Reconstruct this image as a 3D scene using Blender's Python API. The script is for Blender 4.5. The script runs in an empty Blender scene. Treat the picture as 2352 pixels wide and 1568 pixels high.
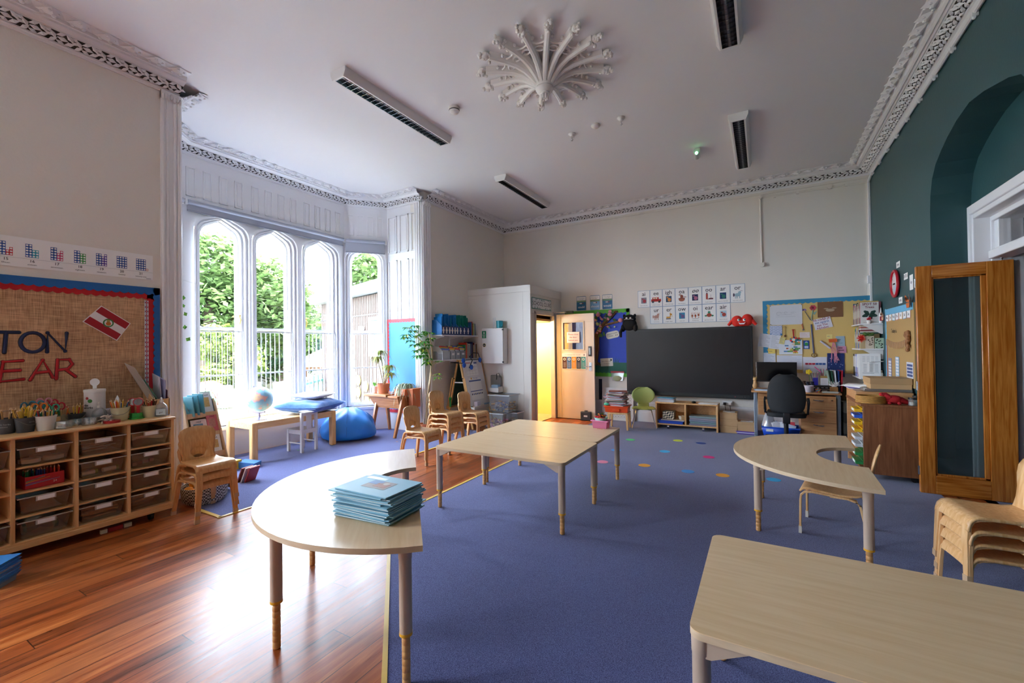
import bpy, bmesh, math, random
from mathutils import Vector, Matrix
random.seed(7)
sc = bpy.context.scene
COL = sc.collection
PI = math.pi
# ------------------------------------------------------------------ camera, daylight, exposure
cam_d = bpy.data.cameras.new('camera'); cam = bpy.data.objects.new('camera', cam_d); COL.objects.link(cam)
cam_d.sensor_width = 36; cam_d.lens = 996.73/2352*36; cam_d.clip_start = .02; cam_d.clip_end = 300
_f = Vector((-.50041, .86572, .01028)); _r = Vector((.86567, .50049, -.01291))
_f.normalize(); _r = (_r-_f*_r.dot(_f)).normalized(); _u = _r.cross(_f)
cam.matrix_world = Matrix(((_r.x, _u.x, -_f.x, 0), (_r.y, _u.y, -_f.y, 0), (_r.z, _u.z, -_f.z, 1.4), (0, 0, 0, 1)))
sc.camera = cam
vs = sc.view_settings
sc.display_settings.display_device = 'sRGB'
vs.view_transform = 'Standard'; vs.look = 'None'; vs.gamma = 1; vs.use_curve_mapping = False
vs.exposure = 4.0
w = bpy.data.worlds.new('sky'); sc.world = w; w.use_nodes = True
_bg = w.node_tree.nodes['Background']; _bg.inputs[0].default_value = (.74, .89, 1.06, 1); _bg.inputs[1].default_value = 2.6
cy = sc.cycles
cy.use_denoising = True; cy.max_bounces = 9; cy.diffuse_bounces = 7; cy.glossy_bounces = 3
cy.transmission_bounces = 4; cy.transparent_max_bounces = 12; cy.caustics_reflective = False; cy.caustics_refractive = False
cy.sample_clamp_indirect = 6
cy.use_adaptive_sampling = True; cy.adaptive_threshold = .03
sun_d = bpy.data.lights.new('sun', 'SUN'); sun_d.energy = 2.0; sun_d.angle = .3; sun_d.color = (1, .96, .88)
sun = bpy.data.objects.new('sun', sun_d); COL.objects.link(sun); sun.rotation_euler = (math.radians(32), 0, math.radians(150))
sun.location = (-9, -6, 12)
def portal(loc, rot, sx, sy):
    l = bpy.data.lights.new('window_portal', 'AREA'); l.shape = 'RECTANGLE'; l.size = sx; l.size_y = sy
    o = bpy.data.objects.new('window_portal', l); COL.objects.link(o); o.location = loc; o.rotation_euler = rot
    l.cycles.is_portal = True
    return o
portal((-6.45, 3.76, 1.75), (0, -PI/2, 0), 2.8, 2.4)
portal((-5.98, 5.32, 1.75), (0, -PI/2, math.radians(-52)), 2.8, .6)
portal((-5.98, 2.2, 1.75), (0, -PI/2, math.radians(52)), 2.8, .6)
# ------------------------------------------------------------------ materials
def lin(h):
    h = h.lstrip('#'); c = [int(h[i:i+2], 16)/255 for i in (0, 2, 4)]
    return tuple((x/12.92 if x <= .04045 else ((x+.055)/1.055)**2.4) for x in c)
MATS = {}
def _new(name):
    m = bpy.data.materials.new(name); m.use_nodes = True
    return m, m.node_tree.nodes, m.node_tree.links, m.node_tree.nodes['Principled BSDF']
def mat(col, rough=.5, metal=0, var=.06, scale=8, bump=0, bscale=60, spec=.5, coat=0, trans=0):
    """plain material: a colour with slight procedural mottling"""
    key = (col, rough, metal, var, scale, bump, bscale, spec, coat)
    if key in MATS: return MATS[key]
    m, N, L, b = _new('m_'+col.strip('#'))
    c = lin(col)
    b.inputs['Roughness'].default_value = rough; b.inputs['Metallic'].default_value = metal
    b.inputs['Specular IOR Level'].default_value = spec
    if coat: b.inputs['Coat Weight'].default_value = coat; b.inputs['Coat Roughness'].default_value = .15
    tc = N.new('ShaderNodeTexCoord')
    if var:
        n = N.new('ShaderNodeTexNoise'); n.inputs['Scale'].default_value = scale; n.inputs['Detail'].default_value = 3
        L.new(tc.outputs['Object'], n.inputs['Vector'])
        mx = N.new('ShaderNodeMix'); mx.data_type = 'RGBA'
        mx.inputs['A'].default_value = tuple(x*(1-var) for x in c)+(1,)
        mx.inputs['B'].default_value = tuple(min(1, x*(1+var)) for x in c)+(1,)
        L.new(n.outputs['Fac'], mx.inputs['Factor']); L.new(mx.outputs['Result'], b.inputs['Base Color'])
    else: b.inputs['Base Color'].default_value = c+(1,)
    if bump:
        n2 = N.new('ShaderNodeTexNoise'); n2.inputs['Scale'].default_value = bscale; n2.inputs['Detail'].default_value = 3
        L.new(tc.outputs['Object'], n2.inputs['Vector'])
        bp = N.new('ShaderNodeBump'); bp.inputs['Strength'].default_value = bump; bp.inputs['Distance'].default_value = .01
        L.new(n2.outputs['Fac'], bp.inputs['Height']); L.new(bp.outputs['Normal'], b.inputs['Normal'])
    MATS[key] = m
    return m
def wood(c1, c2, rough=.35, scale=(1, 1, 1), grain=14, name='wood', spec=.5, space='Object', coat=0):
    """wood grain stretched along the axis with the smallest scale"""
    key = (c1, c2, rough, scale, grain)
    if key in MATS: return MATS[key]
    m, N, L, b = _new(name)
    tc = N.new('ShaderNodeTexCoord'); mp = N.new('ShaderNodeMapping'); mp.inputs['Scale'].default_value = scale
    L.new(tc.outputs[space], mp.inputs['Vector'])
    n = N.new('ShaderNodeTexNoise'); n.inputs['Scale'].default_value = grain; n.inputs['Detail'].default_value = 6
    n.inputs['Distortion'].default_value = .6
    L.new(mp.outputs[0], n.inputs['Vector'])
    r = N.new('ShaderNodeValToRGB'); r.color_ramp.elements[0].position = .32; r.color_ramp.elements[1].position = .68
    r.color_ramp.elements[0].color = lin(c1)+(1,); r.color_ramp.elements[1].color = lin(c2)+(1,)
    L.new(n.outputs['Fac'], r.inputs[0]); L.new(r.outputs[0], b.inputs['Base Color'])
    b.inputs['Roughness'].default_value = rough; b.inputs['Specular IOR Level'].default_value = spec
    if coat: b.inputs['Coat Weight'].default_value = coat; b.inputs['Coat Roughness'].default_value = .12
    MATS[key] = m
    return m
def clear(name, tint='#ffffff', refl=.08, rough=.02, density=0.0):
    """thin clear sheet: mostly see-through, a little mirror at glancing angles, optional haze of its tint"""
    key = ('clear', tint, refl, rough, density)
    if key in MATS: return MATS[key]
    m = bpy.data.materials.new(name); m.use_nodes = True; N = m.node_tree.nodes; L = m.node_tree.links; N.clear()
    o = N.new('ShaderNodeOutputMaterial'); t = N.new('ShaderNodeBsdfTransparent'); g = N.new('ShaderNodeBsdfGlossy')
    t.inputs[0].default_value = lin(tint)+(1,); g.inputs['Roughness'].default_value = rough
    lw = N.new('ShaderNodeLayerWeight'); lw.inputs[0].default_value = .5
    mr = N.new('ShaderNodeMath'); mr.operation = 'MULTIPLY_ADD'; mr.inputs[1].default_value = .45; mr.inputs[2].default_value = refl
    pw = N.new('ShaderNodeMath'); pw.operation = 'POWER'; pw.inputs[1].default_value = 3
    L.new(lw.outputs['Facing'], pw.inputs[0]); L.new(pw.outputs[0], mr.inputs[0])
    x = N.new('ShaderNodeMixShader'); L.new(mr.outputs[0], x.inputs[0]); L.new(t.outputs[0], x.inputs[1]); L.new(g.outputs[0], x.inputs[2])
    last = x
    if density:
        d = N.new('ShaderNodeBsdfDiffuse'); d.inputs[0].default_value = lin(tint)+(1,)
        x2 = N.new('ShaderNodeMixShader'); x2.inputs[0].default_value = density
        L.new(x.outputs[0], x2.inputs[1]); L.new(d.outputs[0], x2.inputs[2]); last = x2
    L.new(last.outputs[0], o.inputs[0]); MATS[key] = m
    return m
def floor_planks():
    m, N, L, b = _new('varnished_boards')
    g = N.new('ShaderNodeNewGeometry'); sp = N.new('ShaderNodeSeparateXYZ'); L.new(g.outputs['Position'], sp.inputs[0])
    def math_(op, a, v=None, v2=None):
        n = N.new('ShaderNodeMath'); n.operation = op
        for i, q in enumerate((a, v, v2)):
            if q is None: continue
            if isinstance(q, (int, float)): n.inputs[i].default_value = q
            else: L.new(q, n.inputs[i])
        return n.outputs[0]
    bx = math_('DIVIDE', sp.outputs[0], .125)
    fl = math_('FLOOR', bx); fr = math_('FRACT', bx)
    off = math_('MULTIPLY', fl, 1.37)
    by = math_('ADD', math_('DIVIDE', sp.outputs[1], 2.6), off)
    fly = math_('FLOOR', by); fry = math_('FRACT', by)
    edge = math_('MINIMUM', fr, math_('SUBTRACT', 1, fr))
    edgey = math_('MULTIPLY', math_('MINIMUM', fry, math_('SUBTRACT', 1, fry)), 20)
    gap = math_('LESS_THAN', math_('MINIMUM', edge, edgey), .017)
    wn = N.new('ShaderNodeTexWhiteNoise'); wn.noise_dimensions = '2D'
    cb = N.new('ShaderNodeCombineXYZ'); L.new(fl, cb.inputs[0]); L.new(fly, cb.inputs[1]); L.new(cb.outputs[0], wn.inputs[0])
    mp = N.new('ShaderNodeMapping'); mp.inputs['Scale'].default_value = (16, 1.1, 1); L.new(g.outputs['Position'], mp.inputs[0])
    ad = N.new('ShaderNodeVectorMath'); ad.operation = 'ADD'; L.new(mp.outputs[0], ad.inputs[0])
    sc_ = N.new('ShaderNodeVectorMath'); sc_.operation = 'SCALE'; sc_.inputs['Scale'].default_value = 7
    L.new(wn.outputs['Color'], sc_.inputs[0]); L.new(sc_.outputs[0], ad.inputs[1])
    n = N.new('ShaderNodeTexNoise'); n.inputs['Scale'].default_value = 1.6; n.inputs['Detail'].default_value = 7; n.inputs['Roughness'].default_value = .62
    n.inputs['Distortion'].default_value = .8
    L.new(ad.outputs[0], n.inputs[0])
    r = N.new('ShaderNodeValToRGB'); e = r.color_ramp.elements
    e[0].position = .27; e[0].color = lin('#4a1f0c')+(1,); e[1].position = .74; e[1].color = lin('#d07c3e')+(1,)
    k = e.new(.5); k.color = lin('#9c4a1d')+(1,)
    f2 = math_('ADD', math_('MULTIPLY', n.outputs['Fac'], .78), math_('MULTIPLY', wn.outputs['Value'], .2))
    L.new(f2, r.inputs[0])
    n3 = N.new('ShaderNodeTexNoise'); n3.inputs['Scale'].default_value = 1.7; n3.inputs['Detail'].default_value = 5
    L.new(g.outputs['Position'], n3.inputs[0])
    wear = N.new('ShaderNodeMapRange'); wear.inputs[1].default_value = .46; wear.inputs[2].default_value = .72; L.new(n3.outputs['Fac'], wear.inputs[0])
    mw = N.new('ShaderNodeMix'); mw.data_type = 'RGBA'; mw.inputs['B'].default_value = lin('#7c4f38')+(1,)
    L.new(math_('MULTIPLY', wear.outputs[0], .55), mw.inputs['Factor']); L.new(r.outputs[0], mw.inputs['A'])
    mg = N.new('ShaderNodeMix'); mg.data_type = 'RGBA'; mg.inputs['B'].default_value = lin('#1c0c06')+(1,)
    L.new(math_('MULTIPLY', gap, .85), mg.inputs['Factor']); L.new(mw.outputs['Result'], mg.inputs['A']); L.new(mg.outputs['Result'], b.inputs['Base Color'])
    rr = N.new('ShaderNodeMapRange'); rr.inputs[3].default_value = .2; rr.inputs[4].default_value = .42; L.new(n.outputs['Fac'], rr.inputs[0])
    L.new(rr.outputs[0], b.inputs['Roughness'])
    bp = N.new('ShaderNodeBump'); bp.inputs['Strength'].default_value = .25; bp.inputs['Distance'].default_value = .004
    h = math_('SUBTRACT', math_('MULTIPLY', n3.outputs['Fac'], .5), math_('MULTIPLY', gap, .6)); L.new(h, bp.inputs['Height']); L.new(bp.outputs[0], b.inputs['Normal'])
    return m
def carpet_mat():
    m, N, L, b = _new('blue_carpet_pile')
    g = N.new('ShaderNodeNewGeometry')
    n = N.new('ShaderNodeTexNoise'); n.inputs['Scale'].default_value = 260; n.inputs['Detail'].default_value = 2; L.new(g.outputs['Position'], n.inputs[0])
    r = N.new('ShaderNodeValToRGB'); r.color_ramp.elements[0].position = .3; r.color_ramp.elements[1].position = .72
    r.color_ramp.elements[0].color = lin('#2f2f5c')+(1,); r.color_ramp.elements[1].color = lin('#7078ac')+(1,)
    L.new(n.outputs['Fac'], r.inputs[0])
    n2 = N.new('ShaderNodeTexNoise'); n2.inputs['Scale'].default_value = .8; L.new(g.outputs['Position'], n2.inputs[0])
    mr = N.new('ShaderNodeMapRange'); mr.inputs[3].default_value = .85; mr.inputs[4].default_value = 1.15; L.new(n2.outputs['Fac'], mr.inputs[0])
    h = N.new('ShaderNodeHueSaturation'); L.new(mr.outputs[0], h.inputs['Value']); L.new(r.outputs[0], h.inputs['Color']); L.new(h.outputs[0], b.inputs['Base Color'])
    b.inputs['Roughness'].default_value = .95; b.inputs['Specular IOR Level'].default_value = .15
    b.inputs['Sheen Weight'].default_value = .25; b.inputs['Sheen Roughness'].default_value = .4
    bp = N.new('ShaderNodeBump'); bp.inputs['Strength'].default_value = .6; bp.inputs['Distance'].default_value = .003
    L.new(n.outputs['Fac'], bp.inputs['Height']); L.new(bp.outputs[0], b.inputs['Normal'])
    return m
def burlap():
    m, N, L, b = _new('hessian_weave')
    g = N.new('ShaderNodeNewGeometry')
    def st(s):
        mp = N.new('ShaderNodeMapping'); mp.inputs['Scale'].default_value = s; L.new(g.outputs['Position'], mp.inputs[0])
        n = N.new('ShaderNodeTexNoise'); n.inputs['Scale'].default_value = 1; n.inputs['Detail'].default_value = 5; L.new(mp.outputs[0], n.inputs[0]); return n
    a = st((1, 9, 160)); c = st((1, 160, 9)); d = st((1, 2.2, 4))
    mx = N.new('ShaderNodeMath'); L.new(a.outputs[0], mx.inputs[0]); L.new(c.outputs[0], mx.inputs[1])
    mx2 = N.new('ShaderNodeMath'); mx2.operation = 'MULTIPLY_ADD'; mx2.inputs[1].default_value = .6; L.new(d.outputs[0], mx2.inputs[0]); L.new(mx.outputs[0], mx2.inputs[2])
    r = N.new('ShaderNodeValToRGB'); r.color_ramp.elements[0].position = .95/1.6; r.color_ramp.elements[1].position = 1.0
    mr = N.new('ShaderNodeMath'); mr.operation = 'MULTIPLY'; mr.inputs[1].default_value = .625; L.new(mx2.outputs[0], mr.inputs[0])
    r.color_ramp.elements[0].position = .6; r.color_ramp.elements[1].position = 1.0
    r.color_ramp.elements[0].position = .55; r.color_ramp.elements[1].position = .95
    r.color_ramp.elements[0].color = lin('#8a6446')+(1,); r.color_ramp.elements[1].color = lin('#dcb48c')+(1,)
    L.new(mr.outputs[0], r.inputs[0]); L.new(r.outputs[0], b.inputs['Base Color']); b.inputs['Roughness'].default_value = .9
    b.inputs['Specular IOR Level'].default_value = .1
    return m
WHITE = mat('#ebeaec', .38, var=.02, scale=3, bump=.05, bscale=30)
CREAM = mat('#e8e2d9', .7, var=.03, scale=1.5, bump=.12, bscale=45)
CEIL = mat('#efeef0', .8, var=.02, scale=1, bump=.15, bscale=14)
TEAL = mat('#2f5357', .42, var=.05, scale=2, bump=.1, bscale=40)
TEALD = TEAL
GAP_SHADE = mat('#3a3532', .9)
PLANK = floor_planks(); CARPET = carpet_mat(); BURLAP = burlap()
MAPLE = wood('#dfbb8e', '#e9caa2', .3, (.35, 5, 5), 9, 'maple_laminate')
PLY = wood('#d79f62', '#ecc08c', .34, (6, 6, .6), 10, 'bent_plywood')
PLYB = wood('#cf9356', '#e2ac70', .34, (6, 6, .6), 10, 'amber_plywood')
BIRCH = wood('#d8a468', '#e9bd85', .4, (6, .5, 6), 8, 'birch_board')
BIRCHV = wood('#d8a468', '#e8bc86', .4, (6, 6, .5), 8, 'birch_upright')
BEECH = wood('#c98c58', '#dba672', .4, (.5, 6, 6), 9, 'beech_laminate')
WALNUT = wood('#7b4a2c', '#9a6440', .4, (7, 7, .5), 8, 'cherry_laminate')
PINE = wood('#a85a16', '#d58a3a', .25, (8, 8, .45), 7, 'varnished_pine', coat=.4)
BLACKP = mat('#17181a', .4, var=.1)
CHROME = mat('#c9cbce', .22, 1, var=.05)
PAPER = mat('#f3f2f0', .7, var=.02)
INK = mat('#23242a', .7, var=0)
GLASS = clear('window_glass', refl=.05)
# ------------------------------------------------------------------ mesh builder
class MB:
    def __init__(s): s.v = []; s.f = []; s.mi = []; s.M = None; s.m = 0
    def add(s, vs, fs, m=None):
        o = len(s.v); m = s.m if m is None else m
        if s.M is not None: vs = [s.M @ Vector(p) for p in vs]
        s.v.extend([tuple(p) for p in vs]); s.f.extend([tuple(i+o for i in f) for f in fs]); s.mi.extend([m]*len(fs)); return s
    def box(s, a, b, m=None):
        (x0, y0, z0), (x1, y1, z1) = a, b
        if x0 > x1: x0, x1 = x1, x0
        if y0 > y1: y0, y1 = y1, y0
        if z0 > z1: z0, z1 = z1, z0
        return s.add([(x0, y0, z0), (x1, y0, z0), (x1, y1, z0), (x0, y1, z0), (x0, y0, z1), (x1, y0, z1), (x1, y1, z1), (x0, y1, z1)],
                     [(0, 3, 2, 1), (4, 5, 6, 7), (0, 1, 5, 4), (1, 2, 6, 5), (2, 3, 7, 6), (3, 0, 4, 7)], m)
    def cbox(s, c, d, m=None): return s.box([c[i]-d[i]/2 for i in range(3)], [c[i]+d[i]/2 for i in range(3)], m)
    def ext(s, pts, vec, m=None):
        """extrude a planar polygon (3-D points) along vec"""
        n = len(pts); vec = Vector(vec); q = [Vector(p) for p in pts]
        nrm = Vector((0, 0, 0))
        for i in range(n): nrm += q[i].cross(q[(i+1) % n])
        if nrm.dot(vec) < 0: q = q[::-1]
        vs = q+[p+vec for p in q]
        return s.add(vs, [tuple(range(n))[::-1], tuple(range(n, 2*n))]+[(i, (i+1) % n, n+(i+1) % n, n+i) for i in range(n)], m)
    def loft(s, rings, close=True, caps=True, m=None, cyc=False):
        n = len(rings[0]); vs = [p for r in rings for p in r]; fs = []
        R = len(rings)
        for k in range(R if cyc else R-1):
            a = k*n; b = ((k+1) % R)*n
            for i in range(n if close else n-1):
                j = (i+1) % n; fs.append((a+i, a+j, b+j, b+i))
        if caps and not cyc and close: fs.append(tuple(range(n))[::-1]); fs.append(tuple(range((R-1)*n, R*n)))
        return s.add(vs, fs, m)
    def tube(s, path, r, n=8, m=None, cyc=False, flat=None, up=None):
        """round tube, or a flat strip section when flat=(half width, half thickness)"""
        P = [Vector(p) for p in path]; rings = []; prev = None
        for i, p in enumerate(P):
            t = (P[(i+1) % len(P)]-P[i-1]) if cyc else (P[min(i+1, len(P)-1)]-P[max(i-1, 0)])
            t = t.normalized() if t.length > 1e-9 else Vector((0, 0, 1))
            if up is not None: a = Vector(up)-t*Vector(up).dot(t)
            elif prev is not None: a = prev-t*prev.dot(t)
            else: a = t.orthogonal()
            if a.length < 1e-6: a = t.orthogonal()
            a.normalize(); prev = a; b = t.cross(a)
            if flat:
                hw, ht = flat if not isinstance(flat[0], (list, tuple)) else flat[i]
                rings.append([p+a*ht*sa+b*hw*sb for sa, sb in ((1, 1), (1, -1), (-1, -1), (-1, 1))])
            else:
                rr = r[i] if isinstance(r, (list, tuple)) else r
                rings.append([p+(a*math.cos(2*PI*k/n)+b*math.sin(2*PI*k/n))*rr for k in range(n)])
        return s.loft(rings, True, True, m, cyc)
    def lathe(s, prof, c=(0, 0, 0), n=16, m=None, axis=None):
        """prof: list of (radius, height)"""
        c = Vector(c); q = Matrix.Identity(3) if axis is None else Vector((0, 0, 1)).rotation_difference(Vector(axis)).to_matrix()
        rings = [[c+q @ Vector((r*math.cos(2*PI*k/n), r*math.sin(2*PI*k/n), h)) for k in range(n)] for r, h in prof]
        return s.loft(rings, True, True, m)
    def sph(s, c, r, nu=12, nv=8, m=None):
        if not isinstance(r, (list, tuple)): r = (r, r, r)
        c = Vector(c); rings = []
        for j in range(nv+1):
            t = PI*j/nv; q = max(math.sin(t), .02)
            rings.append([c+Vector((r[0]*q*math.cos(2*PI*i/nu), r[1]*q*math.sin(2*PI*i/nu), -r[2]*math.cos(t))) for i in range(nu)])
        return s.loft(rings, True, True, m)
    def grid(s, fn, nu, nv, m=None):
        vs = [fn(i/nu, j/nv) for j in range(nv+1) for i in range(nu+1)]
        return s.add(vs, [(j*(nu+1)+i, j*(nu+1)+i+1, (j+1)*(nu+1)+i+1, (j+1)*(nu+1)+i) for j in range(nv) for i in range(nu)], m)
    def plate(s, o, ux, uy, w, h, t=.002, m=None):
        """thin sheet: lower-left corner o, unit axes ux, uy, size w x h, thickness t toward ux x uy"""
        o = Vector(o); ux = Vector(ux); uy = Vector(uy); n = ux.cross(uy)
        return s.ext([o, o+ux*w, o+ux*w+uy*h, o+uy*h], n*t, m)
    def disc(s, c, ux, uy, r, t=.002, n=16, m=None, r2=None):
        c = Vector(c); ux = Vector(ux); uy = Vector(uy)
        return s.ext([c+ux*r*math.cos(2*PI*k/n)+uy*(r2 or r)*math.sin(2*PI*k/n) for k in range(n)], ux.cross(uy)*t, m)
    def text(s, body, o, ux, uy, size, m=None, bold=0, align='CENTER', t=.0006, shear=0, mono=False):
        vs, fs = text_geo(body, bold, align, shear)
        o = Vector(o); ux = Vector(ux); uy = Vector(uy); n = ux.cross(uy)
        return s.add([o+ux*(x*size)+uy*(y*size)+n*t for x, y in vs], fs, m)
    def build(s, name, mats, parent=None, smooth=40, bevel=0, seg=2, solid=0, sub=0, loc=None):
        me = bpy.data.meshes.new(name); me.from_pydata(s.v, [], s.f)
        if not isinstance(mats, (list, tuple)): mats = [mats]
        for x in mats: me.materials.append(x)
        me.polygons.foreach_set('material_index', s.mi)
        me.update()
        if smooth:
            me.polygons.foreach_set('use_smooth', [True]*len(me.polygons)); me.set_sharp_from_angle(angle=math.radians(smooth))
        o = bpy.data.objects.new(name, me); COL.objects.link(o)
        if parent is not None: o.parent = parent
        if loc is not None: o.location = loc
        if solid: k = o.modifiers.new('solid', 'SOLIDIFY'); k.thickness = solid; k.offset = 0
        if bevel: k = o.modifiers.new('bevel', 'BEVEL'); k.width = bevel; k.segments = seg; k.limit_method = 'ANGLE'; k.angle_limit = math.radians(50)
        if sub: k = o.modifiers.new('sub', 'SUBSURF'); k.levels = sub; k.render_levels = sub
        return o
_TG = {}
def text_geo(body, bold, align, shear):
    k = (body, bold, align, shear)
    if k not in _TG:
        c = bpy.data.curves.new('t', 'FONT'); c.body = body; c.offset = bold; c.align_x = align; c.shear = shear; c.resolution_u = 2
        o = bpy.data.objects.new('t', c); COL.objects.link(o)
        dg = bpy.context.evaluated_depsgraph_get(); me = bpy.data.meshes.new_from_object(o.evaluated_get(dg))
        _TG[k] = ([(v.co.x, v.co.y) for v in me.vertices], [tuple(p.vertices) for p in me.polygons])
        bpy.data.objects.remove(o); bpy.data.curves.remove(c); bpy.data.meshes.remove(me)
    return _TG[k]
# ------------------------------------------------------------------ object bookkeeping
def tag(o, label, cat, group=None, kind=None):
    o['label'] = label; o['category'] = cat
    if group: o['group'] = group
    if kind: o['kind'] = kind
    return o
def thing(name, label, cat, loc=(0, 0, 0), rz=0, group=None):
    o = bpy.data.objects.new(name, None); COL.objects.link(o); o.empty_display_size = .1
    o.location = loc; o.rotation_euler = (0, 0, rz)
    return tag(o, label, cat, group)
def struct(name, mb, m, parent=None, **k):
    o = mb.build(name, m, parent, **k); o['kind'] = 'structure'; return o
def dup(root, label, loc=None, rz=None, group=None):
    def cp(o, par):
        c = o.copy(); COL.objects.link(c)
        if par is not None: c.parent = par
        for ch in list(o.children): cp(ch, c)
        return c
    r = cp(root, None); r['label'] = label
    if loc is not None: r.location = loc
    if rz is not None: r.rotation_euler = (0, 0, rz)
    if group: r['group'] = group
    return r
def rot(rz, loc=(0, 0, 0)): return Matrix.Translation(loc) @ Matrix.Rotation(rz, 4, 'Z')
UX = Vector((1, 0, 0)); UY = Vector((0, 1, 0)); UZ = Vector((0, 0, 1))
XL, XR, YB, ZC = -4.807, 1.375, 8.009, 3.97     # left wall, right wall, back wall, ceiling
YR = -2.6                                       # rear wall, behind the camera
# ================================================================== THE ROOM
A_, B_ = Vector((-6.1, 2.53)), Vector((-6.1, 4.93))          # long bay facet
C_ = Vector((-5.655, 5.47)); D_ = Vector((-5.655, 1.99))     # bay corners next to the side panels
BY0, BY1 = 1.99, 5.47                                        # bay opening on the left wall
room_poly = [(XR, YR), (XR, YB), (XL, YB), (XL, BY1), tuple(C_), tuple(B_), tuple(A_), tuple(D_), (XL, BY0), (XL, YR)]
def flat(poly, z, dz):
    m = MB(); m.ext([(x, y, z) for x, y in poly], (0, 0, dz)); return m
big = [(XR+.35, YR-.3), (XR+.35, YB+.3), (XL-.3, YB+.3), (XL-.3, BY1+.2), (-5.75, BY1+.2), (-6.4, 5.0), (-6.4, 2.45), (-5.75, BY0-.2), (XL-.3, BY0-.2), (XL-.3, YR-.3)]
struct('floor', flat(big, -.1, .1), PLANK, smooth=0)
struct('ceiling', flat(big, ZC, .15), CEIL, smooth=0)
# carpets with their edging strips
c = flat([(-2.68, YB), (-2.68, 2.60), (XR, -1.455), (XR, YB)], .0005, .0025).build('carpet', CARPET, smooth=0)
tag(c, 'large blue fitted carpet under the tables and screen', 'carpet')
EDGE = mat('#d8b45a', .4, bump=.1)
m = MB(); m.box((-2.70, 2.595, 0), (-2.67, 7.2, .006)); m.ext([(-2.70, 2.60, 0), (-2.67, 2.60, 0), (.6, -.67, 0), (.575, -.685, 0)], (0, 0, .006)); m.build('edge_strip', EDGE, c, smooth=0)
bay_poly = [(-4.30, 1.93), (-3.96, 1.92), (-3.98, 5.95), (-4.6, 5.95), (-4.807, 5.62), (-5.0, 5.44), (-5.62, 5.44), (-6.06, 4.9), (-6.06, 2.55), (-5.64, 2.03), (-4.8, 2.03)]
c = flat(bay_poly, .0005, .0025).build('carpet', CARPET, smooth=0)
tag(c, 'blue carpet in the window bay with a yellow edge strip', 'carpet')
m = MB(); m.ext([(-3.96, 1.90, 0), (-3.93, 1.90, 0), (-3.95, 5.95, 0), (-3.98, 5.95, 0)], (0, 0, .007)); m.box((-4.31, 1.905, 0), (-3.935, 1.935, .007))
m.build('edge_strip', mat('#d9ad3e', .4), c, smooth=0)
# ---- plain walls
SW = [(-1.9, -.5)]  # span of the unseen window added for fill light
m = MB(); m.box((XL-.3, SW[0][1], 0), (XL, BY0, ZC)); m.box((XL-.3, YR, 0), (XL, SW[0][0], ZC)); m.box((XL-.3, SW[0][0], 0), (XL, SW[0][1], .5)); m.box((XL-.3, SW[0][0], 3.3), (XL, SW[0][1], ZC)); struct('wall_left_near', m, CREAM, smooth=0)
m = MB(); m.box((XL-.3, BY1, 0), (XL, YB, ZC)); struct('wall_left_far', m, CREAM, smooth=0)
m = MB(); m.box((XL-.3, YB, 0), (XR+.35, YB+.25, ZC)); struct('wall_back', m, CREAM, smooth=0)
# ---- green right wall with the arch
ARC = [(3.625, 0), (3.625, 2.45), (3.64, 2.70), (3.70, 2.89), (3.80, 3.0), (3.95, 3.06), (4.3, 3.15), (4.55, 3.19), (4.8, 3.165), (5.0, 3.115), (5.15, 3.06), (5.3, 2.99), (5.40, 2.89), (5.455, 2.75), (5.475, 2.6), (5.475, 0)]
m = MB(); XO = XR+.275
m.box((XR, YR, 0), (XO, 3.625, ZC)); m.box((XR, 5.475, 0), (XO, YB, ZC))
for (y0, z0), (y1, z1) in zip(ARC[1:-2], ARC[2:-1]):
    m.ext([(XR, y0, z0), (XR, y1, z1), (XR, y1, ZC), (XR, y0, ZC)], (.275, 0, 0))
struct('wall_right', m, TEAL, smooth=30)
# passage beyond the arch: side wall, end wall, top, its tympanum above the white door frame
m = MB()
m.box((XO, 5.475, 0), (4.2, 5.7, 3.4)); m.box((4.0, 2.8, 0), (4.2, 5.475, 3.4)); m.box((XO, 2.8, 0), (4.0, 3.0, 3.4)); m.box((XO, 2.8, 3.4), (4.2, 5.7, 3.5))
m.box((XO, 3.0, 2.60), (XO+.1, 5.475, 3.4))
struct('wall_passage', m, TEALD, smooth=0)
m = MB(); m.box((XO, 2.8, -.1), (4.2, 5.7, 0)); struct('floor_passage', m, CARPET, smooth=0)
m = MB(); m.box((XO+.12, 5.44, 0), (4.0, 5.475, .385)); struct('baseboard_passage', m, WHITE, smooth=0)
# white frame with transom light
m = MB()
for x0, x1, y0, z0 in ((XO-.03, XO+.10, 5.435, 2.52), (XO-.01, XO+.30, 5.415, 2.48), (XO+.10, XO+.30, 5.405, 2.44)):
    m.box((x0, y0, 0), (x1, 5.474, 2.60)); m.box((x0, 3.63, z0), (x1, y0, 2.60)); m.box((x0, 3.63, 0), (x1, 3.70, z0))
m.box((XO+.08, 3.70, 2.11), (XO+.22, 5.405, 2.18)); m.box((XO+.11, 3.70, 2.18), (XO+.19, 5.405, 2.20)); m.box((XO+.12, 5.33, 2.2), (XO+.2, 5.405, 2.44))
d = struct('door_1', m, WHITE, bevel=.006)
m = MB(); m.box((XO+.15, 3.70, 2.20), (XO+.155, 5.33, 2.44)); struct('pane', m, GLASS, d)
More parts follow.
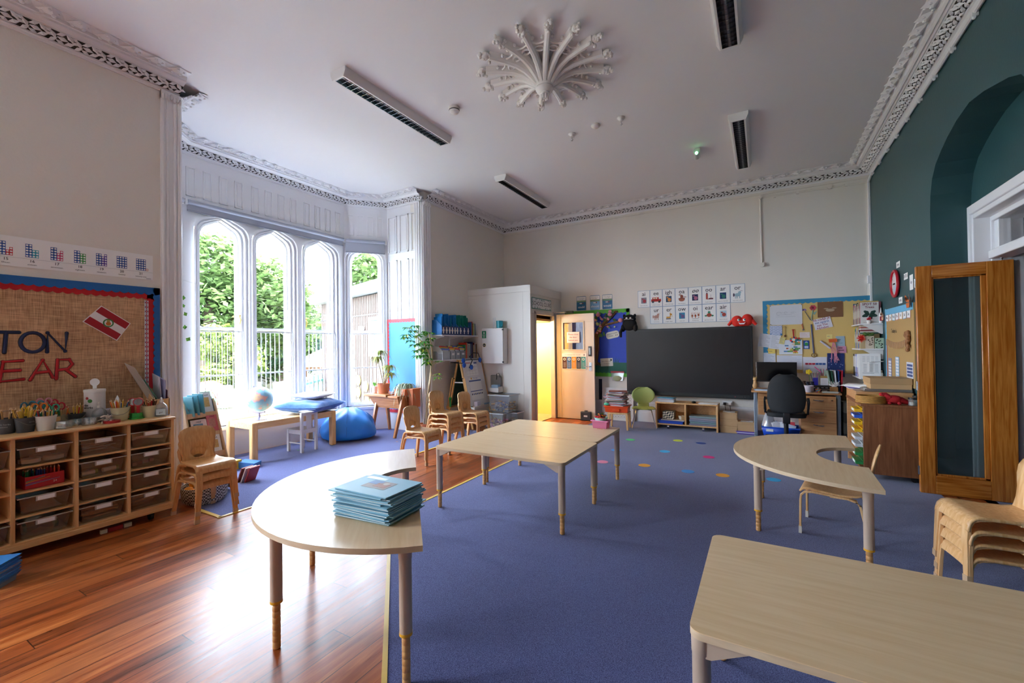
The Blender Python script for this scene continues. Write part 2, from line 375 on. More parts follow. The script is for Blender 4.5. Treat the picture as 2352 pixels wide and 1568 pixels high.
# ---- rear wall and, behind the camera, an unseen tall window added for fill light
m = MB(); m.box((XL-.3, YR-.25, 0), (XR+.35, YR, ZC)); struct('wall_rear', m, CREAM, smooth=0)
m = MB(); m.box((-2.0, YR, .9), (-.6, YR+.02, 2.6)); struct('trim_11', m, mat('#a8242c', .6), smooth=0)  # unseen red board added for its red reflection in the screen
m = MB()
for y0, y1 in SW:
    for y in (y0, (y0+y1)/2-.03, y1-.06): m.box((XL-.16, y, .5), (XL-.08, y+.06, 3.3))
    for z in (.5, 1.8, 3.24): m.box((XL-.16, y0, z), (XL-.08, y1, z+.06))
    portal((XL-.32, (y0+y1)/2, 1.9), (0, -PI/2, 0), 2.8, y1-y0)
q = struct('window_6', m, WHITE, smooth=0); m = MB()
for y0, y1 in SW: m.box((XL-.125, y0, .5), (XL-.12, y1, 3.3))
struct('pane', m, GLASS, q)
# ---- the bay
def facet(name, p0, p1, wins, pan, first):
    """one side of the bay: wall with arched openings; wins = centres along it; pan = list of moulded panels (u0,u1,z0,z1)"""
    d = (p1-p0); Lg = d.length; u = Vector((d.x/Lg, d.y/Lg, 0)); n = Vector((u.y, -u.x, 0))    # n points into the room
    W = Matrix(((u.x, n.x, 0, p0.x), (u.y, n.y, 0, p0.y), (u.z, n.z, 1, 0), (0, 0, 0, 1)))
    HW, Z0 = .335, .40
    def arch(c, hw, za, zb):
        zs = za-.27
        pts = [(c-hw, zb), (c-hw, zs)]
        for a, b in ((.985, .055), (.945, .10), (.87, .14), (.76, .17), (.52, .205), (.25, .24), (0, .27)): pts.append((c-hw*a, zs+b))
        return pts+[(2*c-x, z) for x, z in pts[:-1]][::-1]
    m = MB(); m.M = W; T = -.26; e = .12
    m.box((-e, T, 0), (Lg+e, 0, Z0)); m.box((-e*.2, 0, 0), (Lg+e*.2, .012, Z0-.06)); m.box((-e*.3, T, Z0-.04), (Lg+e*.3, .05, Z0))
    xs = [-e]+[q for c in wins for q in (c-HW, c+HW)]+[Lg+e]
    for i in range(0, len(xs), 2): m.box((xs[i], T, Z0), (xs[i+1], 0, ZC))
    for c in wins:
        a = arch(c, HW, 3.15, Z0)
        for (x0, z0), (x1, z1) in zip(a[1:-2], a[2:-1]): m.ext([(x0, 0, z0), (x1, 0, z1), (x1, 0, ZC), (x0, 0, ZC)], (0, T, 0))
    for u0, u1, z0, z1 in pan:
        b = .012
        for q0, q1 in (((u0, z0), (u0+b, z1)), ((u1-b, z0), (u1, z1)), ((u0, z0), (u1, z0+b)), ((u0, z1-b), (u1, z1))):
            m.box((q0[0], 0, q0[1]), (q1[0], .012, q1[1]))
        m.box((u0+.03, 0, z0+.03), (u1-.03, .004, z1-.03))
    struct(name, m, WHITE, smooth=30)
    for k, c in enumerate(wins):
        m = MB(); m.M = W
        # stepped gothic reveal mouldings and the sash frame
        def ring(hw, za, zb, y): return [(x, y, z) for x, z in arch(c, hw, za, zb)]
        prof = [(.345, 3.162, .03), (.325, 3.14, .03), (.325, 3.14, -.02), (.30, 3.125, -.03), (.30, 3.125, .0), (.285, 3.115, .0), (.285, 3.115, -.06),
                (.262, 3.105, -.07), (.262, 3.105, -.045), (.25, 3.10, -.045), (.25, 3.10, -.11), (.222, 3.085, -.11), (.222, 3.085, -.16)]
        m.loft([ring(h, z, Z0, y) for h, z, y in prof], close=False, caps=False)
        # transom, meeting rail, sill of the sash
        m.box((c-.26, -.15, 1.66), (c+.26, -.08, 1.70)); m.box((c-.26, -.16, Z0-.005), (c+.26, -.06, Z0+.06))
        wn = struct('window_%d' % (first+k), m, WHITE, smooth=25)
        m = MB(); m.M = W; m.ext([(x, -.135, z) for x, z in arch(c, .23, 3.09, Z0+.02)], (0, -.004, 0)); struct('pane', m, GLASS, wn, smooth=0)
        m = MB(); m.M = W; yg = -.03
        for z in (1.64, 1.06, .47): m.box((c-.27, yg-.006, z-.008), (c+.27, yg+.006, z+.008))
        for i in range(9): x = c-.268+i*.067; m.tube([(x, yg, .41), (x, yg, 1.64)], .0055, 6)
        struct('guard_rail', m, WHITE, wn)
        if k in (0, 2) and len(wins) > 1:
            s = 1 if k == 0 else -1
            m = MB(); m.M = W; m.tube([(c+s*.235, -.05, 1.74), (c+s*.236, -.03, 1.80), (c+s*.235, -.06, 1.86)], .008, 6); m.sph((c+s*.235, -.05, 1.86), .014, 8, 6)
            struct('latch', m, mat('#c9a25a', .3, 1), wn)
    return W
pw = .105
facet_len = 2.40
pl = []
for g in range(3):
    for i in range(4): pl.append((.07+g*.79+i*.19, .07+g*.79+i*.19+pw, 3.30, 3.66))
facet('wall_bay', A_, B_, [.49, 1.20, 1.95], pl, 1)
sl = (C_-B_).length
facet('wall_bay_far', B_, C_, [.34], [(.05+i*.16, .05+i*.16+.1, 3.32, 3.66) for i in range(4)], 4)
facet('wall_bay_near', D_, A_, [sl-.34], [(.05+i*.16, .05+i*.16+.1, 3.32, 3.66) for i in range(4)], 5)
# panelled side cheeks of the bay
for nm, y, s in (('wall_bay_cheek_far', BY1, 1), ('wall_bay_cheek_near', BY0, -1)):
    m = MB(); m.box((-5.9, y, 0), (XL-.3, y+s*.2, ZC)); m.box((-5.66, y-s*.02, 0), (XL, y, .27))
    for k in range(3):
        x0 = -5.62+k*.265
        for z0, z1 in ((3.02, 3.66), (.34, 2.90)):
            b = .018
            for q in (((x0, z0), (x0+b, z1)), ((x0+.2-b, z0), (x0+.2, z1)), ((x0, z0), (x0+.2, z0+b)), ((x0, z1-b), (x0+.2, z1))):
                m.box((q[0][0], y-s*.016, q[0][1]), (q[1][0], y, q[1][1]))
            m.box((x0+.045, y-s*.007, z0+.045), (x0+.155, y, z1-.045))
    struct(nm, m, WHITE, smooth=30)
# clustered columns at the bay opening
for k, (y0, y1) in enumerate(((1.845, 2.005), (5.405, 5.605))):
    m = MB(); w_ = y1-y0
    m.box((XL-.05, y0, 0), (XL+.02, y1, 3.82)); m.box((XL, y0, 0), (XL+.035, y1, .25)); m.box((XL, y0, 3.74), (XL+.03, y1, 3.82))
    for f, r in ((.10, .014), (.32, .012), (.68, .012), (.90, .016)): m.tube([(XL+.02, y0+w_*f, 0), (XL+.02, y0+w_*f, 3.75)], r, 10)
    ye = y1 if k == 0 else y0; s = 1 if k == 0 else -1
    for dx, r in ((-.005, .016), (-.05, .014), (-.095, .018), (-.14, .012)): m.tube([(XL+dx, ye, 0), (XL+dx, ye, 3.78)], r, 10)
    m.box((XL-.16, ye-s*.02, 0), (XL, ye, 3.8))
    # leafy capital
    for i in range(7):
        y = y0+w_*(i+.5)/7; m.sph((XL+.035, y, 3.755+.02*(i % 2)), (.02, .013, .03), 6, 5)
    struct('trim_%d' % (k+1), m, WHITE, smooth=35)
# ---- cornice round the room and bay
def cornice(path, name, flip=1):
    """swept along path (list of 2-D points, room on the left of travel)"""
    P = [Vector(p) for p in path]; n = len(P)
    prof = [(0, 3.805), (.012, 3.805), (.016, 3.822), (.03, 3.828), (.03, 3.838), (.115, 3.895), (.125, 3.893), (.138, 3.905), (.15, 3.898), (.165, 3.91), (.168, 3.925), (.178, 3.93), (.18, 3.955), (.255, 3.962), (.262, ZC)]
    nor = []
    for i in range(n-1): d = (P[i+1]-P[i]).normalized(); nor.append(Vector((-d.y, d.x)))
    off = []
    for i in range(n):
        a = nor[max(i-1, 0)]; b = nor[min(i, n-2)]; q = (a+b); q = q/(1+a.dot(b)) if (1+a.dot(b)) > .05 else a; off.append(q)
    m = MB(); rings = [[(P[i].x+off[i].x*d, P[i].y+off[i].y*d, z) for d, z in prof] for i in range(n)]
    m.m = 0; m.loft(rings, close=False, caps=False)
    # dark strip painted for the shade in the gaps behind the carved foliage
    for i in range(n-1):
        d = P[i+1]-P[i]; L = d.length; u = d/L; N_ = nor[i]
        o0 = off[i]; o1 = off[i+1]
        def pt(t, dd, z):
            s0 = o0*dd; s1 = o1*dd; a = P[i]+s0; b = P[i+1]+s1; q = a.lerp(b, t); return Vector((q.x, q.y, z))
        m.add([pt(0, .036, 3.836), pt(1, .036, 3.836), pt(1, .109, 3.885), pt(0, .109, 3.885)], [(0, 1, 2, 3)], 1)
        k = max(1, round(L/.15)); e1 = Vector((N_.x*.83, N_.y*.83, .56)); un = Vector((u.x, u.y, 0)); out = Vector((N_.x*.56, N_.y*.56, -.83))
        for j in range(k):
            c0 = pt((j+.5)/k, .072, 3.862); w_ = L/k
            def lf(c, ax, ay, l, wd, h):
                q = [c-ax*l, c+ay*wd, c+ax*l, c-ay*wd, c+out*h]
                m.add(q, [(0, 3, 4), (3, 2, 4), (2, 1, 4), (1, 0, 4)], 0)
            for sx, sy, ang, l, wd in ((-.30, .30, .7, .042, .019), (.05, .36, -.5, .036, .017), (.33, .12, .9, .040, .018), (-.05, -.02, .15, .04, .02), (-.34, -.28, -.6, .04, .019), (.02, -.38, .35, .034, .015), (.30, -.34, -.8, .036, .017), (.5, .36, .4, .03, .015), (-.52, .02, .2, .03, .014)):
                ca, sa = math.cos(ang), math.sin(ang); ax = un*ca+e1*sa; ay = e1*ca-un*sa
                lf(c0+un*(sx*w_)+e1*(sy*.085), ax, ay, l, wd, .02)
        # zig-zag leaf crest on the ceiling
        k = max(1, round(L/.165))
        for j in range(k):
            w_ = L/k
            b0 = pt(j/k, .18, 3.956); b1 = pt((j+1)/k, .18, 3.956); tip = pt((j+.62)/k, .285, 3.955); mid = pt((j+.45)/k, .225, 3.925); mid2 = pt((j+.8)/k, .20, 3.935)
            m.add([b0, b1, tip, mid, mid2, pt((j+.2)/k, .25, 3.965)], [(0, 3, 5), (5, 3, 2), (2, 3, 4), (2, 4, 1), (3, 0, 4), (4, 0, 1)], 0)
            for q, rr in ((mid, .016), (pt((j+.62)/k, .255, 3.945), .013), (mid2, .014), (pt((j+.32)/k, .235, 3.945), .012)): m.sph(q, (rr, rr, rr*.8), 6, 4)
    struct(name, m, [WHITE, GAP_SHADE], smooth=30)
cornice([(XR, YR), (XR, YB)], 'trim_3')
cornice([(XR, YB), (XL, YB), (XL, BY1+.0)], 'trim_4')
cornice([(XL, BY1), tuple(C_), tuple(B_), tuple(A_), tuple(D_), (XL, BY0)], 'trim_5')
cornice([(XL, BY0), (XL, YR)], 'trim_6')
# plain band under the cornice on the back wall, skirtings
m = MB(); m.box((XL, YB-.012, 3.765), (XR, YB, 3.805)); struct('trim_7', m, CREAM, smooth=0)
m = MB(); m.box((-3.49, YB-.02, 0), (XR, YB, .36)); m.box((-3.49, YB-.035, .30), (XR, YB, .33)); m.box((-3.49, YB-.03, 0), (XR, YB, .17)); struct('baseboard_back', m, WHITE, bevel=.004)
m = MB(); m.box((XL, BY1+.14, 0), (XL+.02, 6.68, .25)); struct('baseboard_left', m, WHITE, smooth=0)
m = MB(); m.box((XR-.02, 5.48, 0), (XR, YB, .25)); m.box((XR-.02, YR, 0), (XR, 3.62, .25)); struct('baseboard_right', m, TEAL, smooth=0)
# ---- the boxed-in lobby with its door
BX, BYF, BZ = -3.49, 6.68, 2.447
m = MB(); LOB = mat('#e4ded5', .45, var=.02, scale=2)
m.box((XL, BYF, 0), (BX, BYF+.06, BZ)); m.box((BX-.06, BYF+.06, 0), (BX, 6.87, BZ)); m.box((BX-.06, 7.66, 0), (BX, YB, BZ)); m.box((BX-.06, 6.87, 1.98), (BX, 7.66, BZ)); m.box((XL, BYF, BZ-.02), (BX, YB, BZ+.01))
m.box((XL, BYF-.012, BZ-.10), (BX+.012, BYF, BZ+.015)); m.box((BX, BYF-.012, BZ-.14), (BX+.014, YB, BZ+.015)); m.box((BX-.05, BYF-.008, 0), (BX+.008, BYF+.05, BZ-.1)); m.box((XL+1.17, BYF-.004, 0), (XL+1.175, BYF, BZ-.1))
struct('wall_lobby', m, LOB, bevel=.003)
YEL = mat('#f0d68a', .6, var=.02)
m = MB(); m.box((XL, BYF+.06, 0), (XL+.03, YB, 2.4)); m.box((XL, BYF+.06, .0), (BX-.06, BYF+.08, 2.4)); m.box((XL, YB-.02, 0), (BX-.06, YB, 2.4))
struct('wall_lobby_lining', m, YEL, smooth=0)
m = MB(); m.box((XL, BYF+.08, 1.86), (BX-.06, YB, 1.9)); struct('ceiling_lobby', m, mat('#b98a4a', .6), smooth=0)  # darker orange puts the shade at the lobby header into the colour
m = MB(); m.box((XL+.03, BYF+.08, 0), (BX-.06, YB-.02, .012)); struct('floor_lobby', m, wood('#a89a72', '#c2b48c', .4, (3, 3, 3), 3, 'lobby_tiles'), smooth=0)
l = bpy.data.lights.new('lobby_lamp', 'POINT'); l.energy = 5; l.color = (1, .95, .85); l.shadow_soft_size = .08
o = bpy.data.objects.new('lobby_lamp', l); COL.objects.link(o); o.location = (-4.1, 7.4, 1.7)
m = MB(); m.tube([(XL+.1, 7.5, .42), (-4.3, 7.86, .03)], .02, 8); m.tube([(XL+.1, 7.5, .42), (XL+.1, 7.5, 0)], .015, 6)
tag(m.build('handrail', mat('#2a2a2c', .4)), 'dark sloping handrail inside the yellow lobby', 'handrail')
# door casing and leaf
m = MB(); GREYT = mat('#cfc9c0', .4)
for y0, y1 in ((6.84, 6.89), (7.64, 7.69)): m.box((BX-.07, y0, 0), (BX+.018, y1, 2.0))
m.box((BX-.07, 6.84, 1.96), (BX+.018, 7.69, 2.02)); m.box((BX-.02, 6.70, 0), (BX+.003, 6.84, 1.98))
d2 = struct('door_2', m, GREYT, bevel=.004)
DY = 7.70; DX0, DX1 = -3.455, -2.70; dm = mat('#ddd2c6', .35, var=.03, scale=2, bump=.04)
m = MB(); wx0, wx1, wz0, wz1 = -3.31, -2.91, 1.32, 1.83
m.box((DX0, DY, .012), (DX1, DY+.045, wz0)); m.box((DX0, DY, wz1), (DX1, DY+.045, 1.99)); m.box((DX0, DY, wz0), (wx0, DY+.045, wz1)); m.box((wx1, DY, wz0), (DX1, DY+.045, wz1))
for q in ((wx0-.02, wz0-.02, wx1+.02, wz0), (wx0-.02, wz1, wx1+.02, wz1+.02), (wx0-.02, wz0, wx0, wz1), (wx1, wz0, wx1+.02, wz1)): m.box((q[0], DY-.008, q[1]), (q[2], DY, q[3]))
m.box((DX0, DY-.004, .0125), (DX0+.09, DY, 1.985))
for k in range(9): m.disc((DX0+.10, DY, .2+k*.2), UX, -UZ, .005, -.003, 6)
leaf = struct('door_leaf', m, dm, d2, bevel=.003)
m = MB(); m.box((wx0, DY+.02, wz0), (wx1, DY+.025, wz1)); struct('pane', m, clear('door_glass', refl=.15), d2)
m = MB(); m.box((-2.812, DY-.012, 1.19), (-2.752, DY, 1.375), 0); m.box((-2.80, DY-.016, 1.22), (-2.765, DY-.011, 1.345), 1); struct('lock', m, [BLACKP, mat('#8c9092', .3, .8)], d2, bevel=.006)
m = MB(); m.box((-2.80, DY-.006, .92), (-2.755, DY, 1.075)); m.tube([(-2.778, DY, 1.0), (-2.778, DY-.045, 1.0), (-2.88, DY-.045, .995)], .009, 8); m.disc((-2.778, DY-.006, .955), UX, UZ, .007, .003, 8)
struct('door_handle', m, CHROME, d2)
m = MB(); m.box((-3.42, DY-.03, 2.01), (-3.18, DY+.01, 2.045), 0); m.tube([(-3.18, DY-.01, 2.03), (-3.55, DY-.12, 2.035), (-3.60, 7.5, 2.035)], .008, 6, 0); m.box((-3.26, DY-.032, 2.005), (-3.10, DY+.01, 2.05), 1)
struct('door_closer', m, [CHROME, mat('#3a4a40', .5)], d2)
# conduits on the walls
m = MB(); y = YB-.015
m.tube([(1.36, y, 3.70), (.0, y, 3.72), (0, y, 3.72), (0.0, y, 3.66), (.008, y, 2.66)], .012, 8)
for x in (1.10, .92, .5, .2): m.cbox((x, y, 3.705), (.03, .03, .035))
m.disc((.008, YB-.03, 2.64), UX, -UZ, .035, -.03, 14); m.disc((.9, YB-.03, 3.706), UX, UZ, .03, .03, 12); m.disc((0, YB-.03, 3.72), UX, UZ, .03, .03, 12)
struct('trim_8', m, CREAM)
m = MB(); x = XR-.02
m.tube([(x, YB-.03, 3.70), (x, YB-.25, 3.755), (x, YR+.1, 3.755)], .018, 8)
for k in range(24): m.cbox((x, YB-.3-k*.42, 3.735), (.035, .02, .035)); m.sph((x-.005, YB-.3-k*.42, 3.712), .014, 6, 5)
struct('trim_9', m, WHITE)
m = MB(); m.box((XR-.03, YB-.03, 1.9), (XR, YB, 3.74)); m.box((XR-.055, YB-.04, 2.235), (XR+.0, YB, 2.35)); struct('trim_10', m, WHITE, bevel=.004)
# ================================================================== CEILING FITTINGS AND BLINDS
LOUV = mat('#b9bcc2', .15, 1, var=.05)
def strip_light():
    t = thing('strip_light', '', 'light')
    L = 1.56; m = MB()
    pr = [(-.10, 0), (.10, 0), (.10, -.03), (.075, -.085), (.058, -.085), (.058, -.02), (-.058, -.02), (-.058, -.085), (-.075, -.085), (-.10, -.03)]
    m.loft([[(x, y, z) for x, z in pr] for y in (.012, L-.012)])
    m.build('body', mat('#e9e7e6', .35, var=.02), t)
    for y in (0, L-.012):
        m = MB(); m.ext([(x, y, z) for x, z in [(-.102, 0), (.102, 0), (.102, -.032), (.077, -.088), (-.077, -.088), (-.102, -.032)]], (0, .012, 0)); m.build('end_cap', mat('#efedec', .35, var=.02), t)
    m = MB(); n = 26
    for k in range(n+1): y = .02+(L-.04)*k/n; m.ext([(-.057, y, -.084), (.057, y, -.084), (.035, y, -.035), (-.035, y, -.035)], (0, .003, 0))
    for s in (-1, 1): m.add([(s*.057, .013, -.084), (s*.057, L-.013, -.084), (s*.03, L-.013, -.025), (s*.03, .013, -.025)], [(0, 1, 2, 3)])
    m.build('louvre', LOUV, t, smooth=0)
    m = MB(); m.tube([(0, .02, -.045), (0, L-.02, -.045)], .012, 10); m.build('tube', mat('#f4f4f2', .4), t)
    return t
t0 = strip_light()
for k, (x, y, lb) in enumerate(((-3.35, 2.65, 'long white strip light with mirrored louvre between bay and ceiling rose'), (-3.38, 5.55, 'white louvred strip light near the far left corner of the ceiling'),
                               (-.2, 2.52, 'white strip light cut off by the top edge of the photo'), (-.2, 5.45, 'short-looking white strip light near the far right cornice'))):
    q = t0 if k == 0 else dup(t0, lb); q['label'] = lb; q['group'] = 'strip lights on the ceiling'; q.location = (x, y, ZC)
# ceiling rose
t = thing('ceiling_rose', 'large white plaster ceiling rose of radiating ribs with leafy tips', 'ceiling rose', (-1.705, 3.61, ZC))
PL = mat('#ebe7e4', .6, var=.02)
m = MB(); m.lathe([(.02, -.29), (.035, -.285), (.03, -.27), (.05, -.255), (.045, -.24), (.075, -.225), (.085, -.205), (.075, -.19), (.095, -.175), (.09, -.12), (.06, 0)], n=20)
for k in range(8): a = k*PI/4; m.sph((.03*math.cos(a), .03*math.sin(a), -.275), (.014, .014, .03), 6, 5)
m.build('boss', PL, t)
for k in range(16):
    a = (k+.3)*PI/8; ca, sa = math.cos(a), math.sin(a)
    def q(r, z, s=0): return (r*ca-s*sa, r*sa+s*ca, z)
    path = [(.05, -.175), (.09, -.165), (.14, -.125), (.20, -.085), (.28, -.058), (.40, -.048), (.54, -.045)]
    m = MB()
    m.loft([[q(r, z-.016, -.010), q(r, z-.016, .010), q(r, z, .024), q(r, min(z+.05, 0) if r > .1 else z+.02, .028), q(r, min(z+.05, 0) if r > .1 else z+.02, -.028), q(r, z, -.024)] for r, z in path])
    m.build('rib', PL, t, smooth=35)
    m = MB(); random.seed(k)
    for i in range(13):
        u = random.random(); s = random.uniform(-1, 1)*.033*(1-.4*u); r = .52+.11*u
        m.sph(q(r, -.045+random.uniform(-.02, .015), s), (.017, .017, .017), 6, 5)
    m.sph(q(.575, -.035), (.04, .04, .03), 8, 6)
    m.build('leaf_tip', PL, t)
    # tracery loops between neighbouring ribs
    m = MB(); b = a+PI/8; mid = (a+b)/2
    for sgn, r0 in ((1, .31), (1, .40), (-1, .30)):
        pts = []
        for i in range(7):
            f = i/6; ang = a+(b-a)*f; r = r0+sgn*.035*math.sin(PI*f)*(-1)
            pts.append((r*math.cos(ang), r*math.sin(ang), -.03))
        m.tube(pts, .009, 5)
    for sg in (0, 1):
        ang = (a+.10) if sg == 0 else (b-.10); m.sph((.43*math.cos(ang), .43*math.sin(ang), -.025), .016, 6, 5)
    m.build('tracery', PL, t)
# detectors and the emergency light
PLW = mat('#eae7e4', .4, var=.02)
t = thing('smoke_detector', 'round white smoke detector with dark slots beside the long strip light', 'smoke detector', (-2.83, 3.72, ZC))
m = MB(); m.lathe([(.06, 0), (.062, -.025), (.056, -.03), (.056, -.045), (.045, -.05), (.04, -.065), (.02, -.075), (.002, -.076)], n=20); m.build('housing', PLW, t)
m = MB(); m.lathe([(.057, -.031), (.058, -.033), (.058, -.037), (.057, -.039)], n=20); m.build('slot', BLACKP, t)
for x, y, n_, lb in ((-1.97, 4.93, 'pull', 'small white ceiling hook nearest the smoke detector'), (-1.65, 4.87, 'dome', 'white domed ceiling sensor between two small hooks'), (-1.35, 4.87, 'pull', 'small white ceiling hook farthest from the smoke detector')):
    if n_ == 'dome':
        m = MB(); m.lathe([(.05, 0), (.055, -.012), (.045, -.03), (.025, -.042), (.002, -.045)], n=18); tag(m.build('ceiling_sensor', PLW), lb, 'sensor').location = (x, y, ZC)
    else:
        t = thing('ceiling_hook', lb, 'hook', (x, y, ZC), 0, 'hooks on the ceiling')
        m = MB(); m.lathe([(.045, 0), (.045, -.008), (.028, -.02), (.024, -.035), (.012, -.04)], n=16); m.build('rose_plate', PLW, t)
        m = MB(); m.tube([(0, 0, -.04), (0, 0, -.06), (.012, 0, -.075), (0, 0, -.088), (-.01, 0, -.078)], .004, 6); m.build('hook', CHROME, t)
t = thing('emergency_light', 'small white ceiling unit with a green lit end by the strip light', 'emergency light', (-.72, 6.2, ZC), .1)
m = MB(); m.box((-.045, -.05, -.035), (.045, .1, 0)); m.build('base', PLW, t, bevel=.008)
m = MB(); m.tube([(0, -.08, -.05), (0, .11, -.05)], .042, 14); m.build('diffuser', mat('#c9cbc6', .25), t)
gm = mat('#58d86a', .3); g2 = gm.copy(); g2.node_tree.nodes['Principled BSDF'].inputs['Emission Color'].default_value = (.2, 1, .35, 1); g2.node_tree.nodes['Principled BSDF'].inputs['Emission Strength'].default_value = .6
m = MB(); m.sph((0, -.075, -.075), .02, 8, 6); m.build('indicator', g2, t)
# roller blinds
BL = mat('#a9acb8', .7, var=.03); BL2 = mat('#8f949f', .45)
def blind(a, b, drop, lb):
    a = Vector(a); b = Vector(b); d = (b-a).normalized(); n = Vector((d.y, -d.x, 0))
    t = thing('roller_blind', lb, 'blind', (0, 0, 0), 0, 'grey roller blinds in the window bay')
    z = 3.215; m = MB(); p = a+n*.05; q = b+n*.05; m.tube([(p.x, p.y, z), (q.x, q.y, z)], .028, 12); m.build('roller', BL, t)
    m = MB(); p = a+n*.035; q = b+n*.035; m.ext([(p.x, p.y, z-drop), (q.x, q.y, z-drop), (q.x, q.y, z), (p.x, p.y, z)], n*.004); m.build('fabric', BL, t, smooth=0)
    m = MB(); p = a+n*.03; m.ext([(p.x, p.y, z-drop-.02), (q.x, q.y, z-drop-.02), (q.x, q.y, z-drop), (p.x, p.y, z-drop)], n*.012); m.build('bottom_bar', BL2, t, smooth=0)
    for e, s in ((a, 1), (b, -1)): m = MB(); p = e+d*s*-.01; m.cbox((p.x+n.x*.04, p.y+n.y*.04, z), (.03, .03, .07)); m.build('bracket', PLW, t)
dB = (C_-B_).normalized(); dA = (A_-D_).normalized()
blind((-6.1, 2.60, 0), (-6.1, 4.87, 0), .09, 'long grey roller blind across the three middle arched windows')
blind(tuple(B_+dB*.02)+(0,), tuple(C_-dB*.04)+(0,), .18, 'short grey roller blind over the right arched window')
blind(tuple(D_+dA*.04)+(0,), tuple(A_-dA*.02)+(0,), .44, 'short grey roller blind lowered over the left window')
# clothes line across the bay, ivy beside the pilaster
m = MB(); P0, P1 = Vector((XL-.0, 1.93, 2.10)), Vector((XL+.02, 5.45, 2.06)); pts = []
for i in range(25): f = i/24; p = P0.lerp(P1, f); pts.append((p.x-.0-.25*math.sin(PI*f), p.y, p.z-.22*math.sin(PI*f)))
m.tube(pts, .0022, 4); tag(m.build('string_line', mat('#e8e6e4', .6)), 'thin white string hung across the mouth of the window bay', 'string')
LEAF = mat('#5c9a2c', .5, var=.25, scale=30); LEAFD = mat('#3f7a2a', .5, var=.25, scale=30)
t = thing('ivy_strand', 'trailing ivy with few green leaves beside the left bay column', 'plant', (XL-.18, 2.06, 0))
m = MB(); m.tube([(0, 0, 1.96), (.01, .02, 1.8), (-.01, .01, 1.6), (.01, 0, 1.45), (0, .015, 1.33)], .002, 4); m.build('stem', LEAFD, t)
m = MB(); random.seed(3)
for y, z in ((.03, 1.92), (-.03, 1.85), (.03, 1.84), (.045, 1.76), (-.09, 1.70), (.04, 1.63), (-.05, 1.59), (-.055, 1.53), (.07, 1.51), (-.03, 1.40)):
    s = random.uniform(.018, .03); c = Vector((.03, y, z)); a = random.uniform(-.6, .6); ux = Vector((random.uniform(-.4, .4), math.cos(a), math.sin(a))); uz = Vector((.3, -math.sin(a), math.cos(a)))
    m.add([c-uz*s*1.2, c+ux*s-uz*s*.1, c+ux*s*.5+uz*s*.4, c+uz*s*1.1, c-ux*s*.5+uz*s*.4, c-ux*s-uz*s*.1, c+Vector((.006, 0, 0))], [(0, 1, 6), (1, 2, 6), (2, 3, 6), (3, 4, 6), (4, 5, 6), (5, 0, 6)])
m.build('foliage', LEAF, t, smooth=0)
# ================================================================== LEFT WALL: number line, display board
WN = UX                                                      # left wall faces +x; text runs toward +y, up is z
t = thing('number_line', 'white number line poster with coloured dot blocks 15 to 21', 'poster', (XL, 0, 0))
m = MB(); m.plate((.001, .50, 2.04), UY, UZ, 1.285, .222, .002); m.build('sheet', PAPER, t, smooth=0)
m = MB(); m.plate((.0035, .50, 2.105), UY, UZ, 1.285, .002, .0005); m.box((.003, 1.735, 2.047), (.0045, 1.77, 2.053)); m.build('rule_line', mat('#b9b9bd', .6), t, smooth=0)
BLU = '#2350a0'
cols = {15: ('#c9222e', 5), 16: ('#2aa0b8', 6), 17: ('#d6406e', 7), 18: ('#3a9a48', 8), 19: ('#5a3aa0', 9), 20: (BLU, 10), 21: (BLU, 10)}
names = {15: 'fifteen', 16: 'sixteen', 17: 'seventeen', 18: 'eighteen', 19: 'nineteen', 20: 'twenty', 21: 'twenty-one'}
tm = MB()
for k, n in enumerate((14, 15, 16, 17, 18, 19, 20, 21)):
    yc = .763+k*.1335; s = .0175
    if n == 14: continue
    cl, cnt = cols[n]
    m = MB(); y0 = yc-2*s; z0 = 2.118
    cells = [(i % 2, i//2, 0) for i in range(10)]+[(2+i % 2, i//2, 1) for i in range(cnt)]
    if cnt % 2: cells[-1] = (3, cnt//2, 1)
    if n == 21: cells.append((4, 0, 2))
    for a, b, c in cells:
        m.plate((.0032, y0+a*s, z0+b*s*1.15), UY, UZ, s, s*1.15, .0006, 2 if c == 2 else c)
        m.disc((.0038, y0+(a+.5)*s, z0+(b+.5)*s*1.15), UY, UZ, s*.38, .0004, 10, 3)
    m.build('dot_block', [mat(BLU, .6, var=0), mat(cl, .6, var=0), mat('#d8835a', .6, var=0), PAPER], t, smooth=0)
    tm.text(str(n), (.0035, yc, 2.081), UY, UZ, .028, 0, .01); tm.text(names[n], (.0035, yc, 2.058), UY, UZ, .017)
tm.build('lettering', INK, t, smooth=0)
# big hessian display board
SHORT = 'hessian display board with blue and red scalloped border and big cut-out letters'
t = thing('display_board', SHORT, 'display board', (XL+.002, 0, 0))
m = MB(); m.box((.0, .35, .84), (.012, 1.83, 1.97)); m.build('backing', BURLAP, t, smooth=0)
def scallop(m, p0, ux, uy, L, w0, amp, pit, t):
    """strip along ux whose far edge toward uy is scalloped"""
    n = max(1, int(L/pit)); st = 6; p0 = Vector(p0); ux = Vector(ux); uy = Vector(uy); nn = ux.cross(uy)
    top = [p0+ux*(L*i/(n*st))+uy*(w0+amp*abs(math.sin(PI*i/st))) for i in range(n*st+1)]
    bot = [p0+ux*(L*i/(n*st)) for i in range(n*st+1)]
    k = len(top); vs = bot+top+[q+nn*t for q in bot]+[q+nn*t for q in top]
    fs = []
    for i in range(k-1): fs += [(i, i+1, k+i+1, k+i), (2*k+i, 3*k+i, 3*k+i+1, 2*k+i+1), (k+i, k+i+1, 3*k+i+1, 3*k+i), (i, 2*k+i, 2*k+i+1, i+1)]
    m.add(vs, fs)
corr = mat('#1f66ab', .55, bump=.2, bscale=200); redb = mat('#c3161f', .55, bump=.1, bscale=100)
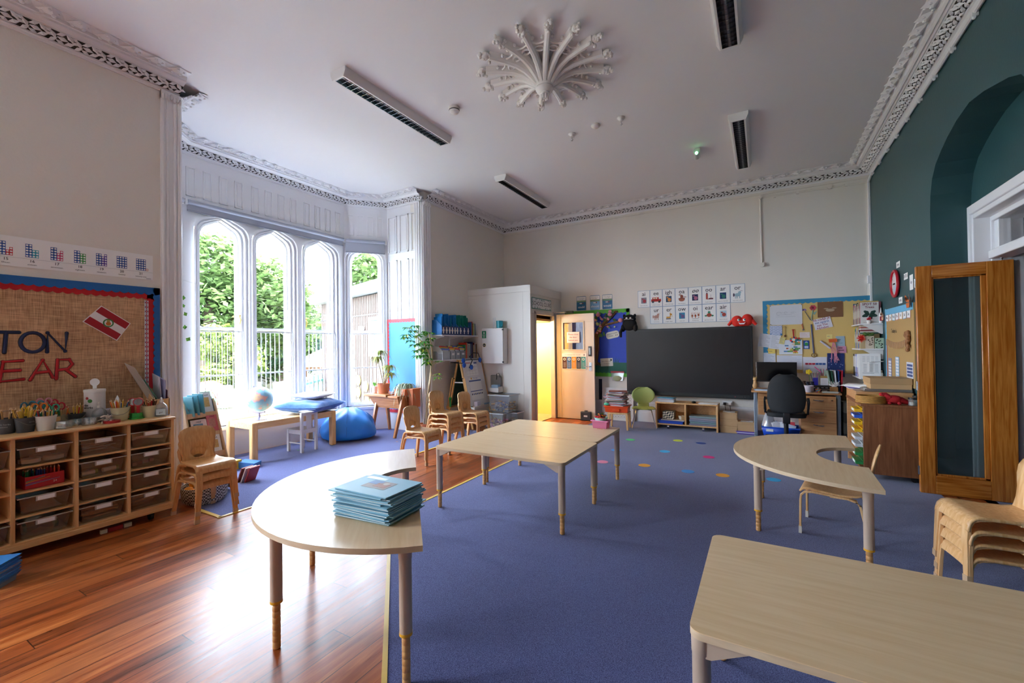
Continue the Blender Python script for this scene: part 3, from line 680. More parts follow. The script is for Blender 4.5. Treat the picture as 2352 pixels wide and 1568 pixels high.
m = MB(); scallop(m, (.018, .35, 1.97), UY, -UZ, 1.48, .055, .014, .055, -.003); scallop(m, (.018, 1.83, .9), UZ, -UY, 1.07, .04, .012, .055, .003); m.build('blue_border', corr, t, smooth=0)
m = MB(); scallop(m, (.014, .35, 1.96), UY, -UZ, 1.46, .085, .014, .055, -.003); scallop(m, (.014, 1.82, 1.06), UZ, -UY, .89, .085, .001, .055, .003); m.build('red_border', redb, t, smooth=0)
m = MB(); m.plate((.0185, 1.715, .9), UY, UZ, .03, .95, .001, 0)
for k in range(24):
    z = .905+k*.0395; m.plate((.0197, 1.718, z), UY, UZ, .024, .034, .0004, 1)
    for a, b in (((1.718, z), (1.742, z+.034)), ((1.742, z), (1.718, z+.034))): m.tube([(.0203, a[0], a[1]), (.0203, b[0], b[1])], 0, flat=(.003, .0003), up=UX, m=2)
    m.plate((.0206, 1.718, z+.0145), UY, UZ, .024, .005, .0003, 3); m.plate((.0206, 1.7275, z), UY, UZ, .005, .034, .0003, 3)
m.build('flag_border', [mat('#e9e6e8', .6), mat('#27377e', .6), mat('#e9e6e8', .6, var=0), mat('#c3262f', .6)], t, smooth=0)
dk = mat('#1b2a52', .6, var=.12, scale=40); rd = mat('#b81a24', .6, var=.1, scale=40); ol = mat('#141216', .7)
for s, y, z, cm in (('S', .70, 1.40, dk), ('T', .893, 1.40, dk), ('O', 1.022, 1.40, dk), ('N', 1.165, 1.40, dk), ('B', .79, 1.19, rd), ('E', .925, 1.19, rd), ('A', 1.075, 1.19, rd), ('R', 1.215, 1.19, rd)):
    if s == 'S': continue
    H_ = .148
    st = {'T': [[(0, 1), (.85, 1)], [(.42, 1), (.36, 0)]], 'O': [[(.45+.43*math.cos(a), .5+.5*math.sin(a)) for a in [2*PI*i/20 for i in range(21)]]], 'N': [[(0, 0), (.02, 1), (.68, .03), (.74, 1)]],
          'B': [[(0, 0), (.02, 1), (.4, .97), (.5, .75), (.35, .55), (.02, .52)], [(.35, .55), (.58, .3), (.4, .03), (0, 0)]], 'E': [[(.75, 1), (.1, .96), (0, 0), (.78, .06)], [(.06, .5), (.66, .52)]],
          'A': [[(0, 0), (.45, 1), (.82, .08)], [(.16, .35), (.68, .4)]], 'R': [[(0, .0), (.05, 1), (.5, 1), (.62, .75), (.45, .5), (.05, .45)], [(.35, .47), (.74, .06)]]}[s]
    m = MB()
    for rr, xx, k in ((.0165, .003, 0), (.0122, .0095, 1)):
        for pl_ in st: pp = [(xx, y+(u-.4)*H_*1.0, z+v*H_) for u, v in pl_]; m.tube(pp, rr, 8, k); m.sph(pp[0], rr, 8, 6, k); m.sph(pp[-1], rr, 8, 6, k); [m.sph(q, rr, 8, 6, k) for q in pp[1:-1]] if len(pp) < 8 else None
    m.build('letter', [ol, cm], t)
# flag picture pinned on the board
fl = thing('flag_picture', 'small red and white flag picture pinned askew on the hessian board', 'picture', (XL+.014, 1.466, 1.634)); m = MB()
cs = [Vector((0, y-1.466, z-1.634)) for y, z in ((1.307, 1.643), (1.525, 1.488), (1.619, 1.640), (1.424, 1.782))]
def pq(u, v, x): p = cs[0].lerp(cs[1], u).lerp(cs[3].lerp(cs[2], u), v); return (x, p.y, p.z)
m.ext([pq(0, 0, 0), pq(1, 0, 0), pq(1, 1, 0), pq(0, 1, 0)], (.002, 0, 0), 0)
for u0, u1 in ((.025, .975),):
    for v0, v1, k in ((.03, .345, 1), (.655, .97, 1)): m.ext([pq(u0, v0, .0022), pq(u1, v0, .0022), pq(u1, v1, .0022), pq(u0, v1, .0022)], (.0004, 0, 0), k)
c0 = Vector(pq(.5, .5, .003))
m.disc(c0, UY, UZ, .036, .0003, 16, 2); m.disc(c0+Vector((.0006, 0, 0)), UY, UZ, .026, .0003, 16, 0); m.disc(c0+Vector((.001, 0, -.006)), UY, UZ, .017, .0003, 12, 3); m.disc(c0+Vector((.001, 0, .016)), UY, UZ, .012, .0003, 12, 4)
m.build('sheet', [mat('#ece9e8', .6), mat('#a81524', .6), mat('#3d7a3c', .6), mat('#d8772a', .6), mat('#b9a24a', .6)], fl, smooth=0)
# ================================================================== TRAY CUPBOARD BELOW THE BOARD
CX0, CX1, CZ0, CZ1 = XL+.02, -4.36, .095, .835
t = thing('tray_unit', 'long low birch storage unit with clear trays below the hessian board', 'storage unit', (0, 0, 0))
m = MB(); m.box((CX0, .45, CZ1-.022), (CX1+.012, 1.775, CZ1)); m.build('top', BIRCH, t, bevel=.008)
m = MB(); m.box((CX0, .45, CZ0), (CX1, 1.765, CZ0+.024)); m.box((CX1-.02, .45, CZ0-.03), (CX1+.006, 1.765, CZ0+.006)); m.build('base', BIRCH, t, bevel=.003)
DIV = [.52, .845, 1.157, 1.46, 1.753]
for y in DIV: m = MB(); m.box((CX0, y-.011, CZ0+.02), (CX1, y+.011, CZ1-.02)); m.build('divider', BIRCHV, t, bevel=.002)
m = MB(); m.box((CX0, .45, CZ0), (CX0+.008, 1.765, CZ1)); m.build('back_panel', BIRCH, t, smooth=0)
SH = [.119, .283, .450, .618]
for k in range(4):
    for z in SH[1:]: m = MB(); m.box((CX0, DIV[k]+.011, z-.012), (CX1-.01, DIV[k+1]-.011, z)); m.build('shelf', BIRCH, t, bevel=.002)
for y in (.6, 1.62): m = MB(); m.tube([(CX1-.06, y-.012, .032), (CX1-.06, y+.012, .032)], .032, 14, 0); m.box((CX1-.075, y-.02, .03), (CX1-.045, y+.02, CZ0-.0), 0); m.build('castor', BLACKP, t)
TRM = clear('tray_plastic', '#e6ded2', .16, .06, .10); TRE = mat('#b9ada0', .25)
def tray(w, d, h):
    """open tapered tub with a rim, front at +x, origin at the middle of its floor"""
    t = thing('storage_tray', '', 'tray'); m = MB(); r = .0
    def ring(f, z, o=0): return [(-d/2*f-o, -w/2*f-o, z), (d/2*f+o, -w/2*f-o, z), (d/2*f+o, w/2*f+o, z), (-d/2*f-o, w/2*f+o, z)]
    m.loft([ring(.80, 0), ring(.84, .01), ring(.97, h)], caps=False); m.add(ring(.80, 0), [(0, 1, 2, 3)]); m.build('tub', TRM, t, smooth=0)
    m = MB(); m.loft([ring(.97, h-.006), ring(.97, h-.006, .010), ring(.97, h, .010), ring(.97, h)], caps=False, cyc=True); m.build('rim', TRE, t, smooth=0)
    m = MB(); x = d/2*.955; m.box((x+.003, -.05, h*.70), (x+.012, .05, h*.97), 0); m.box((x+.011, -.042, h*.73), (x+.0135, .042, h*.94), 1); m.build('label_holder', [TRE, PAPER], t, smooth=0)
    return t
tr0 = tray(.262, .40, .125); first = True
rows = {0: 'bottom', 1: 'third', 2: 'second', 3: 'top'}
cn = {0: 'column at the left photo edge', 1: 'column under grey buckets', 2: 'column under wipes tub', 3: 'column nearest bay'}
what = {(1, 3): 'holding reels of tape', (1, 1): 'holding a bag of shavings', (1, 0): 'holding a green sand timer', (2, 3): 'holding white sticks', (2, 2): 'holding glue sticks', (2, 1): 'almost empty', (2, 0): 'full of wooden track', (3, 3): 'holding pink paper', (3, 2): 'holding red blocks', (3, 1): 'looking empty', (3, 0): 'with curved wooden track', (0, 3): 'holding a beige roll', (0, 0): 'with a purple basket'}
TC = {}
for (c, r), wt in what.items():
    lb = 'clear plastic tray %s, %s row, %s' % (wt, rows[r], cn[c])
    y = (DIV[c]+DIV[c+1])/2+(.02 if c == 0 else 0); loc = (CX1-.205, y, SH[r]+.001)
    q = tr0 if first else dup(tr0, lb); q['label'] = lb; q['group'] = 'clear trays in the birch unit'; q.location = loc; first = False; TC[(c, r)] = loc
def inside(c, r, dx=0, dy=0, dz=.012): x, y, z = TC[(c, r)]; return (x+dx, y+dy, z+dz)
TAPE = mat('#e4dccf', .5)
for i, (dx, dy, dz) in enumerate(((.11, -.06, .012), (.10, .06, .012), (-.02, .02, .012))):
    m = MB(); m.lathe([(.035, 0), (.055, 0), (.055, .026), (.035, .026), (.035, 0)], n=24); o = m.build('tape_reel', TAPE); o.location = inside(1, 3, dx, dy, dz)
    tag(o, ('left', 'right', 'rear')[i]+' of three cream tape reels in the top tray', 'tape', 'tape reels in the tray')
m = MB(); random.seed(5)
m.grid(lambda u, v: (.30*(u-.5), .19*(v-.5), .055*math.sin(PI*u)**.5*math.sin(PI*v)**.5*(.7+.5*random.random())), 10, 8); o = m.build('shavings_bag', mat('#a99788', .35, var=.25, scale=30), smooth=60); o.location = inside(1, 1); tag(o, 'crumpled clear bag of brownish shavings in its tray', 'bag')
t2 = thing('sand_timer', 'large sand timer with green hexagonal ends in the bottom tray', 'sand timer', inside(1, 0, .06, 0, .04)); GT = mat('#2f8a6a', .4)
for s in (-1, 1): m = MB(); m.tube([(0, s*.07, 0), (0, s*.088, 0)], .036, 6); m.build('end_cap', GT, t2)
m = MB(); m.lathe([(.028, -.07), (.03, -.05), (.012, -.012), (.006, 0), (.012, .012), (.03, .05), (.028, .07)], n=12, axis=(0, 1, 0)); m.build('bulb', clear('bulb_glass', '#e8f0e0', .2, .05, .15), t2)
for i in range(9):
    random.seed(i); m = MB(); a = random.uniform(-.5, .5); L = random.uniform(.06, .10); ca, sa = math.cos(a+PI/2), math.sin(a+PI/2)
    m.tube([(-ca*L, -sa*L, 0), (ca*L, sa*L, .004)], .003, 5); o = m.build('craft_stick', TAPE); dx, dy = random.uniform(.0, .12), random.uniform(-.02, .02); o.location = inside(2, 3, dx, dy, .014+i*.006)
    tag(o, 'thin white craft stick in the top tray below the wipes tub', 'craft stick', 'white sticks in the tray')
for i, (dx, dy, lb) in enumerate(((.12, -.07, 'white glue stick on its side, left in the glue tray'), (.12, .055, 'white glue stick on its side with green cap, right in glue tray'))):
    t2 = thing('glue_stick', lb, 'glue stick', inside(2, 2, dx, dy, .03), .1, 'glue sticks in the tray')
    m = MB(); m.tube([(0, -.04, 0), (0, .04, 0)], .018, 12); m.build('barrel', mat('#e9eae6', .35), t2)
    m = MB(); m.tube([(0, .04, 0), (0, .058, 0)], .0185, 12); m.build('cap', mat('#8ab43a', .4), t2)
def track(curve):
    m = MB(); n = 7
    for i in range(n):
        a0, a1 = (i/n-.5)*curve, ((i+1)/n-.5)*curve
        def p(a, q): R = .19/curve; return ((R+q)*math.cos(a)-R, (R+q)*math.sin(a))
        pts = [p(a0, -.02), p(a1, -.02), p(a1, .02), p(a0, .02)]; m.ext([(x, y, 0) for x, y in pts], (0, 0, .011), 0)
        for s in (-.011, .009): pts = [p(a0, s), p(a1, s), p(a1, s+.004), p(a0, s+.004)]; m.ext([(x, y, .0112) for x, y in pts], (0, 0, .0006), 1)
    return m.build('toy_track', [BEECH, mat('#8a5e38', .5)], smooth=0)
tk = track(.8)
for c, rc in ((2, (2, 0)), (3, (3, 0))):
    for i in range(7):
        o = tk if (c == 2 and i == 0) else tk.copy()
        if o is not tk: COL.objects.link(o)
        random.seed(i+c*10); o.location = inside(*rc, random.uniform(.02, .11), random.uniform(-.02, .02), .014+i*.0125); o.rotation_euler = (random.uniform(-.06, .06), random.uniform(-.06, .06), random.choice((0, PI))+random.uniform(-.5, .5))
        tag(o, ('curved wooden toy track in the bottom tray of the wipes-tub column', 'curved wooden toy track in the bottom tray nearest the bay')[c-2], 'toy track', 'toy track pieces, tray %d' % (c-1))
m = MB(); m.grid(lambda u, v: (.17*(u-.5)*1.0, .21*(v-.5), .045+.012*math.sin(5*v)*u+.02*u), 6, 8); o = m.build('paper_sheets', mat('#e3cfc6', .7), solid=.02); o.location = inside(3, 3, .06, 0, .0); tag(o, 'curled pale pink paper in the top right tray', 'paper')
for i in range(4): m = MB(); m.cbox((0, 0, .012), (.03, .03, .024)); o = m.build('toy_block', mat('#8a2a2a', .5), bevel=.002); o.location = inside(3, 2, .10-.02*i, -.08+.045*i, .012); tag(o, 'small dark red block in the second row tray nearest the bay', 'toy block', 'red blocks in the tray')
m = MB(); m.lathe([(.0, 0), (.05, 0), (.05, .1), (.0, .1)], n=16); o = m.build('paper_roll', TAPE); o.location = inside(0, 3, .1, .05); tag(o, 'beige paper roll at the left edge of the photo', 'roll')
m = MB(); m.box((-.1, -.09, 0), (.12, .09, .06)); o = m.build('basket', mat('#6a4a7a', .4)); o.location = inside(0, 0, .02, 0); tag(o, 'purple plastic basket in the bottom tray at left edge', 'basket')
# red crayon box with crayons on its shelf
bx_ = (CX1-.13, 1.005, SH[2]+.001); CR = ['#2a8a4a', '#1f4aa8', '#c9202e', '#e8761e', '#3aa04a', '#6a2a8a', '#204a9a', '#e83a6a', '#f0a020', '#1a7a7a']
t2 = thing('crayon_box', 'open red cardboard box of coloured pencils on the second shelf', 'box', bx_, .06); rm = mat('#c21f28', .45)
m = MB()
for a, b in (((-.07, -.10, 0), (.07, .10, .003)), ((.067, -.10, 0), (.07, .10, .085)), ((-.07, -.10, 0), (-.067, .10, .085)), ((-.07, -.10, 0), (.07, -.097, .085)), ((-.07, .097, 0), (.07, .10, .085))): m.box(a, b)
m.build('carton', rm, t2, smooth=0)
m = MB(); x = .0705
for k, cc in enumerate(('#46b89a', '#e8b03a', '#8a4aa0', '#46a0d0')): m.ext([(x, -.095, .055-k*.008), (x, .0+k*.025, .07-k*.008), (x, .0+k*.025, .074-k*.010), (x, -.095, .05-k*.008)], (.0006, 0, 0), k)
m.text('24', (.071, .05, .02), UY, UZ, .02, 4); m.build('printed_label', [mat(q, .5, var=0) for q in ('#46b89a', '#e8b03a', '#8a4aa0', '#46a0d0', '#e8e4e0')], t2, smooth=0)
def pencil_geo(m, p, d, L, r=.0038):
    d = Vector(d).normalized(); p = Vector(p); m.tube([p, p+d*L*.9], r, 6, 0); m.tube([p+d*L*.9, p+d*L*.975], [r, r*.35], 6, 1); m.tube([p+d*L*.975, p+d*L], [r*.35, r*.1], 6, 0)
PTIP = mat('#e6c79c', .6)
PENC = {}
def pencil(cl, label, loc, tilt, az, L=.17, group=None, r=.0038):
    k = (cl, round(L, 2), r)
    if k not in PENC: m = MB(); pencil_geo(m, (0, 0, 0), (0, 0, 1), L, r); o = m.build('pencil', [mat(cl, .4, var=0), PTIP]); PENC[k] = o
    else: o = PENC[k].copy(); COL.objects.link(o)
    o.location = loc; o.rotation_euler = (0, tilt, az); return tag(o, label, 'pencil', group)
random.seed(9)
for i in range(26):
    cc = ['#2a8a4a', '#2a8a4a', '#1f6a3a', '#1f4aa8', '#1f3a98', '#1f4aa8', '#c9202e', '#e83a4a', '#e8501e', '#f08a20'][min(9, i*10//26)]
    pencil(cc, 'coloured pencil standing in the red crayon box', (bx_[0]+random.uniform(-.05, .05), bx_[1]-.09+i*.007, bx_[2]+.004), random.uniform(.0, .18), random.uniform(2.2, 4.2), .125, 'pencils in the red box', .0045)
# ================================================================== TABLES
SLEEVE = mat('#c4ab95', .35, var=.03); RING = mat('#e8a92a', .4); EDGEW = wood('#c9ac8a', '#d9bf9e', .4, (1, 1, 4), 8, 'table_edge')
LEGW = wood('#c98f52', '#dba86c', .4, (5, 5, 1), 8, 'leg_wood')
def table_leg(par, x, y, h, gx, gy):
    m = MB(); zr = h-.375; z1 = h-.024
    m.lathe([(.0265, zr), (.0265, z1-.05), (.028, z1-.048), (.0285, z1)], (x, y, 0), 18)
    # gusset toward the middle of the table
    g = Vector((gx, gy, 0)).normalized(); n = Vector((-g.y, g.x, 0))*.022; c = Vector((x, y, 0))
    for sn in (1,): m.ext([c+Vector((0, 0, z1))+n, c+Vector((0, 0, z1-.055))+n, c+g*.03+Vector((0, 0, z1-.055))+n, c+g*.13+Vector((0, 0, z1-.006))+n, c+g*.13+Vector((0, 0, z1))+n], -2*n)
    lg = m.build('leg', SLEEVE, par)
    m = MB(); m.lathe([(.022, zr-.012), (.0275, zr-.012), (.0275, zr), (.022, zr)], (x, y, 0), 18); m.build('height_ring', RING, lg)
    m = MB(); pr = [(.013, 0), (.0175, .004), (.0175, .02)]; z = .03
    while z < zr-.02: pr += [(.0175, z), (.0160, z+.002), (.0160, z+.005), (.0175, z+.007)]; z += .028
    pr += [(.0175, zr-.005)]; m.lathe(pr, (x, y, 0), 14); m.build('leg_extension', LEGW, lg)
def rpoly(w, d, r, n=5):
    P = []
    for cx, cy_, a0 in ((w/2-r, d/2-r, 0), (-w/2+r, d/2-r, PI/2), (-w/2+r, -d/2+r, PI), (w/2-r, -d/2+r, 1.5*PI)):
        for i in range(n+1): a = a0+PI/2*i/n; P.append((cx+r*math.cos(a), cy_+r*math.sin(a)))
    return P
def top_(par, P, h, th=.024):
    m = MB(); n = len(P); e = .003
    m.loft([[(x, y, h-th) for x, y in P], [(x, y, h-e) for x, y in P]], caps=False, m=1)
    c = (sum(x for x, y in P)/n, sum(y for x, y in P)/n)
    Q = [(x, y) for x, y in P]
    m.add([(x, y, h) for x, y in Q]+[(x, y, h-e) for x, y in P], [tuple(range(n))]+[(i, n+i, n+(i+1) % n, (i+1) % n) for i in range(n)], 0)
    m.add([(x, y, h-th) for x, y in P], [tuple(range(n))[::-1]], 1)
    o = m.build('tabletop', [MAPLE, EDGEW], par, smooth=30); return o
def rect_table(lb, loc, rz, h=.533, w=1.22, d=.762):
    t = thing('classroom_table', lb, 'table', loc, rz, 'maple classroom tables'); top_(t, rpoly(w, d, .04), h)
    for sx in (-1, 1):
        for sy in (-1, 1): table_leg(t, sx*(w/2-.032), sy*(d/2-.032), h, -sx, 0)
    return t
rect_table('rectangular maple table, front one of the joined pair in the middle', (-1.885, 3.318, .0035), 0)
rect_table('rectangular maple table with pink tub, rear one of the joined pair', (-1.905, 4.092, .0035), 0)
rect_table('rectangular maple table cut off by the bottom right corner of the photo', (.40, 1.785, .0035), 0)
def half_table(lb, loc, rz, h, R=.86):
    """half-round table with a notch; the straight side faces local +y"""
    t = thing('half_round_table', lb, 'table', loc, rz, 'half-round maple tables'); P = []
    N = 36
    for i in range(N+1): a = PI+PI*i/N; P.append((R*math.cos(a), R*math.sin(a)*.985))
    r = .03
    for i in range(1, 4): pass
    P += [(R, .0), (.315, 0)]; M_ = 16
    for i in range(1, M_): a = PI*i/M_; P.append((.315*math.cos(a), -.275*math.sin(a)))
    P += [(-.315, 0)]
    # the notch makes the outline concave: build the top as strips between arc and notch
    th = .024; e = .003; m = MB()
    n = len(P); m.loft([[(x, y, h-th) for x, y in P], [(x, y, h-e) for x, y in P]], caps=False, m=1)
    for z, k, fl in ((h, 0, 0), (h-th, 1, 1)):
        A = [(R*math.cos(PI+PI*i/N), R*.985*math.sin(PI+PI*i/N), z) for i in range(N+1)]
        B = [(.315*math.cos(PI+PI*i/N), .275*math.sin(PI+PI*i/N), z) for i in range(N+1)]
        fs = [(i, i+1, N+1+i+1, N+1+i) for i in range(N)]
        if fl: fs = [f[::-1] for f in fs]
        m.add(A+B, fs, k)
    m.loft([[(x, y, h-e) for x, y in P], [(x, y, h) for x, y in P]], caps=False, m=1)
    m.build('tabletop', [MAPLE, EDGEW], t, smooth=30)
    for x, y in ((.79, -.07), (-.79, -.07), (.40, -.66), (-.40, -.66)): table_leg(t, x, y, h, -x if abs(y) < .2 else 0, 0 if abs(y) < .2 else .5)
    return t
half_table('half-round maple table with a notch holding a stack of blue books', (-1.795, 1.957, .001), math.radians(-46.2), .60)
half_table('half-round maple table with a notch and a chair pushed under it', (.62, 4.10, .0035), math.radians(-91.5), .535)
# blue books on the near half-round table
BB = [mat(c, .45, var=.04) for c in ('#86b4c6', '#7fb0c4', '#8fbccb')]; PG = mat('#d9d6cc', .7)
random.seed(21); z = .6015; bk = None; NB = 20
for i in range(NB):
    th = .0062
    if bk is None:
        r = bpy.data.objects.new('exercise_book', None); COL.objects.link(r)
        m = MB()
        m.box((-.165, -.125, 0), (.165, .125, .0012)); m.box((-.165, -.125, th-.0014), (.165, .125, th-.0004)); m.tube([(-.165, -.124, th/2), (.165, -.124, th/2)], th/2-.0004, 6); m.build('cover', BB[0], r, smooth=0)
        m = MB(); m.box((-.163, -.12, .0012), (.163, .123, th-.0014)); m.build('pages', PG, r, smooth=0); bk = r; o = r
    else: o = dup(bk, '')
    ox, oy = random.uniform(-.014, .014), random.uniform(-.012, .012)
    if i in (13, NB-2): ox -= .04
    o.location = (-1.628+ox-.002*(i > 12), 1.512+oy, z); o.rotation_euler = (0, 0, math.radians(4)+random.uniform(-.05, .05)+(PI if i % 2 else 0)); z += th
    lb = 'light blue exercise book in the stack on the half-round table'
    if i == NB-1:
        lb = 'topmost light blue book of the stack, with a printed picture on its cover'; m = MB(); o.rotation_euler = (0, 0, .03); o.location.x -= .012
        m.plate((-.075, -.05, th), UX, UY, .15, .10, .0005, 0); m.plate((-.075, .0, th+.0005), UX, UY, .07, .05, .0003, 1); m.plate((-.02, -.03, th+.0006), UX, UY, .08, .05, .0003, 2); m.disc((.03, .02, th+.001), UX, UY, .018, .0002, 12, 3); m.plate((-.15, .06, th), UX, UY, .13, .03, .0004, 4)
        m.build('cover_picture', [mat('#9a8a82', .5, var=.3, scale=40), mat('#6a8ab8', .5), mat('#a06a58', .5, var=.3, scale=60), mat('#c9b8a8', .5), mat('#a9c2cc', .3)], o, smooth=0)
    tag(o, lb, 'book', 'blue books stacked on the table')
# ================================================================== BENT-PLYWOOD CHAIRS
def ply_chair(wm):
    """small plywood chair facing +x, seat .32 high"""
    t = thing('plywood_chair', '', 'chair'); SH = .32
    prof = [(-.135, .322), (-.08, .313), (0, .312), (.09, .318), (.135, .32), (.16, .313), (.176, .296), (.183, .272), (.186, .262)]
    def seat(u, v):
        s = 2*u-1; i = v*(len(prof)-1); k = min(int(i), len(prof)-2); f = i-k; x = prof[k][0]*(1-f)+prof[k+1][0]*f; z = prof[k][1]*(1-f)+prof[k+1][1]*f
        hw = .134+.02*min(1, max(0, (x+.135)/.25))
        if v > .85: z -= .010*abs(s)**3*8*(v-.85)
        return (x, s*hw, z-.008*(1-s*s)*(1-v)+.0)
    m = MB(); m.grid(seat, 12, 24); m.build('seat', wm, t, solid=.013)
    def xb(z): q = max(0, (z-.315)/.3); return -.135-.055*q**1.3
    def outer(z):
        pts = [(.31, .134), (.34, .124), (.38, .117), (.43, .121), (.49, .138), (.53, .143), (.56, .137), (.58, .118), (.594, .078), (.602, 0)]
        for (a, b), (c, d) in zip(pts, pts[1:]):
            if a <= z <= c: return b+(d-b)*(z-a)/(c-a)
        return 0
    n = 44; O = []; I = []; zc = .375
    for i in range(n):
        a = 2*PI*i/n; ca, sa = math.cos(a), math.sin(a); lo, hi = 0, .4
        for _ in range(26):
            mid = (lo+hi)/2; z = zc+mid*sa; y = abs(mid*ca)
            if .312 <= z <= .602 and y <= outer(z): lo = mid
            else: hi = mid
        O.append((lo*ca, zc+lo*sa)); r = .058 if sa > 0 else .05*(1-.25*abs(sa)**2); I.append((r*ca*1.05, zc-.005+r*sa*(.98 if sa > 0 else .9)))
    def P3(y, z): return (xb(z)+.8*y*y, y, z)
    m = MB(); rings = []
    for f in (0, .34, .67, 1): rings.append([P3(I[i][0]*(1-f)+O[i][0]*f, I[i][1]*(1-f)+O[i][1]*f) for i in range(n)])
    m.loft(rings, caps=False); m.build('backrest', wm, t, solid=.012)
    for s in (-1, 1):
        m = MB(); m.tube([(.10, s*.124, .315), (.14, s*.126, .313), (.168, s*.127, .302), (.183, s*.129, .272), (.187, s*.132, .2), (.192, s*.147, 0)], 0, flat=[(.024, .008), (.025, .0085), (.025, .0085), (.024, .0085), (.0215, .0085), (.0165, .0085)], up=(1, 0, 1))
        l = m.build('leg', wm, t, bevel=.002)
        m = MB(); m.tube([(.1913, s*.1447, .034), (.192, s*.147, -.0)], 0, flat=(.0185, .0105), up=(1, 0, 1)); m.build('foot_cap', mat('#c8a582', .4), l)
        m = MB(); m.tube([(-.01, s*.128, .303), (-.08, s*.130, .303), (-.125, s*.131, .300), (-.15, s*.132, .282), (-.163, s*.135, .24), (-.212, s*.152, 0)], 0, flat=[(.016, .008), (.018, .008), (.019, .008), (.019, .008), (.019, .008), (.016, .008)], up=(-.7, 0, 1))
        l = m.build('leg', wm, t, bevel=.002)
        m = MB(); m.tube([(-.205, s*.150, .034), (-.212, s*.152, .0)], 0, flat=(.018, .0105), up=(1, 0, 1)); m.build('foot_cap', mat('#c8a582', .4), l)
    return t
ca = ply_chair(PLYB); cb = ply_chair(PLY)
rk = ['bottom', 'second', 'third', 'top']
def stack(proto, x, y, rz, n, where, group, used=[]):
    for i in range(n):
        pos = 'top' if i == n-1 else ('bottom' if i == 0 else ('middle' if n == 3 else rk[i]))
        lb = 'bent plywood child chair, %s of the stack %s' % (pos, where)
        if id(proto) in used: o = dup(proto, lb)
        else: o = proto; used.append(id(proto)); o['label'] = lb
        o['group'] = group; o.location = (x+random.uniform(-.004, .004), y+random.uniform(-.004, .004), .0035*(proto is cb)+i*.066); o.rotation_euler = (0, 0, rz+random.uniform(-.012, .012))
stack(ca, -4.15, 1.91, -.02, 3, 'beside the tray unit', 'chairs stacked by the tray unit')
for o in list(COL.objects):
    if o.name.startswith('plywood_chair') and o.get('group') == 'chairs stacked by the tray unit': o.location.z -= 0
stack(cb, -3.645, 4.06, .02, 2, 'nearest the middle tables', 'pale chairs in the short stack')
stack(cb, -3.73, 4.62, -.05, 4, 'of four in front of the easel', 'pale chairs in the tall stack')
stack(cb, -3.67, 5.18, -.02, 3, 'of three beside the clear toy boxes', 'pale chairs in the rear stack')
stack(cb, 1.03, 3.167, math.radians(188.5), 4, 'at the right edge of the photo', 'pale chairs stacked at right')
# chair pushed under the far half-round table
t = thing('plywood_chair', 'low plywood chair with slim bent legs under the far half-round table', 'chair', (.447, 3.978, .0035), math.radians(169.5))
m = MB(); prof = [(-.17, .335), (-.12, .315), (-.03, .308), (.08, .318), (.15, .326), (.185, .318), (.2, .30)]
def seat2(u, v):
    s = 2*u-1; i = v*(len(prof)-1); k = min(int(i), len(prof)-2); f = i-k; x = prof[k][0]*(1-f)+prof[k+1][0]*f; z = prof[k][1]*(1-f)+prof[k+1][1]*f
    return (x, s*(.165+.015*v), z-.012*(1-s*s)*(1-v))
m.grid(seat2, 10, 14); m.build('seat', PLY, t, solid=.012)
m = MB(); n = 30; O = []; I = []
for i in range(n):
    a = 2*PI*i/n; O.append((.10*math.cos(a), .535+.135*math.sin(a))); I.append((.035*math.cos(a), .60+.011*math.sin(a)))
m.loft([[(-.185-.22*(z-.33)+1.0*y*y, y, z) for y, z in R_] for R_ in (I, [((a[0]+b[0])/2, (a[1]+b[1])/2) for a, b in zip(I, O)], O)], caps=False)
m.build('backrest', PLY, t, solid=.012)
m = MB(); m.tube([(-.15, 0, .315), (-.18, 0, .34), (-.205, 0, .42)], 0, flat=(.05, .006), up=(1, 0, .3)); m.build('back_strut', PLY, t)
for s in (-1, 1):
    for pth in (([(.0, s*.168, .302), (.12, s*.172, .308), (.17, s*.174, .300), (.192, s*.176, .275), (.196, s*.178, .24), (.2, s*.19, 0)]), ([(.02, s*.168, .298), (-.08, s*.170, .300), (-.125, s*.172, .29), (-.148, s*.175, .262), (-.2, s*.195, 0)])):
        m = MB(); m.tube(pth, 0, flat=(.014, .007), up=(1, 0, 1)); l = m.build('leg', PLY, t, bevel=.002)
        a, b = Vector(pth[-2]), Vector(pth[-1]); d = (a-b).normalized(); m = MB(); m.tube([b+d*.05, b], 0, flat=(.0165, .0095), up=(1, 0, 1)); m.build('foot_cap', mat('#d9cdbf', .3), l)
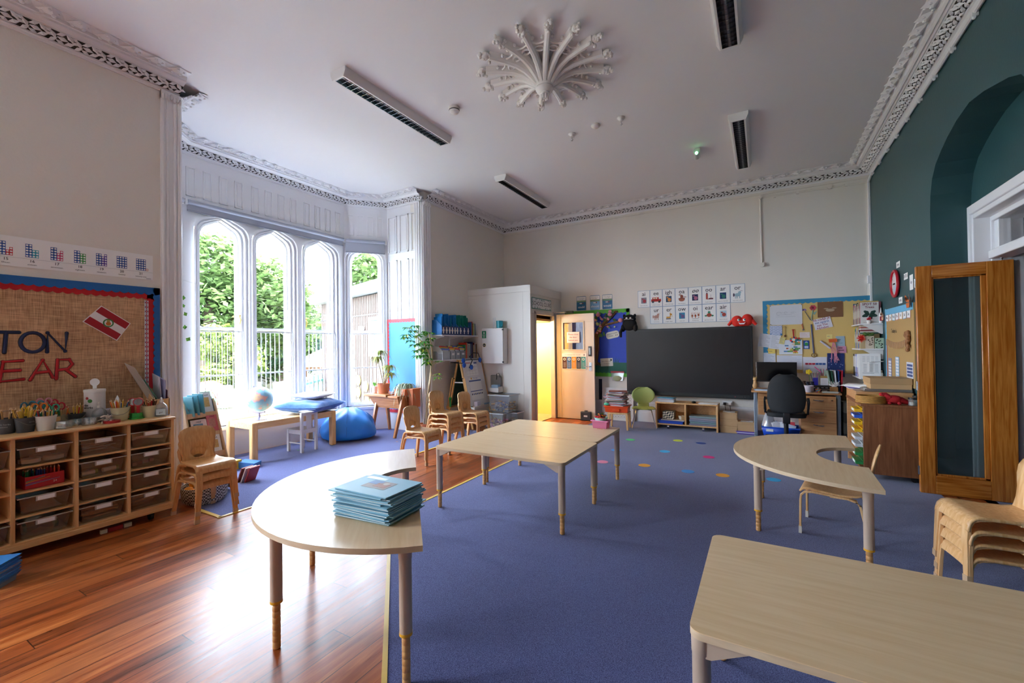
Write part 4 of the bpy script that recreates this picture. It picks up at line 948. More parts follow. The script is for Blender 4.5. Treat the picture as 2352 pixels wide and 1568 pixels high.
# ================================================================== ON THE TRAY UNIT
ZT = .8355
GREYB = mat('#4b4c50', .45, var=.1, scale=20); OFFW = mat('#dcd8d2', .45); CREAMB = mat('#d9cfa8', .45); OLIVE = mat('#b4ae92', .45)
def bucket(lb, x, y, r, h, cm, handle=1, txt=None, az=0, z=ZT, grp=None, cat='bucket'):
    t = thing('bucket', lb, cat, (x, y, z), az, grp)
    m = MB(); m.lathe([(r*.74, 0), (r*.98, h-.004), (r*1.03, h-.002), (r*1.03, h), (r*.95, h), (r*.72, .004)], n=22); m.build('pail', cm, t)
    if handle:
        m = MB(); pts = [(r*1.02*math.cos(a), -r*1.02*math.sin(a)*.5*0+ (r*1.04)*math.sin(a)*handle*.25, h*.9+(r*1.1*math.sin(a) if handle > 0 else -r*.75*math.sin(a))) for a in [PI*i/12 for i in range(13)]]
        if handle < 0: pts = [(p[0], -r*(1.0+.0)*abs(math.sin(PI*i/12))**.5*.98-.004, p[2]) for i, p in enumerate(pts)]
        m.tube(pts, .0018, 5); m.build('handle', mat('#8a8680', .35, .7), t)
    if txt:
        m = MB()
        for i, (s, zz, sz) in enumerate(txt): m.text(s, (0, -r*.90-.003+.0, zz), UX, UZ, sz)
        m.build('printed_text', mat('#a9a9ac', .6), t, smooth=0)
    return t
random.seed(4)
def fill(lb, x, y, n, r, h, cols, grp, z=ZT):
    for i in range(n):
        a = random.uniform(0, 2*PI); q = r*.6*math.sqrt(random.random()); tl = random.uniform(.03, .33)
        pencil(random.choice(cols), lb, (x+q*math.cos(a)*.7, y+q*math.sin(a)*.7, z+.006), tl, a+random.uniform(-.4, .4), random.uniform(h, h+.03), grp)
NAT = ['#c99a5c', '#d9b070', '#b98a4c']; DARK = ['#25262c', '#3a2a26', '#1f3346', '#20242a']; BRIGHT = ['#c9202e', '#e0a81e', '#2a4f9a', '#25262c', '#d9b070', '#e8761e', '#2a7a4a']
# bucket faces turned toward the camera
fc = math.radians(64)
bucket('dark grey bucket of pencils with wire handle up, at left photo edge', -4.58, .856, .056, .105, GREYB, 1, [('fresh herbs', .062, .016), ('GARDEN', .045, .011)], fc, grp='dark grey buckets')
fill('pencil in the leftmost grey bucket', -4.58, .856, 12, .056, .145, NAT+DARK, 'pencils, leftmost grey bucket')
bucket('dark grey bucket of gold pencils, left of the white bucket', -4.535, .938, .058, .105, GREYB, -1, [('garden', .07, .014)], fc+.9, grp='dark grey buckets')
fill('pencil in the grey bucket beside the white bucket', -4.535, .938, 16, .058, .155, ['#d9b040', '#e0b84a', '#c99a3c'], 'pencils, second grey bucket')
bucket('plain white pot of coloured pencils on the tray unit', -4.50, 1.031, .058, .105, OFFW, 0, None, fc)
fill('coloured pencil in the white pot', -4.50, 1.031, 16, .058, .135, BRIGHT, 'pencils in the white pot')
bucket('short olive pot of pencils behind the white pot', -4.68, 1.161, .042, .078, OLIVE, 0, None, fc)
fill('pencil in the olive pot', -4.68, 1.161, 10, .042, .12, BRIGHT, 'pencils in the olive pot')
bucket('dark grey bucket behind the glass jars, in front of wipes tub', -4.655, 1.233, .055, .085, GREYB, -1, None, fc)
fill('pencil in the grey bucket beside the wipes tub', -4.655, 1.233, 16, .055, .135, ['#d9b040', '#c9202e', '#e0b84a', '#c99a3c'], 'pencils, grey bucket by the wipes')
bucket('cream bucket with wire handle beside the red tape', -4.55, 1.467, .062, .107, CREAMB, -1, None, fc, grp='cream buckets')
fill('pencil in the cream bucket beside the red tape', -4.55, 1.467, 16, .062, .145, BRIGHT, 'pencils, first cream bucket')
bucket('cream bucket between the green stand and the gel bottle', -4.525, 1.65, .054, .10, CREAMB, 0, None, fc, grp='cream buckets')
fill('brown pencil in the cream bucket beside the gel bottle', -4.525, 1.65, 18, .054, .135, ['#8a4a2a', '#a8622e', '#6a3422', '#c9202e', '#3a2a26'], 'pencils, second cream bucket')
# block of scissors behind
t = thing('scissors_block', 'wooden scissors block behind the buckets', 'holder', (-4.68, 1.03, ZT)); m = MB(); m.box((-.05, -.13, 0), (.05, .11, .07)); m.build('block', BIRCH, t, bevel=.003)
def scissors(c):
    t = thing('scissors', '', 'scissors'); cm = mat(c, .35)
    for s in (-1, 1):
        m = MB(); m.tube([(.0, s*(.022+.017*math.cos(a)), .088+.026*math.sin(a)) for a in [2*PI*i/14 for i in range(14)]], .0055, 6, cyc=True); m.tube([(0, s*.008, .068), (0, s*.003, .03), (0, 0, .0)], .006, 6); m.build('handle', cm, t)
    m = MB(); m.ext([(0, -.006, .01), (0, .006, .01), (0, .001, -.05), (0, -.001, -.05)], (.003, 0, 0)); m.build('blade', CHROME, t, smooth=0); return t
for i, (c, nm, dx, dy, dz, rz) in enumerate((('#e87a1e', 'orange', .045, .0, .10, .3), ('#4fb494', 'mint green', .04, .085, .085, .1), ('#2f6a80', 'dark teal', -.03, -.055, .11, .7), ('#3f8aa0', 'blue grey', -.02, .0, .115, 0), ('#d98a98', 'pink', -.03, .055, .13, .2), ('#c9283a', 'red', -.03, .10, .115, .4), ('#e8c028', 'yellow', .035, -.085, .085, 1.2), ('#c42030', 'crimson', .0, .14, .09, .2))):
    q = scissors(c); q['label'] = nm+' handled scissors standing in the wooden block'; q['group'] = 'scissors in the block'; q.location = (-4.68+dx, 1.03+dy*.75, ZT+dz-.05+.02); q.rotation_euler = (0, 0, rz-.5)
# wipes tub
t = thing('wipes_tub', 'tall white wipes tub with lid tab raised on the tray unit', 'tub', (-4.70, 1.355, ZT), fc)
m = MB(); m.lathe([(.062, 0), (.065, .005), (.065, .235), (.067, .236)], n=28); m.build('canister', PLW, t)
m = MB(); m.lathe([(.067, .236), (.068, .25), (.066, .258), (.0, .26)], n=28); m.build('lid', PLW, t)
m = MB(); O = [(.012, .258), (.012, .285)]+[(.03*math.cos(a), .315+.03*math.sin(a)) for a in [-.9+(PI+1.8)*i/14 for i in range(15)]]+[(-.012, .285), (-.012, .258)]; m.ext([(x, 0, z) for x, z in O], (0, .004, 0)); m.build('lid_tab', PLW, t)
m = MB()
def wrap(pts, m, k, r=.0655):
    m.add([(r*math.sin(x/r), -r*math.cos(x/r), z) for x, z in pts], [tuple(range(len(pts)))], k)
for cx_, cz_, rr, k in ((-.038, .19, .011, 0), (-.018, .168, .015, 1)): wrap([(cx_+rr*math.cos(a), cz_+rr*math.sin(a)) for a in [2*PI*i/14 for i in range(14)]], m, k, .0657)
for i in range(7): z = .182-.012*i; wrap([(.02, z), (.078, z+.0), (.078, z+.002), (.02, z+.002)], m, 2, .0657)
m.text('the', (-.04, -.0655*.8-.0005, .128), Vector((.85, -.5, 0)), UZ, .022, 3, .02); m.text('works', (-.026, -.061, .108), Vector((.92, -.36, 0)), UZ, .024, 3, .02)
m.build('printed_label', [mat('#b23a3a', .5), mat('#3f8a3a', .5), mat('#9ab8cc', .5), INK], t, smooth=0)
# clear pump bottles
CLB = clear('bottle_plastic', '#eef2f4', .15, .05, .12)
def pump_bottle(lb, x, y, r, h, liquid, cat='bottle'):
    t = thing('pump_bottle', lb, cat, (x, y, ZT), fc, 'clear pump bottles')
    m = MB(); m.lathe([(r*.92, 0), (r, .006), (r, h*.5), (r*.85, h*.68), (r*.45, h*.82), (.012, h*.86), (.012, h*.92)], n=20); m.build('bottle', CLB, t)
    m = MB(); m.lathe([(r*.94, .004), (r*.96, h*liquid)], n=20); m.build('liquid', clear('gel', '#dfeaf4', .1, .05, .15), t)
    m = MB(); m.lathe([(.015, h*.86), (.015, h*1.0), (.007, h*1.01), (.006, h*1.16)], n=12); m.tube([(0, 0, h*1.16), (0, -.012, h*1.17), (0, -.034, h*1.14)], .006, 6); m.build('pump', PLW, t)
    return t
pump_bottle('round clear pump bottle in front of the wipes tub', -4.62, 1.36, .047, .13, .4)
b2 = pump_bottle('clear hand gel pump bottle at the right end of the tray unit', -4.505, 1.73, .045, .135, .5)
m = MB(); m.plate((-.032, -.046, .015), UX, UZ, .064, .05, .001, 0); m.text('gel', (0, -.0475, .03), UX, UZ, .02, 1); m.build('label_sheet', [mat('#cfe0ea', .5), INK], b2, smooth=0)
# glass jars, elastic bundle, red tape, tissue box
GJ = clear('jar_glass', '#e9eeee', .25, .04, .12)
for i, (x, y, r, h, lb) in enumerate(((-4.475, 1.115, .05, .05, 'low square glass dish of white bits in front of olive pot'), (-4.56, 1.205, .036, .045, 'small round glass jar behind the low glass dish'), (-4.50, 1.265, .046, .05, 'round glass jar of white bits left of the elastic bands'))):
    t = thing('glass_jar', lb, 'jar', (x, y, ZT), 0, 'glass jars on the tray unit'); m = MB(); n = 22 if i else 4
    m.lathe([(r*.9, 0), (r, .006), (r, h), (r*1.05, h), (r*1.05, h+.004), (r*.95, h+.004), (r*.93, .006)], n=n); m.build('bowl', GJ, t, smooth=30)
    m = MB(); random.seed(i)
    for k in range(10): m.sph((random.uniform(-.5, .5)*r, random.uniform(-.5, .5)*r, .012+.016*random.random()), (.012, .009, .006), 6, 4)
    m.build('white_bits', PLW, t)
m = MB(); random.seed(2)
for i in range(22):
    a = random.uniform(0, 2*PI); x, y, z = random.uniform(-.05, .05), random.uniform(-.03, .05), .005+.045*random.random()
    m.tube([(x-.025*math.cos(a), y-.03*math.sin(a), z), (x, y, z+.01), (x+.025*math.cos(a), y+.03*math.sin(a), z)], .0035, 5)
o = m.build('elastic_bands', mat('#e0cfc0', .6, var=.15, scale=60)); o.location = (-4.50, 1.352, ZT); tag(o, 'pale pile of elastic bands beside the red tape', 'elastic bands', None, 'stuff')
t = thing('tape_dispenser', 'flat red tape reel lying on the tray unit', 'tape', (-4.455, 1.385, ZT)); m = MB(); RT = mat('#b0141e', .3); m.lathe([(.022, 0), (.052, 0), (.052, .019), (.022, .019), (.022, 0)], n=28); m.build('reel', RT, t); m = MB(); m.lathe([(.006, .002), (.0215, .002), (.0215, .017), (.006, .017)], n=18); m.build('core', mat('#8a1018', .4), t)
m = MB(); m.box((-.05, -.045, 0), (.05, .045, .09)); o = m.build('card_box', mat('#c9cad6', .6)); o.location = (-4.68, 1.445, ZT); tag(o, 'pale folded card behind the cream bucket', 'card')
m = MB(); random.seed(6); m.grid(lambda u, v: (.035*math.cos(6.28*u)*(1-v)**.8+.004*math.sin(20*u), .035*math.sin(6.28*u)*(1-v)**.8, .10*v), 14, 6); o = m.build('tissue', mat('#e6e6ea', .8)); o.location = (-4.63, 1.475, ZT+.10); o['x'] = 1; del o['x']; tag(o, 'white tissue twisted to a point above the cream bucket', 'tissue')
# green stand with magnifiers
t = thing('magnifier_stand', 'bright green stand with red handled magnifiers', 'stand', (-4.525, 1.563, ZT), fc); m = MB(); m.lathe([(.052, 0), (.052, .01), (.045, .012), (.04, .048), (.0, .05)], n=6); m.build('stand', mat('#2f9a3a', .35), t)
def magn(lb, x, y, rz):
    t = thing('magnifier', lb, 'magnifier', (x, y, ZT+.048), rz, 'magnifiers in the green stand'); m = MB(); m.tube([(0, 0, 0), (0, 0, .06)], 0, flat=(.011, .006), up=UY); m.build('handle', mat('#b21a26', .4), t, bevel=.003)
    m = MB(); m.tube([(.031*math.cos(a), 0, .092+.031*math.sin(a)) for a in [2*PI*i/20 for i in range(20)]], .004, 6, cyc=True); m.build('rim', mat('#b8343c', .4), t); m = MB(); m.disc((0, .001, .092), UX, UZ, .028, .002, 20); m.build('lens', clear('lens', '#d8d8d8', .2, .03, .25), t)
magn('red magnifier at the front of the green stand', -4.50, 1.568, fc+.1); magn('red magnifier at the back left of the green stand', -4.548, 1.548, fc-.2)
for i, (dx, dy, c) in enumerate(((-.04, -.03, '#d9c05a'), (.01, .045, '#d9a08a'))):
    m = MB(); m.tube([(.024*math.cos(a), 0, .10+.024*math.sin(a)) for a in [2*PI*k/16 for k in range(16)]], .004, 6, cyc=True); m.tube([(0, 0, .076), (0, 0, 0)], .004, 6); o = m.build('bubble_wand', mat(c, .4)); o.location = (-4.53+dx, 1.563+dy, ZT+.05); o.rotation_euler = (0, .25*(-1)**i, fc); tag(o, ('yellow', 'peach')[i]+' ringed wand beside the red magnifiers', 'wand')
# birch file box with folders at the end
t = thing('file_box', 'birch magazine box of folders at the bay end of the tray unit', 'file box', (-4.72, 1.76, ZT)); m = MB()
m.ext([(-.06, -.06, 0), (.14, -.06, 0), (.14, -.06, .14), (-.06, -.06, .26)], (0, .006, 0)); m.ext([(-.06, .055, 0), (.14, .055, 0), (.14, .055, .14), (-.06, .055, .26)], (0, .006, 0)); m.box((.134, -.06, 0), (.14, .06, .14)); m.box((-.06, -.06, 0), (.14, .06, .006)); m.build('box', BIRCHV, t, smooth=0)
for i, (c, lb, pts) in enumerate((('#c2b8b0', 'grey folder leaning out left of the birch file box', [(.07, -.02, .02), (.10, -.035, .15), (.05, -.16, .42), (-.06, -.19, .46), (-.08, -.06, .2)]), ('#5a8a74', 'green folder leaning in the birch file box', [(.09, -.01, .02), (.125, -.03, .15), (.08, -.10, .31), (-.03, -.11, .33), (-.05, -.02, .1)]), ('#b9b8d4', 'lilac folder upright in the birch file box', [(.12, .03, .01), (.12, .035, .30), (-.02, .035, .33), (-.02, .03, .01)]), ('#d9d6e4', 'white papers upright at the back of the birch file box', [(.11, .015, .01), (.10, .0, .33), (-.04, .0, .36), (-.04, .015, .01)]), ('#5a2f4a', 'plum notebook in the birch file box', [(.128, .042, .01), (.128, .045, .21), (.02, .045, .24), (.02, .042, .01)]))):
    m = MB(); m.ext(pts, (.0, .005, 0)); o = m.build('folder', mat(c, .5), smooth=0); o.location = (-4.72, 1.76, ZT); tag(o, lb, 'folder')
# stacked blue trays in a clear tub, at the left edge on the floor
t = thing('tray_tub', 'clear tub of stacked blue trays on the floor at left edge', 'tub', (-4.02, .70, 0)); m = MB(); m.lathe([(.09, 0), (.11, .10), (.118, .10), (.118, .106)], n=4); m.build('tub', clear('tub_plastic', '#bcd6f0', .12, .05, .35), t, smooth=0)
for i in range(6): m = MB(); m.lathe([(.10, 0), (.115, .018), (.118, .02)], n=4); o = m.build('blue_tray', mat('#3f8ad0', .4), smooth=0); o.location = (-4.02, .70, .03+i*.02); tag(o, 'shallow blue tray stacked in the clear tub at left edge', 'tray', 'blue trays in the tub')
# strip of toy bricks under the unit
for i, (y, c, l) in enumerate(((1.30, '#e0d8c0', .04), (1.345, '#b22a2e', .09), (1.44, '#e0d8c0', .05))):
    m = MB(); m.box((-.012, 0, 0), (.012, l, .03)); o = m.build('toy_strip', mat(c, .5), bevel=.002); o.location = (-4.41, y, .001); tag(o, ('cream', 'red', 'ivory')[i]+' toy strip on the boards under the tray unit', 'toy')
# ================================================================== WINDOW BAY FURNITURE
# low table under the windows
t = thing('play_table', 'long low beech table below the bay windows holding globe and cushions', 'table', (0, 0, 0))
X0, X1, Y0, Y1, H = -5.985, -5.385, 2.985, 4.185, .50
TB = wood('#dfae72', '#eec692', .35, (5, .5, 5), 9, 'light_beech'); TBV = wood('#dda868', '#ecc08a', .35, (5, 5, .5), 9, 'light_beech_leg')
m = MB(); m.box((X0+.03, Y0+.03, H-.03), (X1-.03, Y1-.03, H-.012)); m.build('tabletop', TB, t, bevel=.003)
for a, b in (((X1-.035, Y0+.06, H-.085), (X1-.01, Y1-.06, H-.004)), ((X0+.01, Y0+.06, H-.085), (X0+.035, Y1-.06, H-.004)), ((X0+.06, Y0+.01, H-.085), (X1-.06, Y0+.035, H-.004)), ((X0+.06, Y1-.035, H-.085), (X1-.06, Y1-.01, H-.004))):
    m = MB(); m.box(a, b); m.build('rail', TB, t, bevel=.004)
for x in (X0, X1-.075):
    for y in (Y0, Y1-.075): m = MB(); m.box((x, y, .004), (x+.075, y+.075, H)); m.build('leg', TBV, t, bevel=.016, seg=3)
# globe
t = thing('globe', 'tilted desk globe with pale blue seas on a lilac stand', 'globe', (-5.68, 3.24, .4885)); R = .165; cz = .262
sea = bpy.data.materials.new('globe_map'); sea.use_nodes = True; N = sea.node_tree.nodes; L = sea.node_tree.links; b_ = N['Principled BSDF']
tc = N.new('ShaderNodeTexCoord'); n1 = N.new('ShaderNodeTexNoise'); n1.inputs['Scale'].default_value = 5.2; n1.inputs['Detail'].default_value = 6; L.new(tc.outputs['Object'], n1.inputs[0])
r1 = N.new('ShaderNodeValToRGB'); e = r1.color_ramp.elements; e[0].position = .53; e[0].color = lin('#8cc4de')+(1,); e[1].position = .555; e[1].color = lin('#e6a0a8')+(1,); k = e.new(.62); k.color = lin('#e8c89a')+(1,); k = e.new(.68); k.color = lin('#d8a0b8')+(1,); k = e.new(.4); k.color = lin('#a9d6e8')+(1,)
L.new(n1.outputs['Fac'], r1.inputs[0]); L.new(r1.outputs[0], b_.inputs['Base Color']); b_.inputs['Roughness'].default_value = .3
m = MB(); m.sph((0, 0, 0), R, 32, 20); o = m.build('sphere', sea, t); o.location = (0, 0, cz)
LIL = mat('#9a93b0', .35); u = Vector((.866, .5, 0)); ax = (u*(-.40)+UZ*.915).normalized()
m = MB(); pts = []
for i in range(19): a = PI*i/18; d = ax*math.cos(a)+(u*(-.915)+UZ*(-.40)).normalized()*math.sin(a); pts.append(Vector((0, 0, cz))+d*(R+.014))
m.tube(pts, 0, flat=(.008, .003), up=(.5, -.866, 0)); m.sph(pts[0], .011, 8, 6); m.sph(pts[-1], .011, 8, 6); m.build('meridian_arm', LIL, t)
m = MB(); q = pts[12]; m.lathe([(.095, 0), (.095, .006), (.04, .018), (.016, .03), (.012, .05), (.012, cz-R-.012)], n=24); m.tube([(0, 0, cz-R-.02), tuple(q*.6+pts[13]*.4)], .008, 6); m.build('stand', LIL, t)
# cushions
def cushion(lb, c, w, d, h, rz, mt, seed, tilt=0, wr=.006, nm='cushion', base=False):
    random.seed(seed); ph = [random.uniform(0, 6) for _ in range(6)]
    def f(sg):
        def g(uu, vv):
            x, y = 2*uu-1, 2*vv-1; e = max(0, (1-abs(x)**2.6)*(1-abs(y)**2.6))
            k = 1-.10*(1-x*x)*abs(y)**3; k2 = 1-.10*(1-y*y)*abs(x)**3
            z = sg*h/2*e**.48+wr*(math.sin(9*x+ph[0]+3*y)+math.sin(13*y+ph[1]-4*x))*e**.3+.012*abs(x*y)**2
            return (x*w/2*k2, y*d/2*k, z)
        return g
    m = MB(); m.grid(f(1), 26, 26); m.grid(lambda a, b: f(-1)(1-a, b), 26, 26); o = m.build(nm, mt); o.location = c; o.rotation_euler = (tilt, 0, rz); return o
VEL = bpy.data.materials.new('blue_velvet'); VEL.use_nodes = True; b_ = VEL.node_tree.nodes['Principled BSDF']; b_.inputs['Roughness'].default_value = .75; b_.inputs['Sheen Weight'].default_value = .8; b_.inputs['Sheen Roughness'].default_value = .35
nz = VEL.node_tree.nodes.new('ShaderNodeTexNoise'); nz.inputs['Scale'].default_value = 14; rr = VEL.node_tree.nodes.new('ShaderNodeValToRGB'); rr.color_ramp.elements[0].color = lin('#1f4f98')+(1,); rr.color_ramp.elements[1].color = lin('#4a80c8')+(1,)
VEL.node_tree.links.new(nz.outputs['Fac'], rr.inputs[0]); VEL.node_tree.links.new(rr.outputs[0], b_.inputs['Base Color'])
o = cushion('', (-5.665, 3.965, .585), .70, .72, .19, .35, VEL, 3); tag(o, 'big blue velvet floor cushion lying on the low table', 'cushion')
pp = o
m = MB(); m.grid(lambda a, b: (.06+.24*a, -.345-.012*math.sin(PI*a)+.0*b, -.035+.03*(b-.5)*math.sin(PI*a)), 10, 3); m.build('zip_gap', mat('#e3ded2', .6), pp, solid=.006)
m = MB(); m.tube([(-.33, -.352, -.012), (0, -.352, -.022), (.33, -.352, -.012)], .004, 6); m.tube([(.05, -.36, -.02), (.05, -.362, -.05)], .004, 6); m.build('zip', mat('#2a4f94', .4), pp)
o = cushion('', (-5.66, 4.0, .725), .46, .44, .09, .3, mat('#e2dbd6', .85, bump=.2, bscale=120), 8, wr=.003); tag(o, 'smaller off-white cushion on top of the blue velvet one', 'cushion')
# white child chair with its back to the room
t = thing('slatted_chair', 'small white painted child chair facing the bay table', 'chair', (-5.512, 3.732, .0035), PI+.06); WC = mat('#dcd8d6', .4, var=.03)
for x, s, h in ((.13, 1, .30), (.13, -1, .30), (-.135, 1, .535), (-.135, -1, .535)): m = MB(); m.box((x-.017, s*.112-.017, 0), (x+.017, s*.112+.017, h)); m.build('leg' if h < .4 else 'back_post', WC, t, bevel=.003)
m = MB(); m.box((-.15, -.125, .29), (.155, .125, .305)); m.build('seat', WC, t, bevel=.004)
for s in (-1, 1): m = MB(); m.box((-.135, s*.112-.009, .245), (.13, s*.112+.009, .29)); m.build('side_rail', WC, t); m = MB(); m.tube([(-.135, s*.112, .12), (.13, s*.112, .12)], .008, 6); m.build('stretcher', WC, t)
m = MB(); m.box((-.145, -.112, .49), (-.125, .112, .53)); m.box((-.145, -.112, .25), (-.125, .112, .29)); m.build('back_rail', WC, t, bevel=.002); m = MB(); m.box((-.140, -.038, .29), (-.130, .038, .49)); m.build('splat', WC, t)
# bean bag
random.seed(12)
def bb(u, v):
    a = 2*PI*u; p = v
    r = .40*(math.sin(PI*min(1, p*.62+.30))**.8)*(1-.92*p**3.2); r = [.0, .33, .395, .41, .405, .39, .365, .33, .285, .235, .175, .11, .05][int(p*12)] if True else r
    z = [.004, .006, .04, .09, .15, .21, .265, .315, .36, .40, .435, .465, .485][int(p*12)]
    cr = .018*math.sin(5*a+9*p)+.012*math.sin(9*a-14*p)+.02*math.sin(3*a+4)*math.sin(PI*p)
    sx = 1+.08*math.cos(a)
    return ((r*(1+cr*1.6/.4*.5))*math.cos(a)*sx+.03*z, r*(1+cr)*math.sin(a)*.95, z+cr*.5*math.sin(PI*p))
m = MB(); m.grid(bb, 40, 12); o = m.build('bean_bag', mat('#2a82d8', .42, var=.08, bump=.35, bscale=9), sub=1); o.location = (-5.60, 4.56, .0035); o.rotation_euler = (0, 0, .5); tag(o, 'crumpled bright blue bean bag on the floor beside the low table', 'bean bag')
m = MB(); random.seed(5)
for k in range(8):
    a0 = k*PI/4+.3; pts = []
    for i in range(7): v = (3+i*1.4)/12; p = Vector(bb(a0/(2*PI) % 1, v)); pts.append(p*1.006)
    if k % 2 == 0: m.tube(pts, .0025, 5)
m.build('seam', mat('#1c5fae', .5), o)
# old wooden desk with plants
OAK = wood('#a8683a', '#c98a58', .35, (.6, 6, 6), 8, 'old_oak'); OAKV = wood('#a8683a', '#c58452', .35, (6, 6, .6), 8, 'old_oak_leg')
t = thing('school_desk', 'old oak school desk on splayed legs carrying potted plants', 'desk', (0, 0, .0035))
m = MB(); m.box((-5.66, 4.93, .61), (-5.16, 5.37, .65)); m.build('top', OAK, t, bevel=.006)
m = MB(); m.box((-5.15, 4.95, .60), (-4.93, 5.36, .632)); m.build('side_shelf', OAK, t, bevel=.004)
m = MB(); m.loft([[(-5.60, 4.97, .61), (-4.95, 4.97, .61), (-4.95, 5.33, .61), (-5.60, 5.33, .61)], [(-5.48, 5.02, .43), (-4.95, 5.02, .43), (-4.95, 5.30, .43), (-5.48, 5.30, .43)]]); m.build('tub', OAK, t, smooth=0)
for a, b in (((-5.455, 4.90, 0), (-5.47, 5.06, .61)), ((-4.925, 4.875, 0), (-4.915, 5.06, .61)), ((-5.54, 5.375, 0), (-5.52, 5.28, .61)), ((-4.93, 5.37, 0), (-4.92, 5.24, .61))):
    m = MB(); m.tube([a, b], 0, flat=[(.02, .018), (.034, .022)], up=UX); m.build('leg', OAKV, t, bevel=.004)
TER = mat('#c4714a', .75, var=.08, bump=.1)
def blades(m, c, n, L0, L1, w, spread, droop, up, seed, col=0):
    """arching strap leaves"""
    random.seed(seed); c = Vector(c)
    for i in range(n):
        a = random.uniform(0, 2*PI); L = random.uniform(L0, L1); d = Vector((math.cos(a), math.sin(a), 0)); s = random.uniform(.3, 1)*spread; pts = []
        for k in range(6): f = k/5; pts.append(c+d*(L*s*f)+UZ*(L*up*f-L*droop*f*f*random.uniform(.8, 1.15)))
        q = Vector((-d.y, d.x, 0)); vs = []
        for k, p in enumerate(pts): ww = w*(1-(k/5)**2.2)*(.6+.8*min(1, k/1.5))*.6; vs += [p-q*ww, p+q*ww]
        m.add(vs, [(2*k, 2*k+1, 2*k+3, 2*k+2) for k in range(5)], col if random.random() < .7 else 1)
def pot(par, r, h, mt, rim=True):
    m = MB(); m.lathe([(r*.62, 0), (r*.97, h*.82), (r*1.0, h*.82), (r*1.06, h*.83), (r*1.06, h), (r*.95, h), (r*.9, h*.86), (.0, h*.84)] if rim else [(r*.75, 0), (r, h), (r*.94, h), (r*.9, h*.86), (0, h*.84)], n=22); m.build('pot', mt, par)
GRN = [mat('#8a9a3e', .5, var=.3, scale=30), mat('#b09a3c', .55, var=.25, scale=30)]
t = thing('dracaena', 'spindly green and yellow strap-leaf plant in a round terracotta pot', 'plant', (-5.40, 5.11, .654)); pot(t, .105, .16, TER, False)
m = MB(); ST = [[(0, 0, .13), (-.05, 0, .3), (-.07, -.02, .45), (-.10, -.02, .56)], [(0, .02, .13), (.0, 0, .3), (-.03, .0, .5), (-.06, .0, .66)], [(.02, 0, .13), (.06, .03, .25), (.10, .03, .36), (.09, .03, .42)], [(0, 0, .13), (.06, .0, .24), (.14, .02, .30)]]
for s in ST: m.tube(s, .007, 6)
m.build('stem', mat('#8a6a44', .7), t)
m = MB()
for k, s in enumerate(ST): blades(m, s[-1], 46, .18, .32, .012, .8, 1.1, .75, k+40)
m.build('foliage', GRN, t, smooth=0)
t = thing('small_fern', 'small bright green grass plant in a white pot', 'plant', (-5.575, 5.085, .654)); pot(t, .052, .11, mat('#e6e6ea', .4), False)
m = MB(); blades(m, (0, 0, .10), 60, .08, .17, .006, .6, .45, .95, 60); m.build('foliage', [mat('#6ab52c', .5, var=.2), mat('#8cc84a', .5)], t, smooth=0)
t = thing('spider_plant', 'drooping grey-green spider plant in a terracotta trough', 'plant', (-5.02, 5.19, .635), .0)
m = MB(); m.loft([[(x, y, z) for x, y in ((-.12, -.10), (.11, -.10), (.11, .12), (-.12, .12))] for x0, z in ((0, 0), (0, .10))]); m.build('trough', TER, t, bevel=.006)
m = MB(); blades(m, (-.03, 0, .13), 130, .28, .5, .011, .62, 1.45, .75, 70); blades(m, (.05, .05, .13), 70, .25, .42, .011, .6, 1.4, .8, 71); m.build('foliage', [mat('#9aa88c', .6, var=.2, scale=20), mat('#c2c8ae', .6, var=.2)], t, smooth=0)
t = thing('planter_box', 'rectangular terracotta planter hung at the end of the oak desk', 'planter', (-4.86, 5.24, 0)); m = MB(); m.box((-.045, -.075, .44), (.045, .10, .735)); m.box((-.055, -.085, .72), (.055, .11, .74)); m.build('planter', TER, t, bevel=.004)
# tall umbrella plant leaning by the column
t = thing('umbrella_plant', 'tall umbrella plant with bare stems and glossy green leaves by the column', 'plant', (-4.72, 5.36, .0035)); pot(t, .10, .17, TER)
m = MB(); S = [[(0, 0, .12), (.03, .02, .5), (.07, .04, .9), (.08, .05, 1.15), (.05, .03, 1.3), (-.02, .0, 1.45), (-.12, -.04, 1.55)], [(.01, 0, .12), (.0, .02, .5), (.06, .05, .95), (.10, .06, 1.2), (.08, .05, 1.45), (.06, .03, 1.62)], [(-.03, 0, .12), (.04, .0, .6), (.09, .05, 1.0)], [(-.12, -.04, 1.55), (-.22, -.08, 1.65), (-.27, -.1, 1.72)], [(.08, .05, 1.1), (.14, .09, 1.14), (.19, .11, 1.17)], [(.08, .05, .93), (.13, .08, .95), (.17, .10, .96)], [(.05, .03, 1.3), (-.05, 0, 1.35), (-.1, -.02, 1.37)]]
for k, s in enumerate(S): m.tube(s, .010 if k < 2 else .005, 6)
m.build('stem', mat('#b09a78', .7, var=.15), t)
m = MB(); random.seed(15)
def rosette(c, n, L, k=0):
    c = Vector(c); ph = random.uniform(0, 6)
    for i in range(n):
        a = ph+2*PI*i/n+random.uniform(-.2, .2); d = Vector((math.cos(a), math.sin(a), random.uniform(-.75, -.2))).normalized(); q = d.cross(UZ).normalized()*L*.2; p0 = c+d*L*.25
        m.add([c, p0-q*.5, c+d*L*.65-q+UZ*.006, c+d*L-UZ*.01, c+d*L*.65+q+UZ*.006, p0+q*.5, c+d*L*.6-UZ*.008], [(1, 2, 6), (2, 3, 6), (3, 4, 6), (4, 5, 6), (5, 1, 6)], 1 if random.random() < .15 else k)
